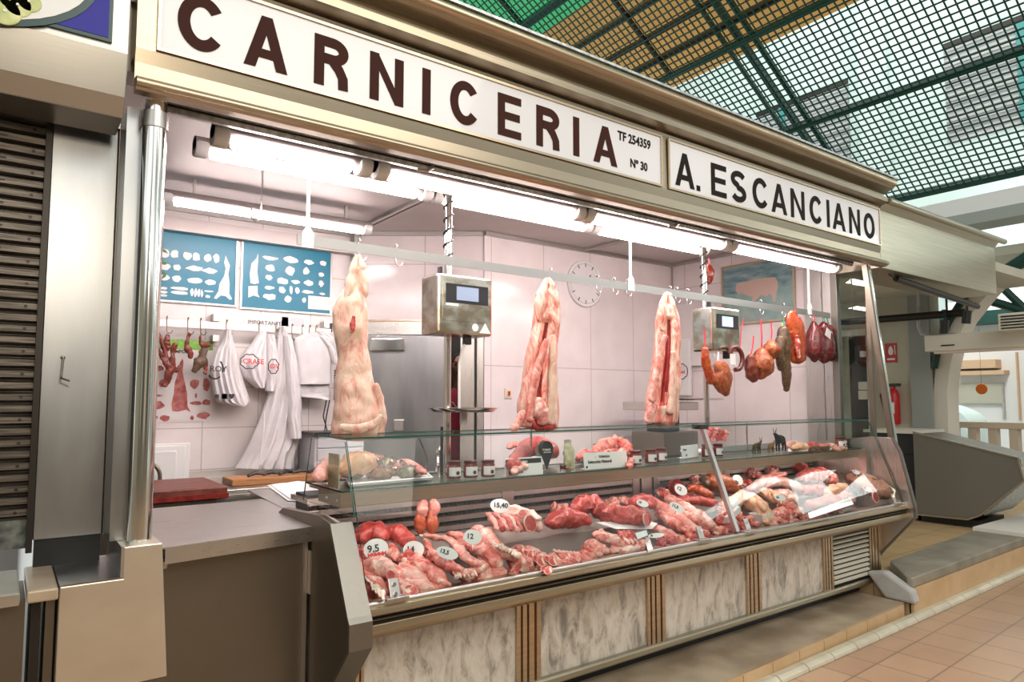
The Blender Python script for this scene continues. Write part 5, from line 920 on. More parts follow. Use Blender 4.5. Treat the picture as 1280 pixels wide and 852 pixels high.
for i in range(4): box('slot', (8.592, 3.75, .35+i*.2), (8.599, 4.2, .37+i*.2), 'dark_metal', dk2)
box('top', (8.55, 3.72, 1.201), (9.4, 4.3, 1.235), 'arch_cream', dk2)
ac = thing('air_conditioner', 'louvred grey air unit under the far roof at the right edge', 'air conditioner', tuple(P(1270, 403, X=9.3))); a, b = P(1251, 393, X=9.3), P(1300, 411, X=9.3); MB().box((9.2, b.y, b.z), (9.7, a.y, a.z)).build('case', 'cassette', ac, bevel=.01)
for i in range(5): z = b.z+.02+i*(a.z-b.z-.03)/5; MB().box((9.19, b.y+.02, z), (9.199, a.y-.03, z+.015)).build('louvre', 'dark_metal', ac)
tg = thing('roof_truss', 'dark green girder under the far roof at the right', 'girder', tuple(P(1250, 350, X=11))); MB().tube([P(1225, 372, X=11), P(1300, 395, X=11)], .06, 8).build('chord', 'net_green', tg, True); MB().tube([P(1238, 345, X=11), P(1290, 395, X=11)], .05, 8).build('brace', 'net_green', tg, True); MB().tube([P(1240, 350, X=11), P(1310, 305, X=11)], .09, 8).build('chord', 'net_green', tg, True)
rw = P(1255, 345, X=11.6); struct(box('roof_far_soffit', (11.2, -1.5, 3.62), (14.8, 4.0, 3.75), 'wall_beige'))
# the row of stalls across the aisle, behind the viewer
op = MB(); op.box((-9, -6.6, 0), (12, -6.4, 3.6)); struct(op.build('wall_opposite', 'dark_stone'))
for i in range(6): x = -8+i*3.6; ob = MB(); ob.box((x, -6.38, 1.0), (x+2.6, -6.34, 2.5)); struct(ob.build('trim_%d' % (20+i), 'shutter' if i % 2 else 'arch_cream'))
struct(box('wall_hall_left', (-9.2, -6.6, 0), (-9, 3, 4.5), 'wall_beige'))
# daylight openings in the hall's street wall on the right, seen mirrored in the counter glass
struct(box('wall_street', (20.1, -11, 0), (20.4, 1.5, 9), 'wall_grey'))
win = MB(); win.prism([(20.05, -6.35, 5.15), (20.05, -4.0, 4.3), (20.05, -3.95, 5.4), (20.05, -6.0, 6.15)], (.04, 0, 0))
win.prism([(20.05, -5.9, 6.55), (20.05, -3.3, 5.75), (20.05, -3.3, 6.05), (20.05, -5.9, 6.85)], (.04, 0, 0)); win.prism([(20.05, -9.5, 7.0), (20.05, -6.3, 6.35), (20.05, -6.3, 6.7), (20.05, -9.5, 7.35)], (.04, 0, 0)); struct(win.build('window_1', 'daylight_pane'))
# ---------------------------------------------------------------- hanging carcasses
def outline_body(rows, Y, thick, m, name, parent, seed, amp=.012, groove=None, mats=None, k=54, n=36, lean=0):
    """rows: (v, u_left, u_right); a rounded body hanging on plane Y, groove(t)->(angle, width) opens the belly"""
    b = MB(); rs = []; mi_rows = []
    pts = [( (ul+ur)/2, v, (ur-ul)/2) for v, ul, ur in rows]; cs_ = cat_spline([(float(v), (ul+ur)/2, (ur-ul)/2) for v, ul, ur in rows], k)
    for i, (v, u, r) in enumerate(cs_):
        c0 = P(u, v, Y=Y); rr = (P(u+r, v, Y=Y)-P(u-r, v, Y=Y)).length/2*.93; t = i/(k-1); ring = []
        for a in range(n):
            an = a*2*math.pi/n; d = Vector((math.cos(an)*rr, math.sin(an)*rr*thick, 0)); f = 1
            if groove:
                ga, gw, gd = groove(t)
                if gd: da = abs((an-ga+math.pi) % (2*math.pi)-math.pi); f = 1-gd*max(0, 1-(da/gw)**2)
            p = c0+d*f; nz = noise.noise(p*11+Vector((seed, 0, 0)))+.55*noise.noise(p*27+Vector((0, seed, 0))); ring.append(p+d.normalized()*nz*amp)
        rs.append(ring)
    r0 = rs[0]; c0 = sum(r0, Vector())/n; rl = rs[-1]; c1_ = sum(rl, Vector())/n
    top = [[c0+(p-c0)*f+Vector((0, 0, (1-f)*.02)) for p in r0] for f in (.1, .5, .8)]; bot = [[c1_+(p-c1_)*f-Vector((0, 0, (1-f)*.02)) for p in rl] for f in (.8, .5, .1)]
    allr = top+rs+bot; b.rings(allr)
    if groove:
        nf = len(allr)-1
        for i in range(nf):
            t = (i-3)/(k-1)
            if 0 <= t <= 1:
                ga, gw, gd = groove(t)
                for a in range(n):
                    an = (a+.5)*2*math.pi/n; da = abs((an-ga+math.pi) % (2*math.pi)-math.pi)
                    if gd > .2 and da < gw*.62: b.m[i*n+a] = 1
    return b.build(name, mats or [m], parent, True, sub=1)
CY_ = 3.2
ka = thing('lamb_carcass', 'largest pale carcass hanging at the left of the meat rail, skin side out', 'carcass', (1.42, CY_, 1.44), 'carcasses hanging on the meat rail')
outline_body([(326, 444, 453), (338, 439, 457), (352, 434, 458), (365, 426, 459), (378, 419, 460), (395, 415, 461), (420, 416, 461), (440, 420, 462), (460, 420, 465), (480, 418, 470), (500, 416, 476), (515, 414, 481), (530, 413, 483), (547, 414, 481)], CY_, .62, 'carcass_skin', 'body', ka, 3, .012)
for l, nm in (([(446, 320, 2.5), (443, 330, 4), (440, 342, 5), (436, 360, 6), (432, 380, 3)], 0), ([(449, 319, 2.5), (452, 330, 4), (454, 342, 5), (454, 362, 6), (452, 385, 3)], 1)):
    hang('', '', '', '', l, CY_-.02, seed=nm+3, amp=.008, thick=.8).build('hind_leg', 'carcass_skin', ka, True)
hang('', '', '', '', [(442, 395, 2), (441, 405, 4), (440, 415, 2)], CY_-.115, seed=5, amp=.006).build('red_cut', 'meat_red', ka, True)
hang('', '', '', '', [(470, 480, 3), (476, 505, 5), (477, 525, 6), (473, 545, 4)], CY_-.06, seed=6, amp=.006).build('flank_flap', 'carcass_skin', ka, True)
hang('', '', '', '', [(425, 533, 3), (445, 536, 5), (465, 531, 5), (478, 520, 3)], CY_-.14, seed=7, amp=.006, thick=.4).build('fat_fold', 'carcass_skin', ka, True)
def opened(name_label, rows, legs, gr, seed, extra):
    t = thing('lamb_carcass', name_label, 'carcass', tuple(P(rows[-1][1]+20, rows[-1][0], Y=CY_)), 'carcasses hanging on the meat rail')
    outline_body([(rows[0][0]-18, (rows[0][1]+rows[0][2])/2-5, (rows[0][1]+rows[0][2])/2+4), (rows[0][0]-9, rows[0][1]+6, rows[0][2]-6)]+rows, CY_, .72, 'carcass_flesh', 'body', t, seed, .010, gr, ['carcass_flesh', 'cavity'])
    for i, l in enumerate(legs): hang('', '', '', '', l, CY_-.03, seed=seed+i, amp=.008, thick=.8).build('hind_leg', 'carcass_flesh', t, True)
    for nm, l, m, dy in extra: hang('', '', '', '', l, CY_-dy, seed=seed+9, amp=.007, thick=.6).build(nm, m, t, True)
    return t
opened('middle carcass on the rail, opened belly with a dark red slit', [(368, 671, 697), (385, 668, 699), (405, 667, 699), (425, 663, 697), (445, 658, 696), (465, 655, 696), (485, 652, 696), (505, 649, 697), (520, 648, 697), (533, 650, 696)],
    [[(683, 349, 2.5), (680, 360, 4), (676, 376, 6), (674, 400, 3)], [(687, 349, 2.5), (690, 362, 4.5), (692, 380, 6), (690, 405, 3)]],
    lambda t: (math.radians(-112-15*t), .32, .62 if .34 < t < .8 else 0), 12,
    [('flank', [(683, 425, 3), (677, 445, 4.5), (670, 470, 5), (664, 500, 5), (662, 525, 4)], 'meat_pork', .11), ('kidney_fat', [(672, 500, 6), (676, 515, 9), (680, 528, 6)], 'meat_pale', .11), ('fat_cap', [(690, 420, 3), (691, 460, 5), (690, 500, 6), (688, 528, 5)], 'carcass_skin', .10), ('fore_shank', [(655, 515, 4), (648, 528, 5), (641, 537, 4)], 'meat_pale', .08), ('neck_cut', [(668, 531, 5), (682, 533, 6), (693, 531, 4)], 'meat_red', .08)])
opened('rightmost carcass on the rail, opened belly and hanging fore leg', [(385, 824, 844), (400, 822, 847), (418, 821, 848), (435, 820, 848), (455, 818, 848), (475, 814, 847), (495, 811, 846), (512, 810, 846), (528, 813, 845)],
    [[(832, 368, 2), (829, 378, 3.5), (827, 394, 4.5), (828, 412, 2.5)], [(836, 368, 2), (839, 380, 3.5), (841, 396, 4.5), (840, 412, 2.5)]],
    lambda t: (math.radians(-118-12*t), .34, .6 if .3 < t < .85 else 0), 21,
    [('flank', [(832, 420, 2.5), (826, 440, 3.5), (820, 470, 4), (815, 500, 4)], 'meat_pork', .10), ('fat_cap', [(842, 440, 3), (841, 480, 4), (838, 515, 4)], 'carcass_skin', .10), ('fore_shank', [(818, 505, 4), (812, 518, 5), (810, 527, 4)], 'meat_pale', .08), ('neck', [(826, 522, 4), (834, 528, 5), (842, 524, 4)], 'meat_pork', .06)])
# ---------------------------------------------------------------- cured pieces on the rail
GC = 'cured meats hanging at the right of the rail'
def cure(label, cat, m, pts, seed, amp=.008, thick=.8, Y=3.2, string=None, smat='twine_red', name=None):
    t = thing(name or cat.replace(' ', '_'), label, cat, tuple(P(pts[-1][0], pts[-1][1], Y=Y)), GC)
    hang('', '', '', '', pts, Y, seed=seed, amp=amp, thick=thick).build('body', m, t, True)
    if string: MB().tube([P(*string, Y=Y), P((string[0]+pts[0][0])/2+.8, (string[1]+pts[0][1])/2, Y=Y), P(pts[0][0], pts[0][1]+1, Y=Y)], .006, 6).build('string', smat, t, True)
    return t
cure('reddish sausage hanging left, below the right scale', 'sausage', 'paprika', [(881, 437, 3), (882, 450, 3.5), (885, 464, 3.5), (889, 476, 3.5)], 1, .004, 1, string=(880, 410), smat='twine_red')
cure('kite-shaped spiced cured piece below the right scale', 'cured meat', 'roast', [(896, 454, 4), (901, 462, 9), (903, 474, 11), (906, 485, 8), (908, 493, 3)], 2, .008, .5, string=(898, 440), smat='netting')
hs = thing('sausage', 'dark curved blood sausage with a white label, right of the scale', 'sausage', tuple(P(922, 463, Y=3.2)), GC); MB().tube(cat_spline([tuple(P(u, v, Y=3.2)) for u, v in ((913, 442), (914, 436), (920, 434), (926, 440), (928, 450), (925, 460), (919, 462))], 20), .018, 10).build('body', 'blood_sausage', hs, True); a = P(914, 447, Y=3.16); MB().box((a.x-.012, 3.157, a.z-.05), (a.x+.05, 3.16, a.z+.03)).build('label', 'paper', hs); MB().tube([P(925, 438, Y=3.2), P(926, 415, Y=3.2), P(930, 398, Y=3.2)], .004, 5).build('string', 'twine_red', hs)
cure('bundle of dark red dried strips beside the netted ham', 'dried meat', 'dried_red', [(938, 446, 4), (938, 458, 5.5), (941, 468, 6), (944, 472, 4)], 3, .012, .7, string=(942, 420))
cure('round golden netted ham hanging on a red string', 'ham', 'roast', [(952, 442, 6), (952, 452, 9.5), (952, 462, 9), (951, 468, 5)], 4, .004, .9, string=(951, 398))
cure('small round spiced sausage on a red string', 'sausage', 'roast', [(964, 429, 4), (964, 436, 7.5), (965, 443, 5)], 5, .005, .9, string=(964, 402))
cure('long twisted dark green-brown sausage with a yellow tag', 'sausage', 'dark_cured', [(979, 412, 4), (980, 425, 5.5), (981, 440, 4.5), (982, 458, 4), (983, 474, 3.5), (983, 487, 2)], 6, .008, .9, string=(979, 398), smat='twine_green')
cure('shorter dark lobe hanging beside the twisted sausage', 'sausage', 'dark_cured', [(976, 424, 4), (974, 440, 4), (977, 460, 3)], 7, .006, .9, string=(978, 404), smat='yellow')
br_ = cure('broad red paprika bacon slab with a knobbly top', 'bacon', 'paprika', [(993, 391, 4), (991, 400, 8), (994, 410, 10), (996, 425, 10), (997, 440, 9.5), (998, 450, 9)], 8, .009, .35, string=(994, 386))
hang('', '', '', '', [(996, 420, 2), (997, 432, 2.5), (998, 446, 2)], 3.155, seed=4).build('fat_streak', 'meat_marbled', br_, True)
cure('left dark salami of the pair with red netting', 'salami', 'blood_sausage', [(1017, 404, 2), (1018, 415, 5), (1018, 430, 6.5), (1018, 442, 6), (1018, 448, 3)], 9, .003, 1, string=(1017, 392))
cure('middle dark salami with a white label', 'salami', 'blood_sausage', [(1030, 408, 4), (1032, 420, 5), (1032, 438, 6), (1030, 448, 4)], 10, .003, 1, string=(1030, 395), smat='twine_green')
cure('right curved dark salami', 'salami', 'blood_sausage', [(1036, 410, 3), (1041, 420, 4), (1044, 432, 4.5), (1041, 443, 4.5), (1037, 444, 3)], 11, .003, 1, string=(1033, 396), smat='twine_green')
a = P(1036, 417, Y=3.14); tag(MB().obox(a, (.045, 0, -.02), (0, .001, 0), (.018, 0, .032)).build('price_card', 'paper'), 'white card tied to the salamis at the end of the rail', 'label')
cure('dark dried chilli bunch on the right wall pole', 'chilli bunch', 'dried_red', [(886, 333, 3), (886, 342, 5), (886, 352, 3)], 12, .008, .8, Y=3.6, string=(886, 322))
# ---------------------------------------------------------------- meat in the counter: the heap slopes up to the back
def PH(u, v, dz=0):
    x = (u-CX)/F; y = -(v-CY)/F; h = cp-y*sp; d = (x*sa+h*ca, -x*ca+h*sa, sp+y*cp)
    # plane z = .775+.34*(Y-2.6)+dz
    t = (.775+dz-.34*2.6-H)/(d[2]-.34*d[1]); return Vector((d[0]*t, d[1]*t, H+d[2]*t))
def mpp(p): q = p-Vector((0, 0, H)); return (q.x*ca*cp+q.y*sa*cp+q.z*sp)/F
GM = 'raw meat laid out in the display counter'
SEED = [0]
def piece(name, label, cat, m, pts, flat=.7, amp=.008, dz=0, fr=18, bone=None, parent=None, part='flesh', k=22):
    SEED[0] += 1; path = []; rad = []
    for u, v, r in pts:
        p = PH(u, v, dz); rr = r*mpp(p)*.95; path.append(tuple(p+Vector((0, 0, rr*flat*.2)))); rad.append((rr, rr*flat))
    t = parent or thing(name, label, cat, tuple(Vector(path[0])-Vector((0, 0, .03))), GM)
    if parent is None: rad = [(a*1.13, c*1.13) for a, c in rad]
    sh_ = max(0, max(2.80-(1.425-q_[2])*.384+.022+r_[0]*.95-q_[1] for q_, r_ in zip(path, rad))) if parent is None else 0
    path = [(q_[0], q_[1]+sh_, q_[2]) for q_ in path]
    b = MB(); sweep(b, path, rad, 22, int(k*1.6), amp*1.5, fr, SEED[0]); b.build(part, m, t, True)
    if bone is not None:
        i = 0 if bone == 0 else -1; j = 1 if bone == 0 else -2; d = (Vector(path[i])-Vector(path[j])).normalized(); rr = rad[i][0]*.5
        bb = MB(); bb.tube([Vector(path[i])-d*.01, Vector(path[i])+d*.022], [rr, rr*1.15], 10); bb.build('bone', 'bone', t, True)
    return t
def face(par, u, v, rx, rz, m, dz=.03, tilt=(0, -.8, .6), nm='cut_face', rot=0):
    p = PH(u, v, dz); s_ = mpp(p); n_ = Vector(tilt).normalized(); ex = Vector((0, 0, 1)).cross(n_).normalized()*-1; ez = n_.cross(ex)*-1; ez = ez if ez.z > 0 else -ez; pts = []
    for i in range(18):
        a = i*2*math.pi/18; k2 = 1+.1*noise.noise(Vector((i*.9, SEED[0], 0))); x_, z_ = rx*math.cos(a)*k2, rz*math.sin(a)*k2; x_, z_ = x_*math.cos(rot)-z_*math.sin(rot), x_*math.sin(rot)+z_*math.cos(rot); pts.append(p+ex*x_*s_+ez*z_*s_)
    b = MB(); slab(b, pts, .006, n_, rim=1); return b.build(nm, [m, 'meat_pale'], par, True)
T1 = piece('lamb_shoulder', 'dark red shoulder piece in the back left corner of the counter', 'meat', 'meat_red', [(449, 674, 8), (458, 667, 13), (470, 667, 14), (480, 672, 9)], .8, dz=.06)
piece('lamb_shoulder', 'second red shoulder piece, behind the first oval price tag', 'meat', 'meat_red', [(485, 668, 8), (495, 668, 12), (506, 674, 11), (514, 682, 7)], .8, dz=.05)
piece('lamb_trimming', 'hanging fatty end beside the large round price tag', 'meat', 'meat_lamb', [(487, 684, 6), (491, 692, 7), (494, 700, 3)], .8, dz=.03)
piece('meat_chunk', 'red meat chunk against the left end of the counter, upper', 'meat', 'meat_red', [(449, 690, 7), (452, 702, 8), (450, 712, 6)], .9, dz=.03)
t_ = piece('rolled_lamb', 'rolled fat-covered piece just below the large round price tag', 'meat', 'meat_pale', [(458, 708, 9), (468, 710, 14), (480, 715, 15), (490, 721, 9)], .85, dz=.04); face(t_, 488, 719, 6, 7, 'meat_red', .07)
piece('lamb_flank', 'pale flap of lamb right of the rolled piece', 'meat', 'meat_lamb', [(488, 706, 5), (496, 717, 7), (501, 727, 5)], .5, dz=.03)
t_ = piece('rib_piece', 'curled rib piece at the left end by the first clamp', 'meat', 'meat_lamb', [(452, 720, 9), (460, 729, 13), (470, 739, 14), (479, 748, 9)], .8, dz=.02)
for i in range(4): piece('', '', '', 'bone', [(455+i*5, 722+i*5, 1.5), (461+i*5, 727+i*4, 2), (466+i*4.5, 737+i*4, 1.5)], .8, dz=.07, parent=t_, part='rib', k=10)
piece('meat_chunk', 'red meat chunk in the front left corner of the counter', 'meat', 'meat_red', [(447, 738, 6), (452, 748, 8), (460, 755, 7)], .8, dz=.0)
t_ = piece('leg_of_lamb', 'lamb shoulder with its thin shank pointing up at the first oval tag', 'meat', 'meat_pale', [(497, 684, 3.5), (503, 696, 5), (511, 709, 8), (520, 722, 15), (532, 734, 15), (545, 739, 9), (560, 742, 4)], .55, dz=.03, bone=0); face(t_, 513, 739, 11, 9, 'meat_marbled', .05)
piece('', '', '', 'meat_pale', [(505, 730, 9), (510, 740, 10), (520, 742, 6)], .7, dz=.03, parent=t_, part='knuckle')
piece('leg_of_lamb', 'long pale lamb leg whose shank lies across the oval price tag', 'meat', 'meat_lamb', [(517, 680, 4), (523, 690, 5), (532, 702, 9), (543, 714, 13), (556, 725, 13), (568, 734, 8), (577, 737, 3)], .55, dz=.06, bone=0)
t_ = piece('leg_of_lamb', 'lamb leg with rib edge under the tilted oval tag', 'meat', 'meat_lamb', [(535, 678, 3), (543, 690, 5), (553, 701, 8), (566, 709, 9), (580, 714, 7)], .6, dz=.07, bone=0)
for i in range(6): piece('', '', '', 'bone', [(566+i*5, 715-i*.6, 1.2), (569+i*5, 719-i*.6, 1.6), (571+i*5, 722-i*.5, 1.2)], .8, dz=.06, parent=t_, part='rib', k=8)
piece('lamb_breast', 'curled lamb breast at the front, right of the two crossed legs', 'meat', 'meat_lamb', [(565, 716, 6), (577, 720, 9), (592, 716, 9), (603, 708, 8)], .7, dz=.04)
piece('lamb_neck', 'fatty round lamb neck at the front beside a dark gap', 'meat', 'meat_pale', [(600, 712, 8), (609, 720, 11), (618, 726, 8)], .8, dz=.03)
piece('meat_scraps', 'red scraps of meat at the front edge below the lamb breast', 'meat', 'meat_red', [(574, 731, 4), (586, 731, 6), (598, 731, 4)], .7, dz=.01)
piece('leg_of_lamb', 'uppermost long thin lamb leg, pointing back to the hanging kidneys', 'meat', 'meat_pork', [(530, 670, 3), (545, 671, 4), (560, 675, 5), (572, 686, 6), (583, 698, 7), (598, 706, 7)], .7, dz=.07, bone=0)
piece('leg_of_lamb', 'long lamb leg running under the small round tag', 'meat', 'meat_lamb', [(560, 668, 4), (572, 670, 6), (585, 680, 8), (600, 688, 10), (613, 697, 12), (622, 706, 9)], .7, dz=.05)
piece('leg_of_lamb', 'lamb leg behind the small round tag with its pointed end up', 'meat', 'meat_pale', [(592, 662, 5), (600, 665, 7), (608, 672, 9), (612, 683, 8)], .8, dz=.08)
t_ = piece('lamb_spine', 'ridged backbone piece standing in front of the rib rack', 'meat', 'meat_pale', [(612, 664, 6), (614, 674, 8), (620, 684, 8), (632, 692, 8), (645, 696, 7)], .9, dz=.08)
for i in range(8): piece('', '', '', 'bone', [(616+i*4, 682+i*1.8, 1.2), (618+i*4, 679+i*1.8, 1.7), (621+i*4, 682+i*1.8, 1.2)], .9, dz=.12, parent=t_, part='vertebra', k=8)
piece('lamb_flank', 'long smooth flank of lamb lying below the backbone piece', 'meat', 'meat_pork', [(597, 679, 5), (609, 690, 10), (622, 703, 12), (633, 716, 10), (638, 722, 6)], .45, dz=.05)
piece('lamb_breast', 'netted breast with dark streaks at the front, left of the marbled chops', 'meat', 'meat_lamb', [(640, 704, 9), (650, 708, 13), (660, 707, 11)], .8, dz=.03, amp=.014)
for i, (u, v, rx, rz, lab) in enumerate(((664, 693, 15, 9, 'large marbled lamb chop left of the chop row'), (676, 700, 15, 10, 'marbled chop in the middle of the front row'), (690, 700, 14, 9, 'marbled chop at the right of the front row'), (650, 688, 12, 7, 'fatty chop leaning against the backbone piece'), (684, 712, 13, 6, 'chop lying flat at the front edge'))):
    t_ = piece('lamb_chop', lab, 'meat', 'meat_pale', [(u-rx*.7, v+2, rz*.7), (u, v, rz), (u+rx*.7, v+3, rz*.6)], .8, dz=.02); face(t_, u+1, v+1, rx*.7, rz*.8, 'meat_marbled', .055, (.1, -.7, .7), rot=-.3); face(t_, u-rx*.45, v-1, rx*.3, rz*.5, 'meat_red', .063, (.1, -.7, .7), 'lean_spot', -.3)
for i in range(7):
    u = 703+i*6.2; v = 695+i*.9; t_ = piece('cutlet', 'thin lamb cutlet in the fanned row, '+['first', 'second', 'third', 'fourth', 'fifth', 'sixth', 'seventh'][i]+' from the left', 'meat', 'meat_marbled' if i % 2 else 'meat_lamb', [(u-7, v-5, 3.5), (u, v-1, 5.5), (u+7, v+5, 3.5)], .5, dz=.03, bone=0, amp=.005)
# rib rack with red eye
t_ = piece('rib_rack', 'upright rib rack with a bright red cut face behind the oval tag', 'meat', 'meat_pale', [(616, 650, 9), (630, 650, 14), (645, 651, 16), (660, 653, 14), (674, 660, 7)], .85, dz=.09)
face(t_, 662, 654, 15, 11, 'meat_beef', .14, (.35, -.85, .3)); face(t_, 652, 642, 10, 5, 'meat_red', .16, (.25, -.7, .55), 'red_cap', -.2)
for i in range(6): piece('', '', '', 'meat_red' if i % 2 else 'meat_pale', [(610+i*6, 643+i*.6, 2), (616+i*6, 650, 3.2), (622+i*6, 661+i*.5, 2.6)], .9, dz=.15, parent=t_, part='rib', k=10)
piece('', '', '', 'bone', [(636, 634, 3), (650, 635, 5), (664, 641, 5), (674, 649, 3)], .5, dz=.15, parent=t_, part='fat_cap')
t_ = piece('beef_cut', 'deep red beef joint right of the rib rack', 'meat', 'meat_beef', [(688, 655, 9), (698, 651, 13), (712, 649, 14), (727, 650, 12), (736, 652, 7)], .75, dz=.08)
piece('beef_cut', 'marbled beef joint behind the deep red joint', 'meat', 'meat_beef', [(717, 637, 7), (728, 632, 12), (742, 632, 12), (752, 638, 8)], .8, dz=.11, amp=.012)
t_ = piece('beef_loin', 'long knobbly beef loin on white paper with a dark cut end', 'meat', 'meat_beef', [(745, 640, 10), (757, 643, 11), (772, 645, 12), (790, 647, 13), (806, 648, 11)], .8, dz=.09, amp=.014); face(t_, 807, 649, 14, 8, 'meat_red', .13, (.45, -.8, .2))
piece('beef_cut', 'red beef end piece behind the loin, under a price tag', 'meat', 'meat_red', [(792, 631, 7), (805, 626, 9), (816, 631, 7)], .8, dz=.11)
def sheet(nm, label, pts, m='paper', dz=0, t=.002, cat='paper'):
    b = MB(); b.prism([PH(u, v, dz) for u, v in pts], (0, 0, t)); return tag(b.build(nm, m), label, cat)
sheet('butcher_paper', 'white sheet under the long beef loin', [(745, 653), (770, 661), (815, 661), (822, 654), (790, 648)], dz=.06)
piece('pork_chop', 'big smooth pink pork slice at the front, left of the marbled pile', 'meat', 'meat_pork', [(745, 680, 7), (753, 686, 12), (762, 690, 12), (768, 692, 7)], .5, dz=.05)
piece('pork_piece', 'pale fatty pork piece behind the pink slice', 'meat', 'meat_pale', [(747, 669, 6), (757, 672, 9), (770, 678, 9), (782, 682, 6)], .7, dz=.06, amp=.012)
piece('pork_piece', 'fatty front pork piece by the plastic packets', 'meat', 'meat_pale', [(768, 690, 7), (780, 690, 9), (795, 688, 8), (806, 684, 5)], .7, dz=.03, amp=.012)
for i in range(5): piece('pork_rib', 'small pink pork rib in the pile behind the blue-white card, '+['leftmost', 'second', 'middle', 'fourth', 'rightmost'][i], 'meat', 'meat_marbled', [(773+i*6, 664+i*.5, 2.5), (778+i*6, 671, 3.5), (785+i*5.5, 679, 3)], .8, dz=.05, amp=.005)
LO = ((816, 655, 868, 681), (828, 643, 872, 672), (820, 627, 882, 668), (835, 624, 890, 657), (848, 640, 900, 664), (840, 668, 872, 686))
for i, (u0, v0, u1, v1) in enumerate(LO):
    r = (7, 7, 9, 9, 8, 7)[i]; t_ = piece('pork_loin', ['long pink pork loin nearest the beef loin end', 'slim pork loin lying second in the row', 'thick pale pork loin with a price tag on it', 'rearmost thick pork loin beside the chorizo', 'pork loin reaching to the glass joint', 'short pork loin at the front edge'][i], 'meat', ('meat_pork', 'meat_lamb', 'meat_pork', 'meat_pale', 'meat_pork', 'meat_lamb')[i], [(u0, v0, r*.7), (u0+(u1-u0)*.3, v0+(v1-v0)*.3, r), (u0+(u1-u0)*.7, v0+(v1-v0)*.68, r), (u1, v1, r*.7)], .8, dz=.05+.015*(i in (2, 3)), amp=.007)
for i, (u, v, r) in enumerate(((838, 678, 8), (850, 677, 8), (866, 674, 8), (880, 668, 7), (828, 683, 6), (858, 684, 6), (893, 664, 7))):
    piece('meat_knuckle', 'pink knuckle end at the front under the loins, '+['largest', 'beside the largest', 'in the middle', 'left of the second clamp', 'nearest the plastic packets', 'at the very front', 'right behind the second clamp'][i], 'meat', 'meat_lamb' if i % 2 else 'meat_red', [(u-r*.7, v-1, r*.7), (u, v, r), (u+r*.7, v+1, r*.7)], .85, dz=.02, amp=.014, fr=26)
piece('beef_strips', 'bright red sliced meat behind the pale loins', 'meat', 'meat_red', [(846, 624, 5), (858, 626, 8), (872, 627, 9), (888, 628, 8), (898, 630, 5)], .6, dz=.08, amp=.012)
piece('chorizo', 'orange chorizo sausage at the back by the glass joint', 'sausage', 'paprika', [(861, 612, 4), (868, 611, 5.5), (878, 615, 5.5), (888, 620, 4.5)], 1, dz=.11, amp=.002)
t_ = piece('roast', 'tied browned roast with dark string marks at the back', 'roast meat', 'roast', [(878, 600, 6), (888, 603, 11), (902, 606, 13), (916, 609, 9), (927, 611, 4)], .85, dz=.12, amp=.006)
for i in range(6): p = PH(889+i*6, 604+i*1.1, .12); s_ = mpp(p); rr = (11.6-abs(i-2)*1.3)*s_; b = MB(); b.tube([p+Vector((0, rr*math.cos(a), rr*.9*math.sin(a)+rr*.1)) for a in [j*math.pi/8 for j in range(16)]], .005, 5, closed=True); b.build('string', 'dark_red', t_, True)
piece('', '', '', 'dark_cured', [(876, 594, 3), (880, 599, 5), (884, 605, 4)], .8, dz=.15, parent=t_, part='dark_end')
for i, (l, lab) in enumerate((([(926, 621, 7), (938, 626, 12), (952, 634, 13), (964, 643, 8), (966, 654, 4)], 'large yellowish chicken with folded skin in the middle right'), ([(944, 612, 5), (958, 618, 8), (972, 625, 8), (980, 628, 5)], 'yellowish chicken piece behind the large chicken'), ([(905, 632, 5), (918, 628, 8), (930, 622, 7)], 'chicken piece with paper-wrapped end left of the large chicken'))):
    t_ = piece('chicken', lab, 'poultry', 'chicken', l, .8, dz=.06, amp=.010)
    piece('', '', '', 'chicken', [(l[1][0]+4, l[1][1]-6, 2.5), (l[2][0]-2, l[2][1]-5, 5), (l[2][0]+4, l[2][1]+3, 3)], .8, dz=.10, parent=t_, part='wing', k=14)
piece('chicken', 'pale plucked chicken pair lying at the back near the louvres', 'poultry', 'meat_pale', [(958, 606, 5), (972, 603, 8), (985, 606, 9), (1000, 611, 6)], .7, dz=.09)
piece('pork_piece', 'pale pork piece behind the mirrored light stripe', 'meat', 'meat_pork', [(936, 612, 4), (950, 604, 6), (965, 597, 6), (980, 593, 4)], .7, dz=.10)
for i, (u, v, r) in enumerate(((903, 652, 8), (915, 655, 8), (925, 648, 7), (937, 650, 6), (912, 643, 7), (944, 655, 5))): piece('pork_knuckle', 'small pink piece right of the glass joint, '+['leftmost', 'at the front', 'in the middle', 'beside the white tub', 'at the back', 'half inside the white tub'][i], 'meat', 'meat_lamb' if i % 2 else 'meat_marbled', [(u-r*.7, v, r*.6), (u, v, r), (u+r*.7, v+1, r*.6)], .85, dz=.03, amp=.013, fr=26)
p = PH(952, 650, .02); b = MB(); w_, h_ = .055, .05
b.rings([[p+Vector((x*k2, y*k2, z)) for x, y in ((-.06, -.05), (.06, -.05), (.06, .05), (-.06, .05))] for z, k2 in ((-.01, .85), (.045, 1.05), (.045, .98), (0, .8))]); tag(b.build('plastic_tub', 'white_plastic'), 'small white square tub in front of the large chicken', 'tub')
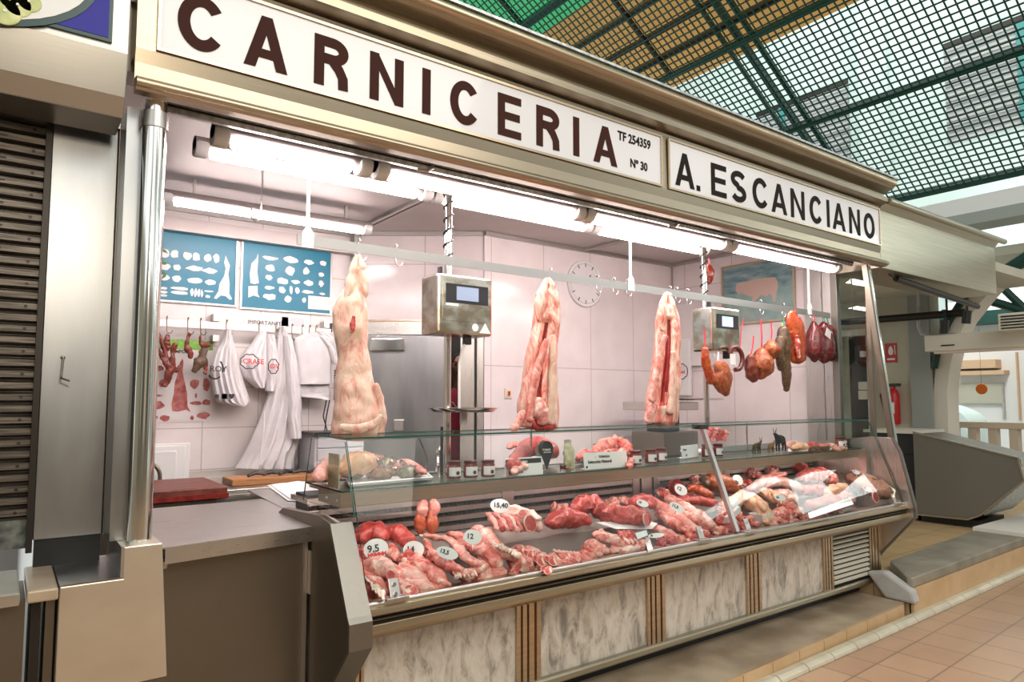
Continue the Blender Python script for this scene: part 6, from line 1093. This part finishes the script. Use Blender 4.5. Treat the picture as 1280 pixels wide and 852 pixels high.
for i, (l, m, lab) in enumerate((([(968, 622, 7), (980, 620, 10), (992, 626, 8)], 'meat_pale', 'pink veal piece in clear film right of the large chicken'), ([(980, 634, 8), (992, 637, 11), (1003, 640, 8)], 'meat_lamb', 'pink folded meat in film below the veal piece'), ([(982, 648, 8), (994, 648, 10), (1006, 644, 7)], 'meat_marbled', 'film-wrapped chopped meat at the front edge'), ([(1000, 598, 7), (1012, 597, 12), (1030, 597, 14), (1042, 602, 9)], 'meat_marbled', 'rack of small ribs seen through the mirrored window'), ([(998, 612, 6), (1012, 614, 9), (1026, 612, 7)], 'meat_red', 'dark red cutlet left of the ribs under the mirrored window'), ([(1030, 616, 6), (1044, 614, 9), (1056, 610, 6)], 'chicken', 'golden wedge of meat under the mirrored window'), ([(1012, 632, 7), (1030, 628, 8), (1050, 622, 7), (1062, 618, 5)], 'meat_pork', 'long pink piece under the lower part of the mirrored window'), ([(1042, 636, 4), (1056, 632, 6), (1068, 627, 5)], 'cooked', 'brownish strip at the front edge near the right end'), ([(1048, 590, 6), (1058, 588, 9), (1066, 594, 7)], 'meat_pale', 'pale joint between the ribs and the brown joint'))):
    piece('meat_piece', lab, 'meat', m, l, .7, dz=.06, amp=.011)
t_ = piece('cooked_joint', 'large brownish-pink joint with folds at the right end of the counter', 'meat', 'cooked', [(1070, 587, 8), (1078, 597, 13), (1088, 607, 14), (1100, 612, 13), (1112, 617, 11), (1117, 619, 7)], .85, dz=.08, amp=.014)
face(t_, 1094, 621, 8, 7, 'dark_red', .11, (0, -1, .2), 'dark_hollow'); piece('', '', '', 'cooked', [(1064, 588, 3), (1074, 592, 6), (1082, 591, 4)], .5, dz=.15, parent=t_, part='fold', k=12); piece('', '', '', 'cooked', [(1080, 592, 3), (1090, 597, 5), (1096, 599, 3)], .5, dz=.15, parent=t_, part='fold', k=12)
piece('', '', '', 'ivory', [(1112, 608, 1.2), (1118, 614, 1.4), (1116, 622, 1.2)], .9, dz=.13, parent=t_, part='twine', k=10)
piece('meat_piece', 'small brown flap hanging behind the large brownish joint', 'meat', 'cooked', [(1078, 580, 5), (1086, 586, 6), (1094, 594, 5)], .6, dz=.11)
# kidneys / offal hanging behind
of = thing('hanging_offal', 'pair of glossy orange-red offal pieces hanging below the shelf beam', 'offal', tuple(P(533, 668, Y=3.0)), GM)
for l, m in (([(530, 628, 5), (528, 636, 7), (529, 644, 5)], 'meat_pork'), ([(541, 627, 5), (543, 636, 7), (538, 645, 4)], 'meat_pork'), ([(526, 640, 4), (525, 650, 7), (526, 661, 6), (529, 668, 2)], 'kidney'), ([(538, 638, 3), (540, 650, 7.5), (540, 660, 7), (539, 668, 3)], 'kidney')): hang('', '', '', '', l, 3.0, seed=len(l)+int(l[0][0]), amp=.004, thick=.8).build('lobe', m, of, True)
MB().tube([P(534, 624, Y=3.0), P(534, 640, Y=3.0)], .004, 6).build('hook', 'chrome', of)
# ---------------------------------------------------------------- price tags
GT = 'white price tags among the meat'
def price(u, v, rx, rz, label, rot=0, dz=.09, scallop=False, txt='95', grp=GT):
    p = PH(u, v, dz); s_ = mpp(p); n_ = Vector((-.35, -.85, .45)).normalized(); ex = Vector((0, 0, 1)).cross(n_).normalized(); ez = n_.cross(ex); ez = ez if ez.z > 0 else -ez
    ex, ez = ex*math.cos(rot)+ez*math.sin(rot), ez*math.cos(rot)-ex*math.sin(rot); t = thing('price_tag', label, 'price tag', tuple(p), grp)
    pts = [p+ex*rx*s_*math.cos(a)*(1+(.04 if scallop and i % 2 else 0))+ez*rz*s_*math.sin(a) for i, a in enumerate([j*math.pi/16 for j in range(32)])]
    b = MB(); b.prism(pts, n_*.003); b.build('disc', 'paper', t); MB().tube([p-ez*rz*s_*.9, p-ez*rz*s_*1.7], .002, 5).build('pin', 'chrome', t)
    text('price', txt, tuple(p-ex*rx*s_*.72-ez*rz*s_*.25+n_*.0045), rz*s_*.95, 'ink', t, tuple(ex), tuple(ez), bold=.0008)
    if scallop:
        for i in range(5): text('printed_word', 'M', tuple(p-ex*rx*s_*(.75-i*.3)-ez*rz*s_*.72+n_*.005), rz*s_*.55, 'red_ink', t, tuple(ex), tuple(ez), bold=.0008)
    return t
price(470, 686, 15, 13, 'largest round price tag with red lettering, at the left end', .1, .10, True, '9,5')
price(517, 687, 13, 11, 'round price tag crossed by a lamb shank', 0, .06, txt='14')
price(559, 691, 14, 7.5, 'narrow tilted price tag on the lamb legs', -.35, .14, txt='13,5')
price(591, 671, 11.5, 9.5, 'round price tag in front of the pale upright leg', -.1, .15, txt='12')
price(625, 632, 12.5, 9, 'oval price tag above the rib rack', -.1, .19, txt='15,40')
price(851, 612, 8.5, 7, 'small oval tag at the back left of the chorizo', -.5, .17, txt='12')
price(846, 634, 10, 5.5, 'flat oval tag lying on the thick pork loin', -.5, .14, txt='11,5')
price(803, 629, 8, 4.5, 'small oval tag on the beef end behind the loin', -.3, .17, txt='19')
price(820, 669, 11, 3, 'very flat oval tag below the dark loin end', .05, .09, txt='10')
price(922, 600, 7, 7, 'tag standing at the right of the tied roast', .9, .18, txt='8')
price(1084, 611, 6, 3.5, 'small oval tag on the large brownish joint', -.3, .17, txt='7'); price(1070, 590, 5, 3, 'tiny oval tag at the top of the brownish joint', -.3, .18, txt='7'); price(975, 622, 8, 4, 'oval tag on the film-wrapped veal', -.1, .13, txt='16')
sheet('price_card', 'bluish white card standing in front of the dark loin end', [(794, 667), (808, 663), (810, 669), (797, 674)], 'facade_white', .09, .004, 'label')
sheet('packet', 'clear film packet at the front with white stripes', [(805, 674), (812, 673), (816, 688), (810, 690)], 'label_white', .05, .01, 'packet')
for i, (u, v) in enumerate(((918, 630), (920, 639), (912, 646))): p = PH(u, v, .09); tag(MB().obox(p, (.045, .01, .012), (0, .012, 0), (-.003, 0, .018)).build('paper_band', 'paper'), 'white paper band on the chicken ends, '+['upper', 'middle', 'lower'][i], 'label', 'paper bands on the chicken')
sheet('price_sheet', 'bright white price sheet lying over the meat near the right end', [(1012, 648), (1010, 641), (1063, 622), (1067, 630)], 'paper', .10, .002)
# ---------------------------------------------------------------- things on the glass shelf
SZ = 1.2065
def onshelf(u, v): return P(u, v, Z=SZ)
GJ = 'small jars of red preserve on the glass shelf'
j0 = None; JL = [(571, 598, 'first small red jar from the left on the glass shelf'), (592, 597, 'second small red jar, in the middle of the left three'), (614, 596, 'third small red jar, beside the black-headed price card'), (799, 581, 'left jar of the three beside the long white sign'), (818, 579, 'middle jar of the three beside the long white sign'), (831, 577, 'right jar of the three beside the long white sign'), (888, 571, 'left jar behind the glass joint bar'), (902, 570, 'right jar behind the glass joint bar'), (1066, 559, 'left jar near the slanted post'), (1077, 557.5, 'right jar near the slanted post')]
for u, v, lab in JL:
    p = onshelf(u, v)+Vector((0, .03, 0)); p.x = min(p.x, 5.60 if 'right jar near' in lab else 5.50)
    if j0 is None:
        j0 = thing('preserve_jar', lab, 'jar', tuple(p), GJ); b = MB(); b.lathe([(.001, 0), (.033, 0), (.036, .006), (.036, .06), (.031, .068), (.031, .072), (.001, .072)], p, 20); b.build('glass_body', 'jar_red', j0, True)
        b = MB(); b.lathe([(.033, .070), (.034, .072), (.034, .084), (.030, .086), (.001, .086)], p, 20); b.build('lid', 'jar_lid', j0, True)
        b = MB(); rs_ = [[p+Vector((.0366*math.cos(a), .0366*math.sin(a), z)) for a in [math.radians(200+i*14) for i in range(11)]] for z in (.012, .056)]; b.add(rs_[0]+rs_[1], [(i, i+1, 12+i, 11+i) for i in range(10)]); lb_ = b.build('label', 'label_white', j0)
        b = MB(); b.lathe([(.010, 0), (.010, -.001)], p+Vector((.002, -.0372, .028)), 12, 'y'); b.build('label_emblem', 'jar_lid', lb_)
    else: dup(j0, tuple(p), lab, GJ)
def card(u0, v0, u1, v1, vt, label, name='price_card', m='paper', band=None, lean=.012, cat='sign'):
    """standing card from base corners (u0,v0)-(u1,v1) up to the height of pixel row vt"""
    a, b_ = onshelf(u0, v0), onshelf(u1, v1); top = P(u0, vt, Y=a.y+lean).z; t = thing(name, label, cat, tuple((a+b_)/2)); d = Vector((0, .003, 0))
    up_ = Vector((0, lean, top-SZ)); m_ = MB(); m_.prism([a, b_, b_+up_, a+up_], d); m_.build('card', m, t)
    if band: m_ = MB(); q0 = a+up_*.66-Vector((0, .0006, 0)); q1 = b_+up_*.66-Vector((0, .0006, 0)); r_ = up_*.27; e_ = (b_-a)*.03; m_.prism([q0+e_, q1-e_, q1-e_+r_, q0+e_+r_], (0, -.0005, 0)); m_.build('heading_band', band, t)
    m_ = MB(); m_.prism([a+Vector((.01, .005, 0)), b_+Vector((-.01, .005, 0)), b_+Vector((-.01, .05, 0)), a+Vector((.01, .05, 0))], (0, 0, .003)); m_.build('foot', m, t)
    return t, a, b_, up_
t, a, b_, up_ = card(632, 596, 679, 592, 573, 'white price card with a black heading band beside the jars', band='black'); ex = (b_-a).normalized(); ez = up_.normalized()
text('heading', 'embutidos CASERO', tuple(a+up_*.70+(b_-a)*.06-Vector((0, .0025, 0))), .016, 'paper', t, tuple(ex), tuple(ez), bold=.0003); text('handwriting', 'Rg: 250gr 3,50', tuple(a+up_*.15+(b_-a)*.08-Vector((0, .0025, 0))), .018, 'ink', t, tuple(ex), tuple(ez), sx=.9)
t, a, b_, up_ = card(731, 587, 785, 583, 566, 'long white sign reading ternera seleccion natural on the glass shelf', 'product_sign'); ex = (b_-a).normalized(); ez = up_.normalized()
text('heading', 'TERNERA', tuple(a+up_*.66+(b_-a)*.33-Vector((0, .0025, 0))), .020, 'dark_metal', t, tuple(ex), tuple(ez)); text('subheading', 'Selección Natural', tuple(a+up_*.36+(b_-a)*.08-Vector((0, .0025, 0))), .025, 'dark_metal', t, tuple(ex), tuple(ez), bold=.0003)
m_ = MB(); m_.box(tuple(a+Vector((.01, -.0015, .008))), tuple(a+Vector((.022, -.0005, .02)))); m_.build('small_mark', 'ink', t)
t, a, b_, up_ = card(853, 573, 874, 570, 557, 'small white handwritten price card by the glass joint'); ex = (b_-a).normalized(); ez = up_.normalized(); text('handwriting', 'Pesca', tuple(a+up_*.6+(b_-a)*.1-Vector((0, .0025, 0))), .02, 'ink', t, tuple(ex), tuple(ez)); text('handwriting', '3€', tuple(a+up_*.15+(b_-a)*.2-Vector((0, .0025, 0))), .02, 'ink', t, tuple(ex), tuple(ez))
# black drop-shaped sign in a silver crescent
p = onshelf(684, 588); dr = thing('drop_sign', 'black drop-shaped sign set in a silver crescent on the glass shelf', 'sign', tuple(p)); m_ = MB(); hz = P(684, 551, Y=p.y).z-SZ; R_ = hz*.28; pts = [p+Vector((0, 0, .004))]
for i in range(17): an = math.radians(-20+i*220/16); pts.append(p+Vector((R_*math.cos(an), 0, hz-R_+R_*math.sin(an)*1.0)))
m_.prism(pts, (0, .006, 0)); m_.build('drop', 'black_plastic', dr, bevel=.001)
m_ = MB(); arcs = [p+Vector((-.012+R_*1.25*math.cos(math.radians(t_)), .012, hz-R_*1.15+R_*1.2*math.sin(math.radians(t_)))) for t_ in range(80, 251, 10)]; arcs2 = [p+Vector((.0+R_*.8*math.cos(math.radians(t_)), .012, hz-R_*1.15+R_*1.0*math.sin(math.radians(t_)))) for t_ in range(250, 79, -10)]; m_.prism(arcs+arcs2, (0, .006, 0)); m_.build('crescent', 'satin_chrome', dr)
text('print', 'SABOR', tuple(p+Vector((-.02, -.0015, hz*.68))), .014, 'paper', dr, bold=.0003); text('print', 'NATURAL', tuple(p+Vector((-.026, -.0015, hz*.60))), .012, 'paper', dr); MB().lathe([(.006, -.001), (.006, -.002)], p+Vector((-.028, 0, hz*.72)), 10, 'y').build('sun_emblem', 'yellow', dr)
MB().box(tuple(p+Vector((-.04, 0, 0))), tuple(p+Vector((.02, .03, .004)))).build('foot', 'satin_chrome', dr)
# olive bag, little cups
p = onshelf(716, 588)+Vector((0, .03, 0)); ob = thing('herb_bag', 'clear pointed bag of green and cream spices beside the drop sign', 'bag', tuple(p)); m_ = MB(); sweep(m_, [p+Vector((0, 0, .01)), p+Vector((0, 0, .06)), p+Vector((-.005, 0, .11)), p+Vector((-.01, 0, .15))], [(.034, .02), (.038, .024), (.034, .02), (.024, .008)], 14, 18, .006, 30, 3, (0, 1, 0)); m_.build('bag', 'olive_bag', ob, True)
m_ = MB(); m_.box(tuple(p+Vector((-.034, -.006, .148))), tuple(p+Vector((.012, .006, .17)))); m_.build('folded_top', 'film', ob, bevel=.004)
for i, (u, v) in enumerate(((703, 588), (710, 590))):
    p = onshelf(u, v); cu_ = thing('sample_cup', ['small clear cup with red contents, left of the spice bag', 'small clear cup in front of the spice bag'][i], 'cup', tuple(p)); MB().lathe([(.001, 0), (.012, 0), (.017, .04), (.001, .04)], p, 14).build('cup', 'jar_glass', cu_, True); MB().lathe([(.001, .01), (.012, .01), (.014, .028), (.001, .03)], p, 12).build('contents', 'chicken' if i else 'meat_red', cu_, True)
# tray with film packs at the left end
tr_ = thing('packs_tray', 'shallow white tray under the heap of film packs at the left end of the shelf', 'tray', tuple(onshelf(480, 600))); a, b_, c_, d_ = onshelf(437, 608), onshelf(540, 599), onshelf(527, 588), onshelf(430, 594); m_ = MB(); m_.prism([a, b_, c_, d_], (0, 0, .006)); m_.build('base', 'white_plastic', tr_)
m_ = MB()
for q0, q1 in ((a, b_), (b_, c_), (c_, d_), (d_, a)): m_.tube([q0+Vector((0, 0, .01)), q1+Vector((0, 0, .01))], .006, 6)
m_.build('rim', 'white_plastic', tr_, True)
GP = 'film-wrapped packs heaped on the shelf tray'
for i, (u, v, w_, h_, m) in enumerate(((445, 596, .06, .05, 'olive_bag'), (462, 590, .06, .06, 'film'), (478, 597, .065, .045, 'chicken'), (495, 592, .055, .05, 'film'), (512, 596, .05, .04, 'olive_bag'), (455, 580, .05, .05, 'meat_lamb'), (472, 578, .05, .05, 'meat_pale'), (525, 594, .045, .035, 'film'), (488, 584, .05, .045, 'olive_bag'))):
    p = onshelf(u, v+4)+Vector((0, .02, .012+h_*.5)); pk = thing('vacuum_pack', 'crumpled clear pack on the shelf tray, '+['front left corner', 'second from the left', 'with yellowish meat in front', 'behind the centre', 'greenish one near the right', 'reddish one at the back left', 'pale one at the back', 'rightmost', 'greenish one in the middle of the heap'][i], 'pack', tuple(p), GP)
    m_ = MB(); sweep(m_, [p+Vector((-w_*.7, 0, 0)), p, p+Vector((w_*.7, 0, .005))], [(w_*.4, h_*.4), (w_*.62, h_*.6), (w_*.4, h_*.35)], 12, 14, .014, 26, i+3); m_.build('contents', m if m != 'film' else 'meat_pale', pk, True)
    m_ = MB(); sweep(m_, [p+Vector((-w_*.95, -.004, 0)), p+Vector((0, -.005, .003)), p+Vector((w_*.95, 0, .012))], [(w_*.5, h_*.45), (w_*.72, h_*.72), (w_*.5, h_*.45)], 12, 16, .024, 34, i+30); m_.build('film_wrap', 'film', pk, False)
def shelf_meat(lab, pts, m, nm='meat_piece', Z=SZ, flat=.7, amp=.01, dzz=0, cat='meat', grp=None, sd=0, parent=None, part='flesh'):
    path = []; rad = []
    for u, v, r in pts: p = P(u, v, Z=Z+.02+dzz); rr = r*mpp(p); path.append(p+Vector((0, 0, rr*flat-.02))); rad.append((rr, rr*flat))
    t = parent or thing(nm, lab, cat, tuple(path[0]), grp); m_ = MB(); sweep(m_, path, rad, 14, 18, amp, 24, sd+len(pts)); m_.build(part, m, t, True); return t
shelf_meat('pink sausage-like meat in film lying on top of the film packs', [(492, 580, 4), (505, 577, 6), (518, 581, 6), (530, 588, 4)], 'meat_pork', dzz=.04)
t = shelf_meat('ham joint with a browned rind standing at the left end of the glass shelf', [(428, 590, 8), (445, 588, 14), (462, 586, 11)], 'chicken', 'ham', dzz=.04, amp=.014, cat='ham', flat=1.1); shelf_meat('', [(434, 580, 6), (446, 574, 9), (458, 576, 6)], 'meat_lamb', parent=t, part='cut_side', dzz=.07)
shelf_meat('pale pink pork hock behind the left end of the glass', [(398, 598, 7), (404, 590, 9), (408, 580, 7)], 'meat_pale', 'pork_hock', dzz=.04, flat=1)
m_ = MB(); a, b_ = P(406, 602, X=1.195), P(427, 600, X=1.195); m_.box((1.195, 2.90, 1.21), (1.20, 3.02, 1.36)); tag(m_.build('price_list', 'olive_bag'), 'greenish cream leaflet stuck inside the left glass end', 'leaflet')
t = shelf_meat('thick ham cut with pale rind standing behind the black-headed card', [(641, 584, 8), (652, 572, 10), (664, 566, 12), (678, 566, 12), (690, 570, 10)], 'meat_beef', 'ham_cut', cat='ham', dzz=.03, flat=1.0, amp=.008)
shelf_meat('', [(642, 588, 5), (650, 582, 6), (658, 582, 5)], 'meat_pale', parent=t, part='fat_edge', dzz=.03)
shelf_meat('pink trimmings hanging over the back of the shelf under the middle carcass', [(636, 558, 3), (642, 555, 5), (650, 556, 4)], 'meat_pork', Z=SZ+.05, dzz=.04)
t = shelf_meat('pile of pale ribs and chops on the shelf under the long knife', [(745, 570, 8), (758, 564, 10), (772, 562, 10), (786, 564, 7)], 'meat_lamb', 'rib_pile', dzz=.03, amp=.02, flat=1.0)
for i in range(5): shelf_meat('', [(744+i*9, 568-i*.6, 2), (750+i*9, 560, 3), (756+i*9, 562, 2)], 'meat_pale' if i % 2 else 'meat_red', parent=t, part='rib', dzz=.06, sd=i)
shelf_meat('chopped red pieces between the film bag and the rib pile', [(724, 572, 5), (732, 566, 6), (740, 570, 5)], 'meat_marbled', dzz=.02, amp=.016)
shelf_meat('small column of meat cubes beside the long sign', [(787, 580, 3.5), (789, 572, 4), (790, 563, 4)], 'meat_lamb', dzz=.02, amp=.015)
kn = thing('long_knife', 'long dark-handled knife resting across the rib pile on the shelf', 'knife', tuple(P(760, 556, Z=SZ+.1))); a, b_ = P(744, 555, Z=SZ+.11), P(780, 546, Z=SZ+.11); m_ = MB(); m_.obox(a.lerp(b_, .75), (b_-a)*.25, (0, .012, 0), (0, 0, .008)); m_.build('handle', 'dark_stone', kn, bevel=.003); m_ = MB(); m_.obox(a.lerp(b_, .25), (b_-a)*.28, (0, .014, 0), (0, 0, .002)); m_.build('blade', 'dark_steel', kn)
# minced meat tray on the back ledge
mt = thing('mince_tray', 'long white tray with chopped red meat behind the glass joint', 'tray', tuple(P(905, 560, Z=1.126))); a = P(866, 556, Y=3.36); b_ = P(955, 556, Y=3.36); m_ = MB(); m_.prism([(a.x, 3.28, 1.206), (b_.x, 3.28, 1.206), (b_.x, 3.48, 1.206), (a.x, 3.48, 1.206)], (0, 0, .012)); m_.prism([(a.x, 3.278, 1.206), (b_.x, 3.278, 1.206), (b_.x, 3.26, 1.25), (a.x-.02, 3.26, 1.25)], (0, .006, 0)); m_.build('tray', 'white_plastic', mt)
for i in range(14): u = 884+(i*7) % 26; v = 549-(i//4)*4; p = P(u, v, Y=3.38); tag(None, None, None) if 0 else None; q_ = MB(); sweep(q_, [p-Vector((.02, 0, 0)), p+Vector((.0, .01, .006)), p+Vector((.02, 0, 0))], [.014, .02, .013], 10, 8, .008, 30, i); q_.build('meat_cube', 'meat_lamb' if i % 2 else 'meat_red', mt, True)
# animal figurines
def figurine(name, label, u, v, L_, Hh, m, horns=0, tail=True, flip=1, bulk=1.0):
    p = onshelf(u, v)+Vector((0, .02, 0)); s_ = L_; q = lambda x, y, z, r, r2=None: (p.x+x*s_*flip, p.y+y*s_, p.z+z*Hh, r*s_*bulk, (r2 or r)*s_*bulk)
    t = thing(name, label, 'figurine', tuple(p), 'small animal figurines on the glass shelf')
    V = [q(0, 0, .62, .13, .15), q(.22, 0, .66, .15, .17), q(-.24, 0, .62, .13, .15), q(.36, 0, .78, .09), q(.46, 0, .90, .075), q(.58, 0, .86, .05)]
    E_ = [(0, 1), (0, 2), (1, 3), (3, 4), (4, 5)]
    for (x, y, par) in ((.24, .07, 1), (.24, -.07, 1), (-.26, .07, 2), (-.26, -.07, 2)):
        n0 = len(V); k_ = -.05 if x < 0 else .02; V += [q(x, y, .42, .06), q(x+k_, y, .2, .035), q(x, y, .02, .04)]; E_ += [(par, n0), (n0, n0+1), (n0+1, n0+2)]
    n0 = len(V); V += [q(-.36, 0, .66, .025), q(-.40, 0, .42, .018)]; E_ += [(2, n0), (n0, n0+1)]
    skinned('body', V, E_, m, t, 2)
    m_ = MB()
    for y in (-1, 1): m_.tube([Vector(q(.47, y*.03, .95, 0)[:3]), Vector(q(.44+.02*horns, y*.08, 1.03+.05*horns, 0)[:3]), Vector(q(.42+.05*horns, y*.09, 1.03+.16*horns, 0)[:3])], [s_*.022, s_*.018, s_*.006], 6)
    m_.build('horns' if horns else 'ears', 'bronze' if horns else m, t, True)
    return t
figurine('goat_figurine', 'dark bronze goat figurine with upright horns', 949, 568, .115, .105, 'bronze', 1, flip=1)
figurine('calf_figurine', 'small brown calf figurine between the goat and the bull', 967, 566, .095, .09, 'brown_goat', 0, flip=1, bulk=1.1)
figurine('bull_figurine', 'large black bull figurine rearmost of the animals', 979, 564.5, .155, .155, 'black_plastic', 1, flip=-1, bulk=1.15)
for i, (l, m, lab) in enumerate((([(992, 560, 4), (1000, 558, 6), (1008, 558, 5)], 'chicken', 'yellowish piece on the shelf right of the bull figurine'), ([(1008, 557, 4), (1016, 556, 5), (1024, 556, 4)], 'meat_red', 'dark red piece on the shelf, middle of the right-hand row'), ([(1014, 562, 4), (1024, 560.5, 5), (1034, 560, 4)], 'dark_cured', 'dark cured piece at the front of the right-hand row'), ([(1028, 558, 4), (1036, 557, 5), (1044, 557, 4)], 'meat_lamb', 'pink piece on the shelf near the right jars'), ([(1044, 560, 4), (1050, 559, 4), (1056, 558.5, 3)], 'meat_pale', 'pale piece on the shelf just left of the right jars'), ([(984, 556, 4), (990, 554, 5), (996, 554, 4)], 'meat_pale', 'pale round piece behind the bull figurine'))): shelf_meat(lab, l, m, dzz=.01, sd=i, amp=.012)
sheet2 = MB(); sheet2.prism([onshelf(985, 565), onshelf(1056, 561), onshelf(1052, 557), onshelf(985, 559)], (0, 0, .003)); tag(sheet2.build('white_tray', 'white_plastic'), 'flat white tray under the right-hand row of pieces on the shelf', 'tray')
wh = thing('wire_skewer', 'thin bent wire hook standing behind the film packs', 'hook', tuple(P(532, 582, Y=3.45))); MB().tube([P(536, 580, Y=3.45), P(530, 562, Y=3.45), P(523, 546, Y=3.45), P(526, 538, Y=3.45), P(533, 541, Y=3.45), P(525, 546, Y=3.45)], .004, 6).build('wire', 'chrome', wh, True)
ft = thing('sink_tap', 'curved chrome tap behind the film packs', 'tap', tuple(P(547, 590, Y=3.9))); a = P(547, 590, Y=3.9); MB().tube([a, a+Vector((0, 0, .12))]+[a+Vector((.05-.05*math.cos(t), 0, .12+.05*math.sin(t))) for t in [.3*i for i in range(9)]], .016, 8).build('spout', 'chrome', ft, True); MB().lathe([(.03, -.02), (.025, .01)], a, 12).build('base', 'chrome', ft)
sk = thing('sink_unit', 'steel sink cabinet behind the display counter near the cold room', 'cabinet', (2.5, 4.0, .16)); MB().box((1.9, 3.75, .16), (2.9, 4.15, a.z-.02)).build('body', 'steel', sk, bevel=.004); MB().box((2.0, 3.80, a.z-.02), (2.8, 4.10, a.z-.018)).build('basin', 'dark_steel', sk)
# loose meat filling the spaces of the counter
RF = random.Random(11)
fill = [(u, v) for u, v in ((486, 735), (500, 745), (448, 712), (525, 690), (545, 700), (590, 725), (610, 730), (555, 738), (470, 700), (512, 698), (575, 690), (625, 726), (648, 716), (660, 712), (698, 708), (715, 706), (728, 704), (740, 700), (740, 690), (790, 676), (803, 682), (815, 690), (826, 676), (870, 681), (885, 674), (900, 664), (905, 640), (922, 664), (935, 660), (975, 645), (972, 655), (985, 655), (1000, 655), (1015, 650), (1030, 645), (1045, 640), (985, 612), (1060, 604), (1015, 590), (955, 614), (930, 606), (870, 600), (860, 622), (912, 622), (1000, 585), (965, 590), (940, 592), (830, 618), (846, 610), (780, 626), (700, 636), (1035, 585), (1050, 578), (765, 630), (880, 590), (1058, 624))]
fill = [q_ for q_ in fill if PH(*q_).x < 5.5]
for i, (u, v) in enumerate(fill):
    a = RF.random()*math.pi; r = (6.5 if u < 800 else 6)*(.95+.6*RF.random()); L_ = r*1.3
    piece('meat_piece', 'small piece of raw meat filling a gap between the larger cuts', 'meat', RF.choice(['meat_lamb', 'meat_pale', 'meat_marbled', 'meat_red', 'meat_pork']), [(u-L_*math.cos(a), v-L_*math.sin(a)*.5, r*.6), (u, v, r), (u+L_*math.cos(a), v+L_*math.sin(a)*.5, r*.55)], .75, dz=.028, amp=.014, fr=26)['group'] = 'small meat pieces filling the counter'
# ---------------------------------------------------------------- overlap-free things last
hk = thing('ceiling_hook', 'thin wire hook hanging from the ceiling in front of the blue charts', 'hook', tuple(P(326, 228, Y=4.2)))
_a, _b = P(328, 228, Y=4.2), P(326, 272, Y=4.2); MB().tube([Vector((_a.x, 4.2, CEIL-.001)), _a, _b, _b+Vector((-.03, 0, -.03)), _b+Vector((-.06, 0, .0)), _b+Vector((-.055, 0, .05))], .005, 6).build('wire', 'chrome', hk, True)
